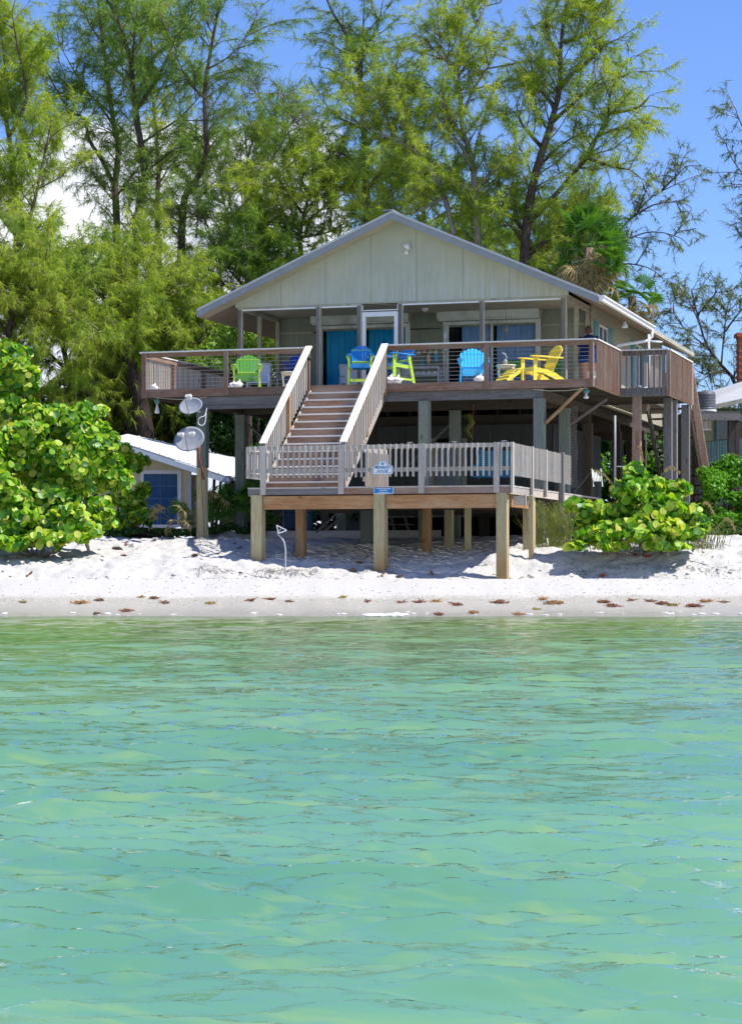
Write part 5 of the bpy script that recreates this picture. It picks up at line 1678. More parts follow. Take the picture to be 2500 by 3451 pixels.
pc = at(1985, 835, 69.3)
fp = thing('fan_palm', 'fan palm with green crown and dry hanging skirt rising behind the right roof slope', 'palm', (pc.x, pc.y, 1.6))
hz = pc.z - 1.6
MB().tube([(0, 0, -0.4), (0.05, 0, hz * 0.5), (0, 0, hz)], [0.20, 0.17, 0.16], 12).build('trunk', bark('palm_trunk', (0.10, 0.07, 0.05), (0.28, 0.21, 0.15)), fp, smooth=True)
rg_ = random.Random(21)
for i in range(34):
    e_ = rg_.choice((86, 76, 66, 56, 46, 34, 20, 5))
    put_frond(fp, FG[i % 3], 'frond', Vector((0, 0, hz + rg_.uniform(-0.1, 0.1))), rg_.uniform(0, 6.28) if i > 7 else TH + rg_.uniform(-0.5, 3.6) - 0.3, rad(e_ + rg_.uniform(-8, 8)), rg_.uniform(-1.5, 1.5), rg_.uniform(0.75, 1.05))
for i in range(54):
    e_ = rg_.uniform(-75, 5)
    put_frond(fp, FD[i % 3], 'dry_frond', Vector((0, 0, hz - rg_.uniform(-0.05, 0.95))), rg_.uniform(0, 6.28), rad(e_), rg_.uniform(-0.8, 0.8), rg_.uniform(0.62, 0.92))
# a lower second head at the right of the palm
pc2 = at(2130, 1000, 69.8)
fp2 = thing('fan_palm', 'lower fan palm head showing just over the gutter', 'palm', (pc2.x, pc2.y, 1.6))
hz = pc2.z - 1.6
MB().tube([(-0.2, 0, -0.4), (0, 0, hz * 0.5), (0, 0, hz)], [0.16, 0.14, 0.13], 10).build('trunk', bark_d, fp2, smooth=True)
for i in range(15):
    put_frond(fp2, FG[i % 3], 'frond', Vector((0, 0, hz)), rg_.uniform(0, 6.28), rad(rg_.uniform(-20, 60)), rg_.uniform(-0.7, 0.7), rg_.uniform(0.6, 0.85))
for i in range(22):
    put_frond(fp2, FD[i % 3], 'dry_frond', Vector((0, 0, hz - rg_.uniform(0.0, 0.4))), rg_.uniform(0, 6.28), rad(rg_.uniform(-80, -10)), rg_.uniform(-0.8, 0.8), rg_.uniform(0.6, 0.85))


def palmetto(label, px, py, d, n, nd2, sc, seed, spread=1.0, hgt=0.5):
    rg = random.Random(seed)
    b = at(px, py, d)
    t = thing('saw_palmetto', label, 'palmetto', (b.x, b.y, gz(b.x, b.y)), 0, 'palmettos by the cottage')
    for i in range(n):
        put_frond(t, FG[i % 3], 'frond', Vector((rg.uniform(-0.35, 0.35) * spread, rg.uniform(-0.3, 0.3), rg.uniform(0.0, hgt))), rg.uniform(0, 6.28), rad(rg.uniform(25, 80)), rg.uniform(-0.8, 0.8), sc * rg.uniform(0.7, 1.1))
    for i in range(nd2):
        put_frond(t, FD[i % 3], 'dry_frond', Vector((rg.uniform(-0.3, 0.3) * spread, rg.uniform(-0.3, 0.3), rg.uniform(0.3, hgt + 0.5))), rg.uniform(0, 6.28), rad(rg.uniform(-60, 40)), rg.uniform(-0.8, 0.8), sc * rg.uniform(0.6, 0.9))
    return t


palmetto('tall green saw palmetto between the dish piling and the next piling', 750, 1780, 56.0, 20, 5, 0.66, 51, 1.5, 0.75)
palmetto('green saw palmetto behind the left stair piling', 880, 1780, 58, 12, 2, 0.7, 52, 1.4, 0.8)
palmetto('pale dry palmetto clump in front of the cottage corner', 590, 1790, 54.0, 2, 14, 0.55, 53, 1.0, 0.5)
palmetto('small dry palmetto at the foot of the cottage window', 680, 1790, 55.0, 2, 7, 0.45, 54, 1.0, 0.3)


# ------------------------------------------------------------------ dune grass and sea oats
def grass(label, px, py, d, n, h, spread, seed, lean=0.0, heads=()):
    rg = random.Random(seed)
    b = at(px, py, d)
    t = thing('dune_grass', label, 'grass', (b.x, b.y, gz(b.x, b.y)), 0, 'sea oats by the right bush')
    mb = MB()
    for i in range(n):
        x, y = rg.gauss(0, spread), rg.gauss(0, spread * 0.6)
        a = rg.uniform(0, 6.28)
        hh = h * rg.uniform(0.5, 1.15)
        out = rg.uniform(0.15, 0.75) * hh
        dx, dy = math.cos(a) * out + lean * hh, math.sin(a) * out
        p = [Vector((x, y, -0.05)), Vector((x + dx * 0.25, y + dy * 0.25, hh * 0.6)), Vector((x + dx * 0.65, y + dy * 0.65, hh * 0.92)), Vector((x + dx * 1.15, y + dy * 1.15, hh * 0.8))]
        w = 0.006
        vs = []
        for k_, q in enumerate(p):
            ww = w * (1, 0.9, 0.6, 0.1)[k_]
            vs += [q - Vector((ww, 0, 0)), q + Vector((ww, 0, 0))]
        mb.add(vs, [(2 * k_, 2 * k_ + 1, 2 * k_ + 3, 2 * k_ + 2) for k_ in range(3)])
    mb.build('blades', grass_m, t)['kind'] = 'stuff'
    for (hx, hy, hx2, hy2) in heads:
        p0 = at(px, py - 20, d) - t.location
        p1 = at(hx, hy, d) - t.location
        p2 = at(hx2, hy2, d) - t.location
        MB().tube([p0, (p0 + p1) / 2 + Vector((0, 0, 0.15)), p1], 0.006, 4).build('stalk', grass_m, t)
        hb = MB()
        for k_ in range(46):
            q = k_ / 45
            c = p1.lerp(p2, q) + Vector((0, 0, 0.10 * math.sin(q * 3.1)))
            dv_ = Vector((rg.uniform(-0.03, 0.05), rg.uniform(-0.03, 0.03), -rg.uniform(0.04, 0.11)))
            sd = Vector((0.012, 0.004, 0.01))
            hb.add([c, c + dv_ * 0.5 + sd, c + dv_, c + dv_ * 0.5 - sd], [(0, 1, 2, 3)])
        hb.build('seed_head', oat_m, t)
    return t


grass('arching dune grass clump between the lower deck and the sea grape', 1880, 1790, 49.4, 260, 1.05, 0.28, 61, -0.25, [(2000, 1580, 2070, 1640)])
grass('sea oats behind the top of the right-hand bush', 2180, 1780, 49.0, 90, 0.9, 0.3, 62, 0.1, [(2165, 1545, 2150, 1500), (2240, 1580, 2290, 1590)])
grass('sea oats leaning out to the right of the bush', 2360, 1790, 49.0, 110, 0.7, 0.25, 63, 0.5, [(2370, 1690, 2402, 1725), (2440, 1745, 2475, 1780)])

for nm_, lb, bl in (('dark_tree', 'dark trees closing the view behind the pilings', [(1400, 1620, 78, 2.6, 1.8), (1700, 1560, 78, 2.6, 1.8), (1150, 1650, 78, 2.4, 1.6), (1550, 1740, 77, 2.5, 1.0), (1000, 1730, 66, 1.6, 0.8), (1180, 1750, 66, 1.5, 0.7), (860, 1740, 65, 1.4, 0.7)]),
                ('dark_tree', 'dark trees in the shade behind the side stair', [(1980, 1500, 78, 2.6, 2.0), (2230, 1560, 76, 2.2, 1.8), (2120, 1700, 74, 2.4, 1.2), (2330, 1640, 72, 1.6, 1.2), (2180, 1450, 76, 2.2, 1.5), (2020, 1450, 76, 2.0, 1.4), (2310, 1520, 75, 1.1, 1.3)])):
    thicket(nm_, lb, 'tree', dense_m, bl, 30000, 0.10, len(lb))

for (x_, z_, n_, a_) in ((0.55, -0.7, 5, -0.6), (-0.3, -0.8, 3, 2.6), (0.75, -1.1, 4, -0.3)):
    for i in range(n_):
        put_frond(fp, FG[i % 3], 'frond', Vector((x_ * 0.4, -0.3, pc.z - 1.6 + z_ * 0.6)), a_ + TH + rg_.uniform(-0.7, 0.7), rad(rg_.uniform(-25, 35)), rg_.uniform(-1.2, 1.2), 0.72)

# ------------------------------------------------------------------ furniture on the decks
def adirondack(label, m_frame, m_slat, loc, rz, tall=False, group='plank-backed deck chairs', split=True):
    """low plank-backed armchair facing +X; tall makes the bar-height version"""
    t = thing('deck_chair', label, 'chair', loc, rz, group)
    h = 0.34 if tall else 0.0
    sh = 0.37 + h          # front of the seat
    # seat slats curving down to the back
    for i in range(6):
        x = 0.30 - i * 0.095
        z = sh - 0.012 * i * (1.0 if tall else 2.1) + (0.0 if i else -0.012)
        MB().beam((x, -0.27, z), (x, 0.27, z), 0.085, 0.022, (0.12, 0, 1)).build('seat_slat', m_slat, t)
    MB().box(0.335, 0.36, -0.28, 0.28, sh - 0.11, sh + 0.0).build('seat_apron', m_slat, t)
    # fanned back of seven staves with a rounded top
    bl = 0.74
    for i in range(7):
        u = (i - 3) / 3.0
        y0, y1 = u * 0.20, u * 0.275
        L = bl * (1 - 0.15 * u * u)
        x0, z0 = -0.20, sh - 0.12
        ang = rad(23)
        p = Vector((x0, y0, z0))
        q = p + Vector((-math.sin(ang) * L, y1 - y0, math.cos(ang) * L))
        mb = MB()
        w0, w1 = 0.030, 0.039
        dq = (q - p).normalized()
        nn = Vector((math.cos(ang), 0, math.sin(ang))) * 0.011
        sy = Vector((0, 1, 0))
        vs = []
        tipz = 0.022 * (1 if abs(u) > 0.9 else 0.4)
        for s_ in (-1, 1):
            vs += [p - sy * w0 + nn * s_, p + sy * w0 + nn * s_, q + sy * w1 + nn * s_ - dq * (0.05 * max(0, u)), q + dq * 0.008 + nn * s_, q - sy * w1 + nn * s_ - dq * (0.05 * max(0, -u))]
        mb.add(vs, [(0, 1, 2, 3, 4), (9, 8, 7, 6, 5)] + [(k, 5 + k, 5 + (k + 1) % 5, (k + 1) % 5) for k in range(5)])
        mb.build('back_slat', m_slat, t)
    MB().beam((-0.26, -0.25, sh + 0.08), (-0.26, 0.25, sh + 0.08), 0.025, 0.07, (0.4, 0, 1)).build('back_brace', m_frame, t)
    MB().beam((-0.44, -0.27, sh + 0.42), (-0.44, 0.27, sh + 0.42), 0.025, 0.06, (0.4, 0, 1)).build('back_brace', m_frame, t)
    za = sh + 0.22
    for s_ in (-1, 1):
        y = 0.30 * s_
        # side rail: from the front leg down to a raked back foot
        w = MB()
        if tall:
            w.beam((0.36, y, sh - 0.05), (-0.30, y, sh - 0.11), 0.025, 0.10)
            w.build('seat_rail', m_frame, t)
            MB().beam((0.32, y + 0.02 * s_, 0), (0.30, y + 0.02 * s_, za), 0.09, 0.03, (0, 1, 0)).build('leg', m_frame, t)
            MB().beam((-0.42, y + 0.02 * s_, 0), (-0.20, y + 0.02 * s_, za), 0.09, 0.03, (0, 1, 0)).build('leg', m_frame, t)
            MB().beam((0.31, y + 0.02 * s_, 0.30), (-0.33, y + 0.02 * s_, 0.26), 0.02, 0.06).build('stretcher', m_frame, t)
        else:
            w.add([Vector(c) + Vector((0, dy, 0)) for dy in (0, 0.026 * s_) for c in
                   ((0.37, y, sh - 0.01), (0.36, y, sh - 0.12), (0.10, y, sh - 0.15), (-0.44, y, 0.0), (-0.60, y, 0.0), (-0.56, y, 0.05), (-0.20, y, sh - 0.12), (0.05, y, sh - 0.05))],
                  [tuple(range(8)), tuple(range(8, 16))[::-1]] + [(k, (k + 1) % 8, 8 + (k + 1) % 8, 8 + k) for k in range(8)])
            w.build('seat_rail', m_frame, t)
            MB().box(0.27, 0.36, y + 0.002, y + 0.03 * s_ + (0.0 if s_ > 0 else -0.0), 0, za - 0.002).build('leg', m_frame, t)
        # broad paddle arm
        a = [(0.42, y - 0.05 * s_), (0.45, y), (0.42, y + 0.075 * s_), (0.25, y + 0.095 * s_), (-0.15, y + 0.07 * s_), (-0.42, y + 0.045 * s_), (-0.46, y + 0.01 * s_), (-0.42, y - 0.02 * s_), (0.0, y - 0.035 * s_)]
        zz = [za] * 9 if not tall else [za] * 9
        MB().poly([(p[0], p[1], z + (0.02 if p[0] > 0.2 else 0.0)) for p, z in zip(a, zz)][::s_], 0.024, (0, 0, 1)).build('arm', m_slat if tall else m_frame, t)
        MB().poly([(0.27, y + 0.035 * s_, za - 0.16), (0.27, y + 0.035 * s_, za - 0.005), (0.27, y + 0.10 * s_, za - 0.005)], 0.02, (1, 0, 0)).build('arm_bracket', m_frame, t)
    if tall:
        MB().box(0.325, 0.35, -0.27, 0.27, 0.22, 0.30).build('foot_rest', m_frame, t)
        t.scale = (0.88, 0.88, 0.93)
    return t


FAC = -math.pi / 2      # facing the water
adirondack('lime green chair with darker green back near the left end of the upper deck', lime_m, green_m, (2.42, 0.95, DK), FAC + TH)
adirondack('sky blue chair in front of the pale curtained right slider', cyan_m, cyan_m, (8.25, 1.05, DK), FAC + TH)
adirondack('yellow chair turned sideways at the right end of the upper deck', yellow_m, yellow_m, (9.95, 0.95, DK), math.pi + 0.72)
adirondack('bar-height blue chair with lime legs facing the water beside the stairhead', lime_m, blue_m, (5.10, 1.9, DK), FAC + TH - 0.05, True)
adirondack('bar-height blue chair with lime legs turned toward the stairhead, right of its twin', lime_m, blue_m, (6.05, 1.9, DK), math.pi + 0.91, True)
adirondack('royal blue chair half hidden behind the left stair handrail', royal_m, royal_m, (2.85, 3.6, DK), FAC + 0.2, True)
# footrest belonging to the yellow chair
t = thing('footrest', 'yellow slatted footrest in front of the yellow chair', 'footrest', (9.52, 0.52, DK), math.pi + 0.72)
for i in range(7):
    a = i / 6
    MB().beam((0.02 + 0.42 * a, -0.26, 0.32 - 0.26 * a * a), (0.02 + 0.42 * a, 0.26, 0.32 - 0.26 * a * a), 0.068, 0.02, (0.5 * a, 0, 1)).build('slat', yellow_m, t)
for s_ in (-1, 1):
    MB().beam((0.03, 0.27 * s_, 0.29), (0.46, 0.27 * s_, 0.02), 0.022, 0.08, (0, 0, 1)).build('rail', yellow_m, t)
    MB().beam((0.06, 0.285 * s_, 0.0), (0.06, 0.285 * s_, 0.30), 0.022, 0.07, (0, 1, 0)).build('leg', yellow_m, t)


def stack_chair(label, m_, loc, rz):
    """moulded patio chair, low rounded back and splayed legs"""
    t = thing('patio_chair', label, 'chair', loc, rz, 'green patio chairs in the porch shade')
    mb = MB()
    mb.poly([(0.25, -0.24, 0.42), (0.25, 0.24, 0.42), (-0.20, 0.22, 0.40), (-0.20, -0.22, 0.40)], 0.025, (0, 0, 1))
    mb.build('seat', m_, t)
    vs = []
    n = 9
    for j, (z, xo) in enumerate(((0.42, -0.20), (0.62, -0.25), (0.80, -0.31), (0.85, -0.32))):
        for i in range(n):
            u = -1 + 2 * i / (n - 1)
            vs.append((xo + 0.10 * u * u, u * (0.26 if j < 3 else 0.17), z))
    mb = MB().add(vs, [(j * n + i, j * n + i + 1, (j + 1) * n + i + 1, (j + 1) * n + i) for j in range(3) for i in range(n - 1)])
    o = mb.build('backrest', m_, t, True)
    md = o.modifiers.new('thickness', 'SOLIDIFY')
    md.thickness = 0.02
    for sx, sy in ((1, 1), (1, -1), (-1, 1), (-1, -1)):
        MB().beam((0.21 * sx, 0.21 * sy, 0.42), (0.27 * sx, 0.26 * sy, 0), 0.04, 0.035).build('leg', m_, t)
    for sy in (-1, 1):
        MB().beam((0.24, 0.26 * sy, 0.62), (-0.22, 0.26 * sy, 0.64), 0.05, 0.025).build('arm', m_, t)
        MB().beam((0.23, 0.25 * sy, 0.40), (0.24, 0.26 * sy, 0.62), 0.035, 0.03).build('arm_post', m_, t)
    return t


stack_chair('green patio chair in the shade behind the cream side table', green_m, (8.65, 3.5, DK), FAC + 0.3)
stack_chair('green patio chair in the shade between the yellow chair and the person', green_m, (9.75, 3.6, DK), FAC + 0.1)


def pvc_chair(label, loc, rz):
    t = thing('pipe_chair', label, 'chair', loc, rz, 'white pipe-frame chairs')
    for s_ in (-1, 1):
        y = 0.28 * s_
        MB().tube([(0.30, y, 0), (0.30, y, 0.56), (0.26, y, 0.60), (-0.25, y, 0.60), (-0.28, y, 0.58), (-0.28, y, 0)], 0.021, 7).build('side_frame', pvc_m, t, True)
        MB().tube([(-0.20, y * 0.9, 0.36), (-0.42, y * 0.9, 0.92)], 0.021, 7).build('back_post', pvc_m, t, True)
        MB().tube([(0.30, y, 0.15), (-0.28, y, 0.15)], 0.018, 6).build('rail', pvc_m, t, True)
    MB().tube([(0.30, -0.28, 0.36), (0.30, 0.28, 0.36)], 0.02, 7).build('rail', pvc_m, t, True)
    MB().tube([(-0.42, -0.25, 0.92), (-0.42, 0.25, 0.92)], 0.021, 7).build('back_rail', pvc_m, t, True)
    MB().poly([(0.29, -0.26, 0.37), (0.29, 0.26, 0.37), (-0.20, 0.24, 0.35), (-0.20, -0.24, 0.35)], 0.012, (0, 0, 1)).build('sling_seat', curt_blue, t)
    MB().poly([(-0.22, -0.24, 0.42), (-0.22, 0.24, 0.42), (-0.41, 0.24, 0.89), (-0.41, -0.24, 0.89)], 0.012, (1, 0, 0.3)).build('sling_back', pvc_m, t)
    return t


pvc_chair('white pipe chair behind the left bar-height chair, low before the azure curtain', (4.15, 4.3, DK), FAC + 0.6)
pvc_chair('white pipe chair between the green chair and the cream stool', (1.95, 3.1, DK), FAC + 0.25)
pvc_chair('white pipe chair in front of the porch wall just left of the royal blue chair', (2.35, 4.6, DK), FAC - 0.3)


def side_table(label, loc, m_, r, h, grp=None):
    t = thing('side_table', label, 'table', loc, 0.3, grp)
    MB().lathe([(0, h - 0.035), (r, h - 0.035), (r * 1.02, h - 0.015), (r, h), (0, h)], 20).build('table_top', m_, t, True)
    MB().lathe([(r * 0.9, h - 0.09), (r * 0.93, h - 0.09), (r * 0.93, h - 0.035), (r * 0.9, h - 0.035)], 20).build('apron', m_, t, True)
    for k in range(4):
        a = math.pi / 4 + k * math.pi / 2
        c, s_ = math.cos(a), math.sin(a)
        MB().tube([(c * r * 0.8, s_ * r * 0.8, h - 0.04), (c * r * 1.08, s_ * r * 1.08, h - 0.14), (c * r * 0.95, s_ * r * 0.95, h * 0.35), (c * r * 0.82, s_ * r * 0.82, 0.0)], 0.022, 7).build('leg', m_, t, True)
    return t


side_table('cream round stool-table with bowed legs right of the green chair', (3.45, 1.2, DK), cream_m, 0.21, 0.46, 'round side tables')
side_table('cream round side table carrying a bird figurine left of the yellow chair', (9.00, 1.35, DK), cream_m, 0.24, 0.50, 'round side tables')
t = thing('figurine', 'small stone bird figurine standing on the cream table', 'figurine', (8.98, 1.35, DK + 0.50))
stone_m = plain('grey_stone', (0.35, 0.34, 0.32), 0.8, 0.2, 20)
MB().blob((0, 0, 0.07), (0.06, 0.05, 0.075), 1, 0.1).build('body', stone_m, t, True)
MB().tube([(0.01, 0, 0.12), (0.03, 0, 0.20), (0.0, 0, 0.25)], [0.022, 0.018, 0.02], 7).build('neck', stone_m, t, True)
MB().tube([(0.0, 0, 0.26), (-0.09, 0, 0.31)], [0.028, 0.006], 7).build('beak', stone_m, t, True)
MB().lathe([(0, 0), (0.06, 0), (0.055, 0.015), (0, 0.02)], 12).build('plinth', stone_m, t)

# white potting bench and the painted floats hung above it
t = thing('potting_bench', 'white pipe bench holding shells under the hanging floats', 'bench', (5.78, 5.35, DK))
bw = 0.46
for s_ in (-1, 1):
    MB().tube([(bw * s_, -0.2, 0), (bw * s_, -0.2, 0.86)], 0.026, 7).build('leg', pvc_m, t, True)
    MB().tube([(bw * s_ * 0.92, 0.2, 0), (bw * s_ * 0.92, 0.2, 0.84)], 0.026, 7).build('leg', pvc_m, t, True)
for z in (0.86, 0.66):
    MB().tube([(-bw, -0.2, z), (bw, -0.2, z)], 0.026, 7).build('rail', pvc_m, t, True)
MB().box(-bw, bw, -0.2, 0.22, 0.68, 0.70).build('shelf', pvc_m, t)
for i in range(5):
    o = MB().blob((-0.33 + i * 0.16, 0.0, 0.735), (0.06, 0.05, 0.035), i + 3, 0.4).build('shell', shell_m, None, True)
    o.location = (5.78, 5.35, DK)
    tag(o, ('leftmost', 'second from left', 'middle', 'second from right', 'rightmost')[i] + ' of the shells on the white pipe bench', 'shell', 'shells on the bench')
    o.name = 'shell'
MB().box(-0.01, 0.01, -0.01, 0.01, 0, 0.01)
float_cols = [(0.02, 0.40, 0.60), (0.75, 0.55, 0.35), (0.05, 0.45, 0.75), (0.65, 0.63, 0.60), (0.70, 0.35, 0.30), (0.50, 0.60, 0.55), (0.75, 0.70, 0.55)]
lab_ = ['turquoise', 'sand-coloured', 'azure', 'white', 'coral', 'sea-green', 'pale yellow']
for i, (px, py, h) in enumerate(((1424, 1225, 0.22), (1444, 1208, 0.30), (1470, 1206, 0.30), (1412, 1188, 0.12), (1430, 1184, 0.12), (1450, 1186, 0.12), (1468, 1186, 0.12))):
    k = (5.82 - CAM.y) / (FW.y + (px - 1250) / FPX * RT.y)
    p = at(px, py, k)
    t = thing('hanging_float', lab_[i] + ' wooden float hanging on the porch wall above the bench', 'wall ornament', p, 0, 'floats hanging on the porch wall')
    MB().lathe([(0, -h / 2), (0.035, -h * 0.4), (0.06, -0.02), (0.055, h * 0.2), (0.02, h * 0.45), (0, h / 2)], 10).build('float', plain('float_%d' % i, float_cols[i], 0.6), t, True)
    MB().tube([(0, 0, h / 2 - 0.01), (0, 0.05, h / 2 + 0.09)], 0.006, 4).build('cord', pvc_m, t)
o = MB().box(5.62, 6.12, 5.862, 5.885, 6.72, 6.92).build('wall_plaque', plain('faded_plaque', (0.25, 0.30, 0.33), 0.7), None)
tag(o, 'faded grey plaque on the porch wall above the floats', 'plaque')
# wind ornament before the right curtain
t = thing('wind_ornament', 'small diamond wind spinner hanging in front of the pale curtain', 'ornament', (8.0, 5.5, 7.0))
MB().tube([(0, 0, 0.28), (0, 0, 0.69)], 0.004, 4).build('string', black_m, t)
MB().add([(0, 0, 0.28), (0.06, 0, 0.14), (0, 0.02, 0.02), (-0.06, 0, 0.14), (0, -0.02, 0.14)], [(0, 1, 4), (0, 4, 3), (1, 2, 4), (4, 2, 3), (0, 3, 2, 1)]).build('diamond', steel_m, t)

# white shells and buoys on the edge of the deck
for px, py, r, lb in ((518, 1303, 0.11, 'round white shell at the left front corner of the deck'), (783, 1302, 0.11, 'lumpy conch shell at the foot of the green chair'), (801, 1298, 0.13, 'pointed white conch shell right of the lumpy one'),
                      (1312, 1284, 0.15, 'larger white conch shell just right of the stairhead'), (1336, 1286, 0.14, 'low white conch shell beside the larger one'), (1614, 1276, 0.12, 'spiral shell at the foot of the sky blue chair'), (968, 1294, 0.05, 'tiny pale shell near the left stair post'), (1995, 1268, 0.08, 'small white shell at the right front corner of the deck')):
    k = (0.17 - CAM.y) / (FW.y + (px - 1250) / FPX * RT.y)
    p = at(px, py, k)
    t = thing('conch_shell', lb, 'shell', (p.x, p.y, DK + 0.004))
    MB().blob((0, 0, r * 0.55), (r, r * 0.7, r * 0.62), px, 0.5, 10, 8).build('whorl', shell_m, t, True)
    MB().lathe([(r * 0.5, 0), (r * 0.32, r * 0.4), (r * 0.12, r * 0.8), (0, r * 1.0)], 8, Matrix.Translation((r * 0.1, 0, r * 0.8)) @ Matrix.Rotation(rad(25), 4, 'Y')).build('spire', shell_m, t, True)

# ------------------------------------------------------------------ the person on the side deck
skin_m = plain('skin', (0.52, 0.27, 0.18), 0.5, 0.06, 8)
navy_m = plain('navy_shirt', (0.008, 0.022, 0.10), 0.85, 0.2, 6)
short_m = plain('blue_shorts', (0.02, 0.07, 0.26), 0.85, 0.25, 5)
hair_m = plain('brown_hair', (0.10, 0.055, 0.035), 0.6, 0.3, 20)


def skin_body(name, verts, edges, radii, mat, par, sub=2):
    me = bpy.data.meshes.new(name + '_cage')
    me.from_pydata(verts, edges, [])
    o = bpy.data.objects.new(name + '_cage', me)
    C.objects.link(o)
    o.modifiers.new('skin', 'SKIN').use_smooth_shade = True
    for i, v_ in enumerate(me.skin_vertices[0].data):
        r_ = radii[i]
        v_.radius = r_ if hasattr(r_, '__len__') else (r_, r_)
    me.skin_vertices[0].data[0].use_root = True
    sb = o.modifiers.new('sub', 'SUBSURF')
    sb.levels = sub
    sb.render_levels = sub
    dg = bpy.context.evaluated_depsgraph_get()
    nm = bpy.data.meshes.new_from_object(o.evaluated_get(dg))
    nm.name = name
    nm.materials.clear()
    nm.materials.append(mat)
    nm.polygons.foreach_set('use_smooth', [True] * len(nm.polygons))
    bpy.data.objects.remove(o)
    bpy.data.meshes.remove(me)
    return link(name, nm, par)


def person():
    # x right, y away, z up; she faces away and to the right
    pp = thing('person', 'person in navy shirt and blue shorts seen from behind at the corner of the house', 'person', (10.43, 4.40, DK), TH - 0.35)
    v_ = [(0, 0, 0.88), (0, 0.0, 1.05), (0, 0.01, 1.22), (0, 0.02, 1.36), (0, 0.03, 1.43), (0, 0.05, 1.48), (0, 0.06, 1.56),      # 0-6 spine to head
          (-0.10, 0.0, 0.84), (-0.105, 0.02, 0.62), (-0.10, 0.04, 0.46), (-0.09, 0.01, 0.26), (-0.09, 0.0, 0.08), (-0.10, 0.13, 0.03),   # left leg 7-12
          (0.10, 0.0, 0.84), (0.11, 0.10, 0.62), (0.12, 0.16, 0.46), (0.11, 0.08, 0.27), (0.11, 0.02, 0.09), (0.12, 0.15, 0.04),       # right leg 13-18
          (-0.17, 0.02, 1.36), (-0.23, 0.0, 1.20), (-0.25, -0.01, 1.08), (-0.24, 0.05, 0.86), (-0.23, 0.07, 0.78),                       # left arm 19-23
          (0.17, 0.03, 1.36), (0.23, 0.02, 1.20), (0.25, 0.05, 1.08), (0.20, 0.22, 1.00), (0.16, 0.28, 1.00)]                           # right arm bent 24-28
    e_ = [(0, 1), (1, 2), (2, 3), (3, 4), (4, 5), (5, 6), (0, 7), (7, 8), (8, 9), (9, 10), (10, 11), (11, 12), (0, 13), (13, 14), (14, 15), (15, 16), (16, 17), (17, 18),
          (3, 19), (19, 20), (20, 21), (21, 22), (22, 23), (3, 24), (24, 25), (25, 26), (26, 27), (27, 28)]
    r_ = [(0.16, 0.13), (0.145, 0.115), (0.155, 0.12), (0.13, 0.10), 0.055, 0.05, (0.085, 0.10), 0.11, 0.09, 0.064, 0.060, 0.038, 0.036,
          0.11, 0.09, 0.058, 0.058, 0.036, 0.035, 0.06, 0.045, 0.038, 0.028, 0.030, 0.06, 0.045, 0.038, 0.028, 0.030]
    b0 = len(v_)
    for (w_, dx) in (((-0.23, 0.07, 0.78), 0), ((0.16, 0.28, 1.00), 1)):
        idx = 23 if dx == 0 else 28
        for k in range(5):
            o_ = (k - 2) * 0.017
            L_ = (0.045, 0.062, 0.07, 0.066, 0.05)[k]
            if dx == 0:
                a1, a2 = (w_[0] + 0.005, w_[1] + o_, w_[2] - 0.05 - L_ * 0.4), (w_[0] + 0.018, w_[1] + o_ * 1.2, w_[2] - 0.05 - L_)
            else:
                a1, a2 = (w_[0] - 0.04 - L_ * 0.4, w_[1] + 0.01, w_[2] + o_), (w_[0] - 0.04 - L_, w_[1] + 0.03, w_[2] + o_ * 1.2)
            n_ = len(v_)
            v_ += [a1, a2]
            r_ += [0.010, 0.008]
            e_ += [(idx, n_), (n_, n_ + 1)]
    skin_body('body', v_, e_, r_, skin_m, pp)
    # head details
    MB().blob((0.0, -0.015, 1.585), (0.088, 0.105, 0.10), 3, 0.15, 14, 10).build('hair', hair_m, pp, True)
    MB().tube([(-0.01, -0.10, 1.56), (-0.012, -0.125, 1.50), (-0.01, -0.11, 1.44)], [0.04, 0.035, 0.01], 8).build('ponytail', hair_m, pp, True)
    MB().blob((0.0, 0.155, 1.55), (0.014, 0.022, 0.022), 1, 0.1, 6, 5).build('nose', skin_m, pp, True)
    for s_ in (-1, 1):
        MB().blob((0.035 * s_, 0.135, 1.58), (0.016, 0.012, 0.010), 1, 0.0, 6, 5).build('eye', white_m, pp, True)
        MB().blob((0.088 * s_, 0.045, 1.56), (0.012, 0.022, 0.032), 1, 0.1, 6, 5).build('ear', skin_m, pp, True)
    MB().blob((0.0, 0.148, 1.515), (0.026, 0.010, 0.008), 1, 0.0, 6, 4).build('mouth', plain('lips', (0.45, 0.14, 0.12)), pp, True)
    # shirt: turned body shell with sleeves
    def shell(name, rings, mat):
        mb = MB()
        n = 20
        for (cx, cy, cz, rx, ry) in rings:
            for k in range(n):
                a = 2 * math.pi * k / n
                w_ = 1 + 0.025 * math.sin(5 * a + cz * 30)
                mb.v.append((cx + rx * w_ * math.cos(a), cy + ry * w_ * math.sin(a), cz + 0.008 * math.sin(3 * a)))
        for i in range(len(rings) - 1):
            for k in range(n):
                mb.f.append((i * n + k, i * n + (k + 1) % n, (i + 1) * n + (k + 1) % n, (i + 1) * n + k))
                mb.mi.append(0)
        return mb.build(name, mat, pp, True)
    shell('shirt', [(0, 0, 0.88, 0.232, 0.185), (0, 0, 1.0, 0.225, 0.175), (0, 0.0, 1.15, 0.205, 0.155), (0, 0.01, 1.28, 0.205, 0.15), (0, 0.02, 1.38, 0.185, 0.12), (0, 0.02, 1.43, 0.12, 0.085), (0, 0.035, 1.46, 0.07, 0.07)], navy_m)
    shell('shorts', [(0, 0.02, 0.755, 0.225, 0.165), (0, 0.01, 0.82, 0.23, 0.178), (0, 0, 0.92, 0.22, 0.172)], short_m)
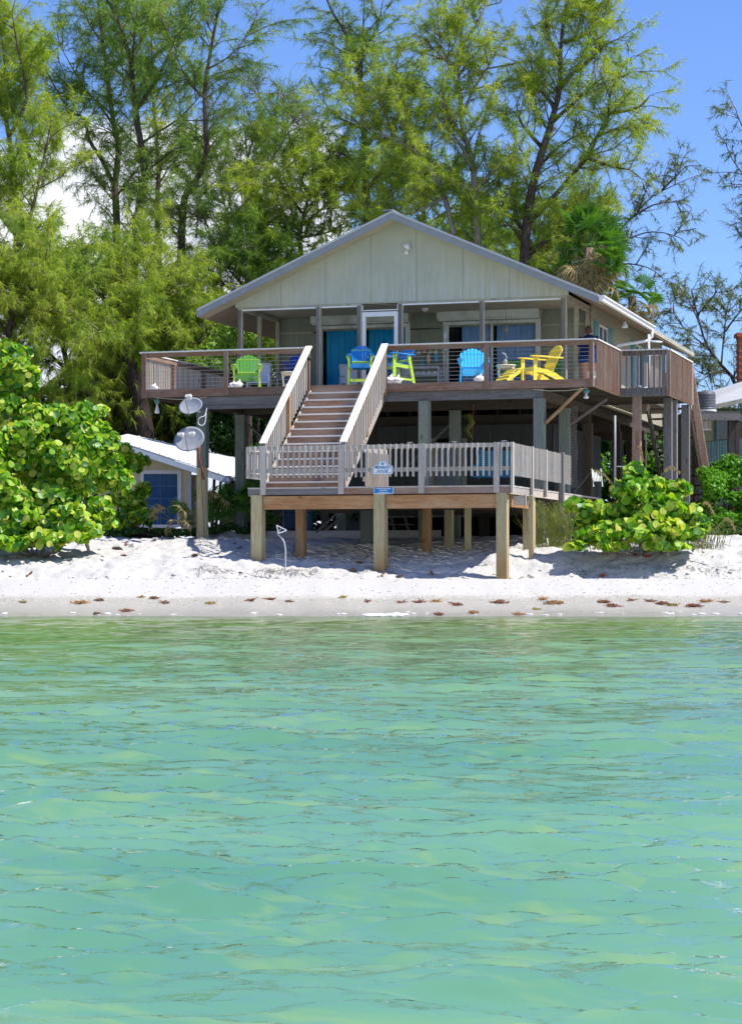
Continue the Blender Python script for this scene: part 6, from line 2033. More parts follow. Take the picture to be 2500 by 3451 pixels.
    for s_ in (-1, 1):
        MB().tube([(0.15 * s_, 0.02, 1.39), (0.215 * s_, 0.01, 1.30), (0.245 * s_, 0.0, 1.16)], [0.075, 0.075, 0.068], 12, cap=False).build('sleeve', navy_m, pp, True)
    pp.scale = (1.08, 1.08, 1.03)
    return pp


person()
# white pail by the person and white pipe stand on the side deck
t = thing('pail', 'white pail standing at the deck corner beside the person', 'pail', (11.12, 1.6, DK))
MB().lathe([(0, 0), (0.13, 0), (0.16, 0.30), (0.165, 0.30), (0.15, 0.29), (0.12, 0.02), (0, 0.02)], 16).build('bucket', pvc_m, t, True)
MB().tube([(0.16, 0, 0.28), (0.1, 0.1, 0.36), (0, 0.15, 0.39), (-0.1, 0.1, 0.36), (-0.16, 0, 0.28)], 0.006, 5).build('handle', steel_m, t)
t = thing('pipe_stand', 'white pipe stand with a side arm rising above the right side rail', 'stand', (12.05, 4.0, DK))
MB().tube([(0, 0, 0), (0, 0, 1.42)], 0.032, 8).build('post', pvc_m, t, True)
MB().tube([(0, 0, 1.25), (0.33, 0.05, 1.22)], 0.026, 8).build('arm', pvc_m, t, True)
MB().tube([(-0.05, 0, 0.90), (0.30, 0.05, 0.90)], 0.022, 8).build('arm', pvc_m, t, True)
for a in (0, 2.1, 4.2):
    MB().tube([(0, 0, 0.08), (0.38 * math.cos(a), 0.38 * math.sin(a), 0.02)], 0.026, 7).build('foot', pvc_m, t, True)

# ------------------------------------------------------------------ porch swing hung over the lower deck
t = thing('porch_swing', 'blue slatted swing seat hanging by chains behind the lower deck railing', 'swing', (9.0, 1.2, LK + 0.42))
for i in range(12):
    z = 0.06 + i * 0.052
    MB().beam((-0.72, 0.20 + 0.015 * i, z), (0.72, 0.20 + 0.015 * i, z), 0.018, 0.036).build('back_slat', swing_m, t)
for i in range(7):
    MB().beam((-0.72, -0.28 + i * 0.07, 0.0), (0.72, -0.28 + i * 0.07, 0.0), 0.055, 0.02).build('seat_slat', swing_m, t)
for s_ in (-1, 1):
    MB().beam((0.70 * s_, 0.19, -0.02), (0.70 * s_, 0.38, 0.70), 0.035, 0.06, (0, 1, 0)).build('back_post', swing_m, t)
    MB().beam((0.73 * s_, -0.32, 0.28), (0.73 * s_, 0.28, 0.28), 0.09, 0.025).build('arm', swing_m, t)
    MB().beam((0.73 * s_, -0.26, 0.0), (0.73 * s_, -0.26, 0.28), 0.04, 0.04, (0, 1, 0)).build('arm_post', swing_m, t)
    MB().tube([(0.78 * s_, -0.2, 0.28), (0.80 * s_, 0.05, 1.78)], 0.009, 5).build('chain', rust_m, t)

# ------------------------------------------------------------------ the two signs
sign_w = plain('sign_white', (0.78, 0.82, 0.84), 0.5, 0.04, 6)
sign_b = plain('sign_blue', (0.03, 0.22, 0.42), 0.5, 0.08, 6)
sign_db = plain('sign_royal', (0.01, 0.20, 0.52), 0.5, 0.08, 6)
print_w = plain('print_white', (0.80, 0.85, 0.88), 0.5, 0.03)


def text_mesh(s, size, mat, par, loc, bold=0.0, xs=1.0):
    cu = bpy.data.curves.new('lettering', 'FONT')
    cu.body = s
    cu.size = size
    cu.align_x = 'CENTER'
    cu.align_y = 'CENTER'
    cu.offset = bold
    cu.extrude = 0.0015
    cu.resolution_u = 3
    tmp = bpy.data.objects.new('tmp', cu)
    C.objects.link(tmp)
    dg = bpy.context.evaluated_depsgraph_get()
    me = bpy.data.meshes.new_from_object(tmp.evaluated_get(dg))
    me.name = 'lettering'
    bpy.data.objects.remove(tmp)
    bpy.data.curves.remove(cu)
    me.materials.clear()
    me.materials.append(mat)
    o = link('lettering', me, par)
    o.location = loc
    o.rotation_euler = (rad(90), 0, 0)
    o.scale = (xs, 1, 1)
    o['kind'] = 'stuff'
    return o


def sgn_outline(w, h, inset):
    """plaque with stepped shoulders and a round crown"""
    w2 = w / 2 - inset
    b = -h / 2 + inset
    sh = h * 0.16
    pts = [(-w2, b), (w2, b), (w2, sh - inset)]
    for i in range(5):
        a = math.pi / 2 * i / 4
        pts.append((w2 - 0.045 - 0.06 * math.sin(a) + 0.04, sh - inset + 0.028 * (1 - math.cos(a)) * 1.0))
    r = w * 0.235 - inset * 0.6
    cz = sh + 0.03 - inset * 0.5
    for i in range(13):
        a = math.pi * i / 12
        pts.append((r * math.cos(a), cz + 0.80 * r * math.sin(a)))
    for i in range(5):
        a = math.pi / 2 * (4 - i) / 4
        pts.append((-(w2 - 0.045 - 0.06 * math.sin(a) + 0.04), sh - inset + 0.028 * (1 - math.cos(a))))
    pts.append((-w2, sh - inset))
    return pts


yf = LY - 0.10
t = thing('house_sign', 'white arched plaque with blue star reading MERMAID HOUSE on the lower deck balusters', 'sign', (7.755, yf, 3.06))
for ins, m_, dy in ((0.0, sign_w, 0.0), (0.018, sign_b, -0.006), (0.026, sign_w, -0.009)):
    MB().poly([(x, dy, z) for x, z in sgn_outline(0.445, 0.255, ins)][::-1], 0.01 if ins == 0 else 0.003, (0, 1 if ins == 0 else -1, 0)).build('board' if ins == 0 else ('border' if ins < 0.02 else 'face'), m_, t)
star = []
for i in range(10):
    a = math.pi / 2 + i * math.pi / 5 - 0.25
    r = 0.045 if i % 2 == 0 else 0.019
    star.append((r * math.cos(a), -0.0125, 0.088 + r * math.sin(a)))
MB().poly(star, 0.003, (0, -1, 0)).build('star', sign_b, t)
text_mesh('MERMAID', 0.083, sign_b, t, (0, -0.0135, 0.010), 0.0022, 0.98)
text_mesh('HOUSE', 0.083, sign_b, t, (0, -0.0135, -0.070), 0.0022, 0.98)
t = thing('rental_sign', 'small blue rental sign with white print fixed to the lower deck fascia', 'sign', (7.76, LY - 0.052, 2.57))
MB().box(-0.222, 0.222, -0.004, 0.004, -0.078, 0.078).build('board', print_w, t)
MB().box(-0.210, 0.210, -0.008, -0.0045, -0.066, 0.066).build('face', sign_db, t)
text_mesh('Little Gasparilla Vacation Rentals', 0.034, print_w, t, (0, -0.0105, 0.045), 0.0008, 0.72)
text_mesh('941-494-4777', 0.040, print_w, t, (0, -0.0105, 0.002), 0.0010, 0.85)
text_mesh('www.littlegasparilla.com', 0.034, print_w, t, (0, -0.0105, -0.042), 0.0008, 0.78)

# ------------------------------------------------------------------ satellite dishes on the left piling
def dish(label, px, py, d, rx, rz, aim, tilt, arms):
    p = at(px, py, d)
    t = thing('satellite_dish', label, 'satellite dish', p, aim, 'satellite dishes on the left piling')
    M = Matrix.Rotation(tilt, 4, 'X')
    prof = [(0, 0.0), (0.3, 0.012), (0.6, 0.05), (0.85, 0.10), (1.0, 0.14), (1.0, 0.155), (0.85, 0.115), (0.6, 0.065), (0.3, 0.027), (0, 0.015)]
    S = Matrix.Diagonal((rx, rz, 0.42, 1))
    MB().lathe(prof, 36, M @ S).build('reflector', dishg_m, t, True)
    n_ = M @ Vector((0, 0, 1))
    dn = M @ Vector((0, -1, 0))
    if dn.z > 0:
        dn = -dn
    sd = M @ Vector((1, 0, 0))
    e = n_ * 0.42 + dn * (rz * 0.15)
    MB().tube([dn * rz * 0.95, e], 0.016, 6).build('feed_arm', steel_m, t)
    for o_ in arms:
        c = e + sd * o_[0] + dn * (-o_[1])
        MB().beam(c - sd * 0.075 + n_ * 0.02, c + sd * 0.075 + n_ * 0.05, 0.07, 0.06, dn).build('feed_box', white_m, t)
        MB().tube([c, c - n_ * 0.10], [0.035, 0.03], 8).build('feed_horn', white_m, t)
    MB().tube([-n_ * 0.01, -n_ * 0.12, Vector((0.22, 0.02, -0.12))], 0.022, 6).build('bracket', steel_m, t)
    return t


dish('upper grey satellite dish tilted up in front of the deck beam', 645, 1372, 53.0, 0.31, 0.25, TH - 0.35, rad(58), [(0.10, 0.04)])
dish('lower larger grey satellite dish with two white feed heads', 640, 1483, 52.9, 0.385, 0.34, TH - 0.25, rad(66), [(-0.08, -0.02), (0.20, 0.0)])
t = thing('dish_pole', 'rust-red bent pipe carrying the lower dish against the log piling', 'pole', at(672, 1520, 53.3))
o_ = Vector(t.location)
MB().tube([at(672, 1500, 53.1) - o_, at(670, 1545, 53.1) - o_, at(680, 1580, 53.2) - o_, at(686, 1615, 53.3) - o_], 0.030, 8).build('pipe', rust_m, t, True)
t = thing('cable_loop', 'loop of white cable hanging between the two dishes', 'cable', at(690, 1400, 53.2))
o_ = Vector(t.location)
MB().tube([q - o_ for q in smooth_poly([at(697, 1375, 53.3), at(690, 1400, 53.1), at(672, 1408, 53.0), at(668, 1425, 53.0), at(680, 1434, 53.0), at(692, 1420, 53.1), at(695, 1380, 53.3)], 4)], 0.008, 5).build('cable', pvc_m, t)
t = thing('cable_run', 'black cable running down the dish piling', 'cable', at(690, 1550, 53.3))
o_ = Vector(t.location)
MB().tube([q - o_ for q in smooth_poly([at(699, 1460, 53.3), at(697, 1520, 53.3), at(678, 1590, 53.2), at(684, 1700, 53.3), at(688, 1820, 53.4)], 4)], 0.007, 5).build('cable', black_m, t)

# under-deck spot lamps
for px, py, lb in ((530, 1362, 'white spot lamp with teal collar hanging under the left corner of the upper deck'), (1975, 1311, 'small teal spot lamp under the right corner of the upper deck')):
    k = (0.30 - CAM.y) / (FW.y + (px - 1250) / FPX * RT.y)
    p = at(px, py, k)
    t = thing('spot_lamp', lb, 'lamp', (p.x, p.y, 5.10))
    L_h = 0.22 if px < 1000 else 0.0
    MB().lathe([(0, 0), (0.075, 0), (0.075, -0.07), (0.05, -0.10), (0, -0.10)], 12).build('collar', teal_m, t, True)
    MB().lathe([(0, -0.10), (0.028, -0.10), (0.03, -0.15 - L_h * 0.2), (0.062, -0.19 - L_h * 0.5), (0.06, -0.22 - L_h * 0.6), (0, -0.23 - L_h * 0.6)], 12).build('bulb', white_m, t, True)
t = thing('cord', 'sagging cord strung under the right end of the upper deck', 'cord', (10.6, -0.02, 5.1))
MB().tube([Vector((-0.6, 0, 0.0)), Vector((-0.2, 0, -0.05)), Vector((0.2, 0, -0.05)), Vector((0.7, 0, 0.0))], 0.006, 4).build('cable', cream_m, t)
t = thing('cord', 'pale cord sagging under the left front fascia', 'cord', (1.2, -0.02, 5.1))
MB().tube([Vector((-0.9, 0, 0.02)), Vector((-0.4, 0, -0.03)), Vector((0.1, 0, -0.05)), Vector((0.5, 0, 0.0))], 0.006, 4).build('cable', cream_m, t)

# ------------------------------------------------------------------ neighbours
def cbox(name, mat, par, px0, px1, py0, py1, d, thick, o_):
    """box squared up to the view line: px, py give its near face at distance d, thick its depth"""
    mb = MB()
    a = at(px0, py1, d)
    b = at(px1, py0, d)
    dx = (b - a).dot(RT)
    z0, z1 = a.z, b.z
    vs = []
    for z in (z0, z1):
        for v_ in (0, thick):
            for u in (0, dx):
                vs.append(Vector((a.x, a.y, z)) + RT * u + FW * v_ - o_)
    mb.add(vs, [(0, 2, 3, 1), (4, 5, 7, 6), (0, 1, 5, 4), (2, 6, 7, 3), (0, 4, 6, 2), (1, 3, 7, 5)])
    return mb.build(name, mat, par)


def slab(name, mat, par, c4_, th, o_):
    mb = MB()
    p = [Vector(q) - o_ for q in c4_]
    dn = Vector((0, 0, -th))
    mb.add(p + [q + dn for q in p], [(0, 1, 2, 3), (7, 6, 5, 4), (0, 4, 5, 1), (1, 5, 6, 2), (2, 6, 7, 3), (3, 7, 4, 0)])
    return mb.build(name, mat, par)


yellow_s = plain('cream_lap_siding', (0.62, 0.55, 0.36), 0.8, 0.06, 4)
bluetrim = plain('pale_blue_trim', (0.50, 0.58, 0.68), 0.6, 0.05)
roofw = plain('white_metal_roof', (0.72, 0.74, 0.77), 0.45, 0.06, 2, dirt=(0.55, 0.55, 0.54))
o_ = at(560, 1780, 66.0)
o_.z = 1.6
ct = thing('cottage', 'low cream cottage with white metal roof and blue window behind the left sea grape', 'cottage', o_)
# lap boards, cut under the slope of the rake
for i in range(30):
    y1 = 1790 - i * 10.0
    y0 = y1 - 9.6
    # rake line falls to the right
    xr = 640
    if y0 < 1582:
        xr = 430 + (y0 - 1508) / (1578 - 1508) * 225
    if y0 < 1512:
        break
    if i < 20 and y1 > 1590:
        if y1 < 1785:
            cbox('siding_board', yellow_s, ct, 330, 474, y0, y1, 66.0, 0.06, o_)
            cbox('siding_board', yellow_s, ct, 612, 636, y0, y1, 66.0, 0.06, o_)
        else:
            cbox('siding_board', yellow_s, ct, 330, 636, y0, y1, 66.0, 0.06, o_)
    else:
        cbox('siding_board', yellow_s, ct, 330, min(xr, 636), y0, y1, 66.0, 0.06, o_)
cbox('corner_board', bluetrim, ct, 636, 645, 1585, 1790, 65.98, 0.12, o_)
w = cbox('window', plain('blue_window_film', (0.010, 0.075, 0.22), 0.15, 0.25, 3, spec=0.6), ct, 484, 598, 1597, 1768, 66.02, 0.02, o_)
for q in ((474, 484, 1585, 1776), (598, 612, 1585, 1776), (484, 598, 1585, 1597), (484, 598, 1768, 1778)):
    cbox('window_frame', white_m, w, q[0], q[1], q[2], q[3], 65.97, 0.08, o_)
for q in ((484, 598, 1636, 1640), (484, 598, 1678, 1682), (484, 598, 1724, 1728), (539, 542, 1597, 1768)):
    cbox('mullion', plain('mullion%d' % q[2], (0.06, 0.16, 0.30), 0.5), w, q[0], q[1], q[2], q[3], 66.0, 0.02, o_)
cbox('side_wall', plain('shaded_siding', (0.42, 0.36, 0.26), 0.8), ct, 645, 668, 1600, 1790, 66.1, 4.0, o_)  # darker copy of the cream siding, its shade put into the colour
slab('roof', roofw, ct, [at(372, 1476, 65.4), at(770, 1606, 65.4), at(905, 1566, 73.0), at(430, 1462, 73.0)], 0.03, o_)
f1, f2, b2_, b1_ = at(372, 1476, 65.4), at(770, 1606, 65.4), at(905, 1566, 73.0), at(430, 1462, 73.0)
for k in range(1, 12):
    q = k / 12
    MB().beam(f1.lerp(f2, q) - o_ + Vector((0, 0, 0.012)), b1_.lerp(b2_, q) - o_ + Vector((0, 0, 0.012)), 0.03, 0.03).build('roof_seam', roofw, ct)
slab('rake_board', bluetrim, ct, [at(372, 1482, 65.39), at(770, 1612, 65.39), at(772, 1612, 65.46), at(374, 1482, 65.46)], 0.17, o_)
slab('eave_board', white_m, ct, [at(690, 1586, 65.6), at(772, 1612, 65.36), at(905, 1573, 72.9), at(880, 1566, 72.8)], 0.10, o_)

o_ = at(2450, 1500, 67.0)
o_.z = 1.7
nh = thing('neighbour_house', 'dark-walled neighbouring house with light grey roof at the right edge', 'house', o_)
groof = plain('grey_metal_roof', (0.46, 0.46, 0.47), 0.6, 0.08, 2)
slab('roof', groof, nh, [at(2300, 1386, 66.0), at(2760, 1285, 66.0), at(2760, 1200, 71.0), at(2404, 1316, 71.0)], 0.05, o_)
slab('fascia_board', trim_m, nh, [at(2300, 1388, 65.98), at(2760, 1287, 65.98), at(2760, 1287, 66.03), at(2300, 1388, 66.03)], 0.12, o_)
cbox('wall', plain('olive_wall', (0.13, 0.14, 0.09), 0.8, 0.2), nh, 2330, 2760, 1375, 1800, 67.0, 6.0, o_)
cbox('wall_patch', plain('pale_green_wall', (0.28, 0.29, 0.17), 0.8), nh, 2372, 2404, 1405, 1486, 66.97, 0.02, o_)
for a in (2415, 2458, 2488):
    cbox('porch_post', teal_m, nh, a, a + 4, 1360, 1500, 66.8, 0.06, o_)
cbox('window', plain('dark_pane', (0.015, 0.02, 0.025), 0.1, 0.1, spec=0.8), nh, 2419, 2456, 1395, 1480, 66.96, 0.02, o_)
cbox('window', plain('dark_pane_b', (0.015, 0.02, 0.025), 0.1, 0.1, spec=0.8), nh, 2463, 2486, 1390, 1480, 66.96, 0.02, o_)
for i in range(7):
    cbox('baluster', pale['z'], nh, 2366 + i * 4.4, 2368 + i * 4.4, 1418, 1446, 66.0, 0.04, o_)
cbox('stair_board', pale['x'], nh, 2364, 2398, 1446, 1450, 65.98, 0.06, o_)

o_ = at(2440, 1540, 61.5)
o_.z = 1.6
tf = thing('board_fence', 'teal-grey board fence behind the neighbour posts at the right edge', 'fence', o_)
fence_m = plain('fence_paint', (0.09, 0.17, 0.18), 0.8, 0.2, 4)
for i in range(26):
    x = 2360 + i * 9.2
    top = 1492 - (i * 1.0)
    cbox('board', fence_m, tf, x, x + 8.6, top + random.uniform(-1, 1), 1700, 61.5 + 0.004 * (i % 2), 0.03, o_)

o_ = at(2440, 1600, 60.0)
o_.z = 1.6
pf = thing('tank_platform', 'dark timber platform on posts carrying the water tank', 'platform', o_)
pl_m = wood('dark_platform_timber', (0.04, 0.032, 0.028), (0.11, 0.085, 0.07), (0.08, 0.08, 0.08), 'z', 0.4)
cbox('front_beam', slate['x'], pf, 2340, 2492, 1392, 1416, 60.0, 0.10, o_)
cbox('deck', slate['x'], pf, 2335, 2494, 1386, 1391, 60.0, 1.2, o_)
for a, b, dd in ((2455, 2476, 60.12), (2478, 2492, 60.9), (2340, 2356, 60.2), (2336, 2350, 61.0)):
    cbox('post', pl_m, pf, a, b, 1417 if dd < 60.5 else 1400, 1790, dd, 0.2, o_)
cbox('side_beam', slate['y'], pf, 2490, 2500, 1394, 1420, 60.11, 1.1, o_)
p = at(2377, 1387, 60.55)
t = thing('water_tank', 'dark grey round water tank standing on the timber platform', 'tank', p)
tank_m = plain('tank_grey', (0.10, 0.105, 0.12), 0.5, 0.15, 6)
mb = MB()
pr_ = [(0, 0), (0.285, 0), (0.285, 0.05), (0.30, 0.06), (0.30, 0.09), (0.28, 0.10)]
for k in range(5):
    pr_ += [(0.28, 0.12 + k * 0.075), (0.287, 0.14 + k * 0.075), (0.287, 0.165 + k * 0.075), (0.28, 0.18 + k * 0.075)]
pr_ += [(0.27, 0.52), (0.24, 0.555), (0.10, 0.575), (0.08, 0.60), (0, 0.605)]
mb.lathe(pr_, 28).build('body', tank_m, t, True)
MB().lathe([(0.296, 0.0), (0.302, 0.0), (0.302, 0.05), (0.296, 0.05)], 28).build('base_band', offwhite_m, t)

o_ = at(2500, 1290, 72.0)
o_.z = at(0, 1300, 72).z
ch = thing('chimney', 'red brick chimney with a wider cap cut by the right edge', 'chimney', o_)
for r in range(15):
    for c in range(5):
        x = 2490 + c * 17 + (8 if r % 2 else 0)
        y = 1296 - r * 11
        cbox('brick', redbrown_m, ch, x, x + 15.8, y - 10, y, 72.0, 0.6, o_)
cbox('mortar_core', plain('mortar', (0.35, 0.18, 0.13), 0.9), ch, 2491, 2570, 1136, 1300, 72.03, 0.55, o_)
cbox('cap', redbrown_m, ch, 2484, 2580, 1120, 1133, 71.95, 0.7, o_)

# ------------------------------------------------------------------ things under the house
def onground(px, py):
    """ground point seen at photo pixel"""
    r_ = (px - 1250.0) / FPX
    lo, hi = 39.5, 60.0
    f_ = lambda d: HY - (ground(r_ * d, d) - CAM.z) / d * FPX - py
    for _ in range(36):
        m_ = (lo + hi) / 2
        if f_(m_) > 0:
            lo = m_
        else:
            hi = m_
    d = lo
    return rd(r_ * d, d, ground(r_ * d, d)), d


blue_b = plain('blue_drum', (0.05, 0.14, 0.22), 0.45, 0.1, 5)
for px, lb in ((978, 'dark blue drum under the deck, left of the paler one'), (1030, 'paler blue drum with a rope band under the deck')):
    p = at(px, 1795, 56.2)
    t = thing('drum', lb, 'barrel', (p.x, p.y, 1.55), 0, 'drums under the deck')
    MB().lathe([(0, 0), (0.19, 0), (0.20, 0.03), (0.20, 0.3), (0.21, 0.32), (0.21, 0.35), (0.20, 0.37), (0.20, 0.62), (0.21, 0.64), (0.20, 0.68), (0.20, 0.95), (0.17, 0.98), (0, 0.98)], 20).build('body', blue_b if px > 1000 else plain('dark_drum', (0.02, 0.05, 0.09), 0.5), t, True)
    MB().lathe([(0.205, 0.72), (0.215, 0.73), (0.205, 0.745)], 20).build('band', black_m, t, True)
t = thing('leaning_board', 'wide board leaning diagonally in the dark under the deck', 'board', at(1100, 1790, 55.0))
o_ = Vector(t.location)
MB().beam(at(1065, 1795, 55) - o_, at(1160, 1708, 55) - o_, 0.05, 0.26, tuple(FW)).build('plank', slate['x'], t)
MB().beam(at(1085, 1800, 55.2) - o_, at(1180, 1712, 55.2) - o_, 0.05, 0.08, tuple(FW)).build('batten', pale['x'], t)
t = thing('garden_rack', 'low dark rack with pale rails in the shadow under the deck', 'rack', at(1340, 1800, 57.0))
o_ = Vector(t.location)
for y in (1742, 1768, 1792):
    MB().beam(at(1290, y, 57) - o_, at(1395, y, 57) - o_, 0.03, 0.03).build('rail', pale['x'], t)
for x in (1315, 1362):
    MB().beam(at(x, 1735, 56.9) - o_, at(x + 22, 1815, 56.9) - o_, 0.05, 0.07).build('leg', slate['z'], t)
# hanging net on the piling, lattice, little white chair
t = thing('fishing_net', 'grey net hung in a narrow strip beside the right-hand piling', 'net', at(1932, 1500, 54.6))
o_ = Vector(t.location)
for k in range(9):
    for s_ in (-1, 1):
        pts = []
        for j in range(15):
            u = ((k / 9 + s_ * j / 14 * 1.6) % 1.0)
            tri_ = 1 - abs(2 * u - 1)
            pts.append(at(1922 + 24 * tri_ + 2 * math.sin(j), 1370 + j * 19.5, 54.6 + 0.05 * math.sin(j * 1.3)) - o_)
        MB().tube(pts, 0.007, 4).build('cord', grey['z'], t)
t = thing('lattice_panel', 'dark diamond lattice with bright leaves showing through', 'lattice', at(2078, 1530, 62))
o_ = Vector(t.location)
for k in range(-6, 9):
    for s_ in (-1, 1):
        x0 = 2060 + (k * 9 if s_ > 0 else 36 - k * 9)
        a, b = (x0, 1485), (x0 + s_ * 62, 1580)
        # clip to the panel
        def clip(p_, q_):
            ts = [0.0, 1.0]
            dx = q_[0] - p_[0]
            t0, t1 = (2060 - p_[0]) / dx, (2096 - p_[0]) / dx
            if t0 > t1:
                t0, t1 = t1, t0
            return max(0, t0), min(1, t1)
        t0, t1 = clip(a, b)
        if t1 - t0 < 0.05:
            continue
        A = at(a[0] + (b[0] - a[0]) * t0, a[1] + (b[1] - a[1]) * t0, 62 + 0.01 * s_) - o_
        B = at(a[0] + (b[0] - a[0]) * t1, a[1] + (b[1] - a[1]) * t1, 62 + 0.01 * s_) - o_
        MB().beam(A, B, 0.008, 0.028, tuple(FW)).build('slat', slate['z'], t)
for a, b in (((2058, 1483), (2058, 1582)), ((2098, 1483), (2098, 1582))):
    MB().beam(at(a[0], a[1], 62) - o_, at(b[0], b[1], 62) - o_, 0.03, 0.03).build('frame', slate['z'], t)
t = thing('folding_chair', 'white slatted folding chair leaning in the shade behind the sea grape', 'chair', at(2020, 1625, 52.6))
o_ = Vector(t.location)
for i in range(5):
    MB().beam(at(1998 + i * 5, 1585 + i * 1.5, 52.6) - o_, at(2002 + i * 5, 1622, 52.4) - o_, 0.022, 0.012, tuple(FW)).build('slat', offwhite_m, t)
for s_ in (0, 1):
    MB().beam(at(1994 + s_ * 30, 1580, 52.55) - o_, at(2000 + s_ * 30, 1640, 52.4) - o_, 0.02, 0.02).build('leg', offwhite_m, t)
MB().beam(at(1994, 1608, 52.5) - o_, at(2028, 1608, 52.5) - o_, 0.02, 0.02).build('rail', offwhite_m, t)
t = thing('shower_pipe', 'thin pale standpipe with a cross rail behind the right bush', 'pipe', at(2072, 1640, 53.5))
o_ = Vector(t.location)
MB().tube([at(2072, 1640, 53.5) - o_, at(2072, 1400, 53.5) - o_], 0.03, 8).build('pipe', plain('galvanised', (0.28, 0.30, 0.31), 0.5), t, True)
MB().tube([at(2078, 1572, 53.5) - o_, at(2160, 1572, 53.5) - o_], 0.012, 6).build('rail', offwhite_m, t, True)
# painted mask and hung odds and ends in the dark of the lower porch
t = thing('wall_ornament', 'yellow-green seahorse-like ornament hanging in the dark lower porch', 'ornament', at(1570, 1430, 55.6))
o_ = Vector(t.location)
cg = plain('ornament_green', (0.16, 0.20, 0.03), 0.5)
MB().tube([at(1560, 1405, 55.6) - o_, at(1580, 1400, 55.6) - o_, at(1590, 1425, 55.6) - o_, at(1572, 1450, 55.6) - o_, at(1590, 1478, 55.6) - o_], [0.05, 0.09, 0.09, 0.07, 0.03], 8).build('body', cg, t, True)
MB().blob(at(1562, 1412, 55.5) - o_, 0.05, 3, 0.3).build('eye', black_m, t, True)

# ------------------------------------------------------------------ on the sand
# swan-necked pole with a triangular frame
b, d_ = onground(962, 1936)
t = thing('marker_pole', 'bent grey pole with open triangular head in the sand by the left front piling', 'pole', b)
d_ = 47.0
galv = plain('pale_pole', (0.42, 0.44, 0.45), 0.5, 0.1)
pts = [at(x, y, d_) - b for x, y in ((962, 1940), (962, 1880), (961, 1845), (955, 1822), (944, 1808), (934, 1798))]
MB().tube(smooth_poly(pts, 3), 0.016, 7).build('shaft', galv, t, True)
tri = [at(x, y, d_ - 0.03) - b for x, y in ((932, 1770), (966, 1787), (939, 1798))]
for i in range(3):
    MB().beam(tri[i], tri[(i + 1) % 3], 0.02, 0.03, tuple(FW)).build('frame_bar', white_m, t)
MB().beam(at(934, 1796, d_ - 0.02) - b, at(948, 1781, d_ - 0.02) - b, 0.02, 0.02, tuple(FW)).build('frame_bar', galv, t)
b, d_ = onground(982, 1868)
t = thing('stake_tag', 'small tag on a leaning stake in the shade behind the left front pilings', 'stake', b)
MB().tube([Vector((0, 0, -0.1)), at(995, 1830, d_) - b, at(1002, 1812, d_) - b], 0.008, 5).build('stake', bark_d, t)
MB().beam(at(1000, 1812, d_) - b, at(1006, 1828, d_) - b, 0.02, 0.07, tuple(FW)).build('tag', cream_m, t)

# driftwood, stumps, litter
for i, (pts_, r_, m_, lb) in enumerate((
        ([(1850, 1815), (1868, 1828), (1892, 1836)], 0.045, bark_d, 'dark broken driftwood branch lying left of the right-hand sea grape'),
        ([(288, 1822), (296, 1845), (300, 1862)], 0.05, root_m, 'pale weathered stump standing upright in front of the big sea grape'),
        ([(200, 1862), (222, 1850), (228, 1838)], 0.035, root_m, 'bleached root knuckle beneath the big sea grape'),
        ([(490, 1962), (540, 1958), (600, 1940)], 0.006, bark_d, 'thin long stick lying on the sand left of the pilings'),
        ([(380, 1850), (402, 1848), (412, 1856)], 0.05, bark_d, 'dark rounded driftwood lump beside the pale cup'))):
    b, d_ = onground(*pts_[-1])
    t = thing('driftwood', lb, 'driftwood', b)
    MB().tube(smooth_poly([at(x, y, d_) - b for x, y in pts_], 3), [r_ * (1 - 0.07 * j) for j in range(7)], 8).build('branch', m_, t, True)
b, d_ = onground(435, 1852)
t = thing('cup', 'pale cup lying half buried beside the dark driftwood lump', 'cup', b + Vector((0, 0, 0.05)))
MB().lathe([(0.04, 0), (0.055, 0.14), (0.058, 0.14), (0.05, 0.13), (0.036, 0.01), (0, 0.01)], 14, Matrix.Rotation(rad(65), 4, 'Y')).build('cup_body', offwhite_m, t, True)

leafr = plain('fallen_leaf_red', (0.26, 0.06, 0.035), 0.7, 0.35, 20)
leafb = plain('fallen_leaf_brown', (0.24, 0.13, 0.06), 0.7, 0.35, 20)
rg_ = random.Random(77)
fl = []
for px, py in ((470, 1820), (430, 1838), (398, 1850), (783, 1812), (792, 1838), (806, 1848), (676, 1862), (655, 1876), (420, 1872), (100, 1940), (1456, 1935), (1290, 1940), (812, 1935), (1190, 1925), (2045, 1872), (2065, 1868), (2140, 1873), (2230, 1870), (2290, 1868), (2180, 1880), (2030, 1945), (380, 1800), (520, 1822), (600, 1815), (735, 1870), (1120, 1905), (1345, 1945), (1210, 1900)):
    p, d_ = onground(px, py)
    o = link('fallen_leaf', grape_leaf(px))
    o.data.materials.clear()
    red_ = rg_.random() < 0.55
    o.data.materials.append(leafr if red_ else leafb)
    o.data.name = 'fallen_leaf'
    o.location = p + Vector((0, 0, 0.02))
    o.rotation_euler = (rg_.uniform(-0.5, 0.9), rg_.uniform(-0.5, 0.5), rg_.uniform(0, 6))
    s_ = rg_.uniform(0.06, 0.10)
    o.scale = (s_, s_, s_)
    where_ = 'before the left sea grape' if px < 530 else ('between dish piling and left front piling' if px < 850 else ('under the lower deck' if px < 1600 else ('under the right bush, left half' if px < 2150 else 'under the right bush, right half')))
    row_ = 'high on the bank ' if py < 1835 else ('low on the bank ' if py > 1900 else 'half way up the bank ')
    tag(o, ('red' if red_ else 'tan-brown') + ' dry leaf ' + row_ + where_, 'leaf', 'fallen sea grape leaves on the bank')

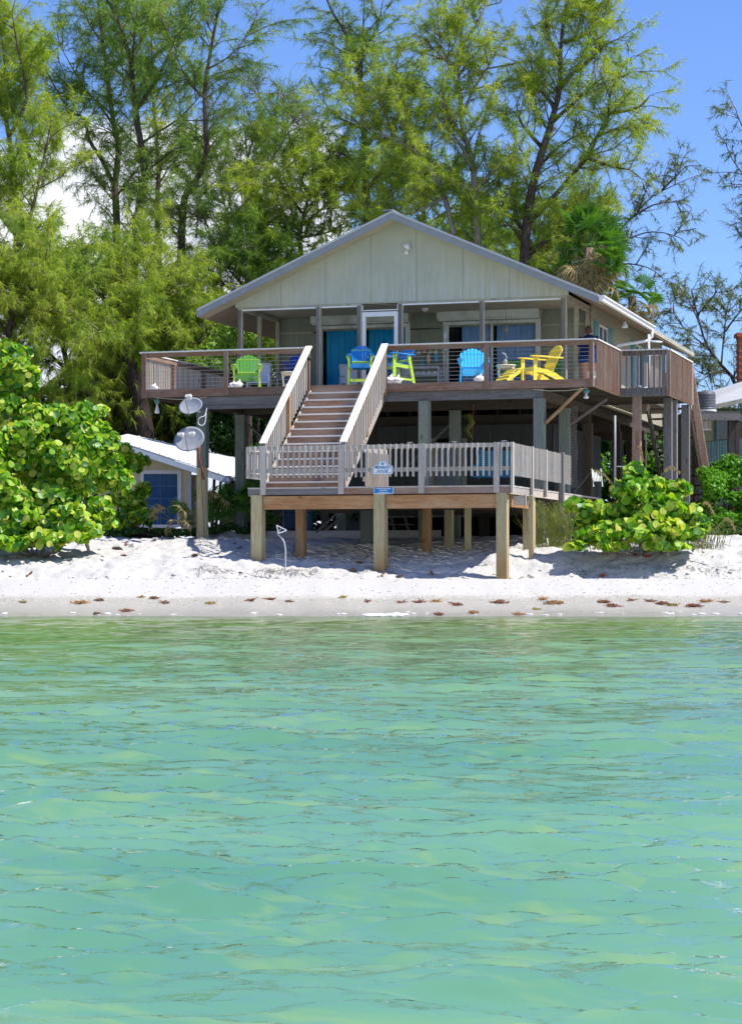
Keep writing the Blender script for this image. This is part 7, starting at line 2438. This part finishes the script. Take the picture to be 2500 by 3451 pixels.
# clumps of washed-up weed along the tide line
weeds = [plain('seaweed_rust', (0.22, 0.095, 0.05), 0.8, 0.4, 30), plain('seaweed_orange', (0.34, 0.18, 0.07), 0.8, 0.35, 30), plain('seaweed_olive', (0.26, 0.20, 0.05), 0.8, 0.35, 30), plain('seaweed_brown', (0.16, 0.085, 0.045), 0.8, 0.4, 30)]
WL = [(274, 2033, 56, 1, 'long orange weed streak at the left of the tide line'), (325, 2070, 18, 3, 'small brown weed tuft nearest the water at the left'), (428, 2060, 38, 0, 'red weed clump low on the wet sand at the left'),
      (711, 2035, 28, 2, 'rounded ochre weed lump below the left front piling'), (913, 2021, 26, 0, 'reddish weed tuft below the marker pole'), (1412, 2030, 30, 0, 'thin rust weed streak right of the signs'),
      (1541, 2039, 42, 0, 'low rust weed mound midway between the middle and right pilings'), (1684, 2032, 48, 0, 'tailed rust weed clump below the right front piling'), (1868, 2034, 74, 1, 'widest orange-brown weed heap below the gap before the bush'),
      (2034, 2031, 46, 0, 'rust weed clump below the left part of the bush, upper of two'), (2064, 2044, 40, 0, 'rust weed clump touching the lower side of its neighbour under the bush'), (2225, 2036, 40, 0, 'dark red weed clump below the right part of the bush'),
      (2266, 2041, 32, 2, 'olive weed tuft between two rust clumps at the right'), (2336, 2044, 50, 0, 'tall rust weed heap at the right end of the tide line'), (2376, 2028, 40, 1, 'pale orange weed streak at the far right'), (2190, 2027, 30, 3, 'thin dark weed streak above the red clump at the right'),
      (1596, 2066, 28, 1, 'sandy weed smear at the very edge of the water')]
for x, y, w in ((517, 2018, 22), (555, 2033, 20), (976, 2029, 12), (82, 2030, 15), (335, 2025, 26), (473, 2014, 16), (844, 2025, 18), (1158, 2015, 16), (1353, 2031, 12), (1469, 2028, 24), (1828, 2022, 22), (1807, 2054, 10), (1478, 2072, 26), (1748, 2072, 30), (1240, 2028, 12), (2130, 2024, 12), (2440, 2030, 14)):
    mi_ = rg_.randrange(4)
    WL.append((x, y, w, mi_, ('rust', 'orange', 'olive', 'dark brown')[mi_] + ' weed scrap on the tide line ' + ('left of the dish piling' if x < 660 else ('below the left front piling' if x < 1100 else ('below the middle piling' if x < 1500 else ('below the right front piling' if x < 1900 else 'below the right-hand bush'))))))
for i, (px, py, w, mi, lb) in enumerate(WL):
    p, d_ = onground(px, py)
    L = w / FPX * d_ * 0.8
    t = thing('seaweed_clump', lb, 'seaweed', p, TH, 'weed clumps along the tide line')
    mb = MB()
    n_ = max(10, int(w * 1.1))
    for k in range(n_):
        x = rg_.gauss(0, L * 0.24)
        hh = 0.035 * (L / 0.3) ** 0.5 * max(0.25, 1 - abs(x) / (L * 0.6))
        q = Vector((x, rg_.gauss(0, 0.07 + L * 0.12), rg_.uniform(0.0, hh)))
        pts = [q]
        for j in range(3):
            q = q + Vector((rg_.uniform(-0.06, 0.06), rg_.uniform(-0.05, 0.05), rg_.uniform(-0.02, 0.025)))
            q.z = max(0.004, q.z)
            pts.append(q)
        mb.tube(pts, [0.008, 0.010, 0.008, 0.003], 4)
    mb.blob((0, 0, 0.0), (L * 0.30, 0.05 + L * 0.15, 0.03 * (L / 0.3) ** 0.5), i, 0.9, 10, 6)
    o = mb.build('strands', weeds[mi], t)
    o['kind'] = 'stuff'

# broken shell and flecks, small clods under the bank, root fringe on the scarp
nrg = np.random.default_rng(91)
Vs, Fs = [], []
n_ = 2600
for i in range(n_):
    r_ = nrg.uniform(-9, 9)
    d_ = nrg.normal(42.8, 0.55) if i % 5 else nrg.uniform(41, 46)
    s_ = nrg.uniform(0.007, 0.022)
    p = rd(r_, d_, ground(r_, d_) + 0.004)
    a = nrg.uniform(0, 6.28)
    b = len(Vs)
    for k in range(5):
        t_ = a + k * 1.2566
        Vs.append((p.x + s_ * math.cos(t_) * nrg.uniform(0.6, 1.2), p.y + s_ * math.sin(t_), p.z + s_ * 0.5 * nrg.uniform(0, 1.2)))
    Fs.append(tuple(range(b, b + 5)))
m_ = bpy.data.meshes.new('shell_fragments')
m_.from_pydata(Vs, [], Fs)
m_.materials.append(shell_m)
tag(link('shell_fragments', m_), 'scattered white shell fragments on the wet sand', 'shells', kind='stuff')
mb = MB()
for i in range(520):
    r_ = nrg.uniform(-9, 9)
    d_ = 46.45 + abs(nrg.normal(0, 0.25)) if i % 3 else nrg.uniform(46.5, 52)
    s_ = nrg.uniform(0.012, 0.045)
    p = rd(r_, d_, ground(r_, d_) + s_ * 0.2)
    mb.blob(p, (s_ * 1.3, s_, s_ * 0.7), i, 0.5, 6, 4)
tag(mb.build('sand_clods', sand_m, None, True), 'crumbled sand clods along the foot of the bank', 'sand', kind='stuff')
mb = MB()
for i in range(900):
    z_ = nrg.choice(4, p=(0.35, 0.12, 0.38, 0.15))
    px = (nrg.uniform(850, 1070), nrg.uniform(1225, 1340), nrg.uniform(1900, 2500), nrg.uniform(660, 780))[z_]
    r_ = (px - 1250) / FPX * 47.4
    d_ = nrg.normal(47.35 if z_ != 2 else 47.1, 0.12)
    z = ground(r_, d_) + 0.015
    p = rd(r_, d_, z)
    q = p + RT * nrg.normal(0, 0.05) - FW * nrg.uniform(0.02, 0.08) + Vector((0, 0, -nrg.uniform(0.01, 0.06)))
    mb.beam(p, q, 0.006, 0.006)
tag(mb.build('root_fringe', bark_l, None), 'fringe of fine dead roots along the little sand scarp', 'roots', kind='stuff')
# scattered dark debris up the bank
mb = MB()
for i in range(700):
    r_ = nrg.uniform(-9, 9)
    d_ = nrg.uniform(46.6, 53.5) if i % 4 else nrg.uniform(43.5, 46.4)
    p = rd(r_, d_, ground(r_, d_) + 0.006)
    a = nrg.uniform(0, 3.14)
    L = nrg.uniform(0.015, 0.07)
    v_ = Vector((math.cos(a) * L, math.sin(a) * L, nrg.uniform(-0.005, 0.015)))
    mb.beam(p, p + v_, 0.008, 0.006)
tag(mb.build('twig_litter', bark_d, None), 'fine twig litter scattered over the sand bank', 'litter', kind='stuff')

mb = MB()
for i in range(120):
    px = nrg.uniform(1235, 1370) if i % 3 else nrg.uniform(-50, 2550)
    d_ = 40.35 + nrg.normal(0, 0.10)
    r_ = (px - 1250) / FPX * d_
    s_ = nrg.uniform(0.015, 0.05)
    mb.blob(rd(r_, d_, max(0.004, ground(r_, d_) + 0.004)), (s_ * 1.8, s_, s_ * 0.35), i, 0.5, 7, 4)
tag(mb.build('sea_foam', shell_m, None, True), 'small flecks of white foam along the edge of the water', 'foam', kind='stuff')
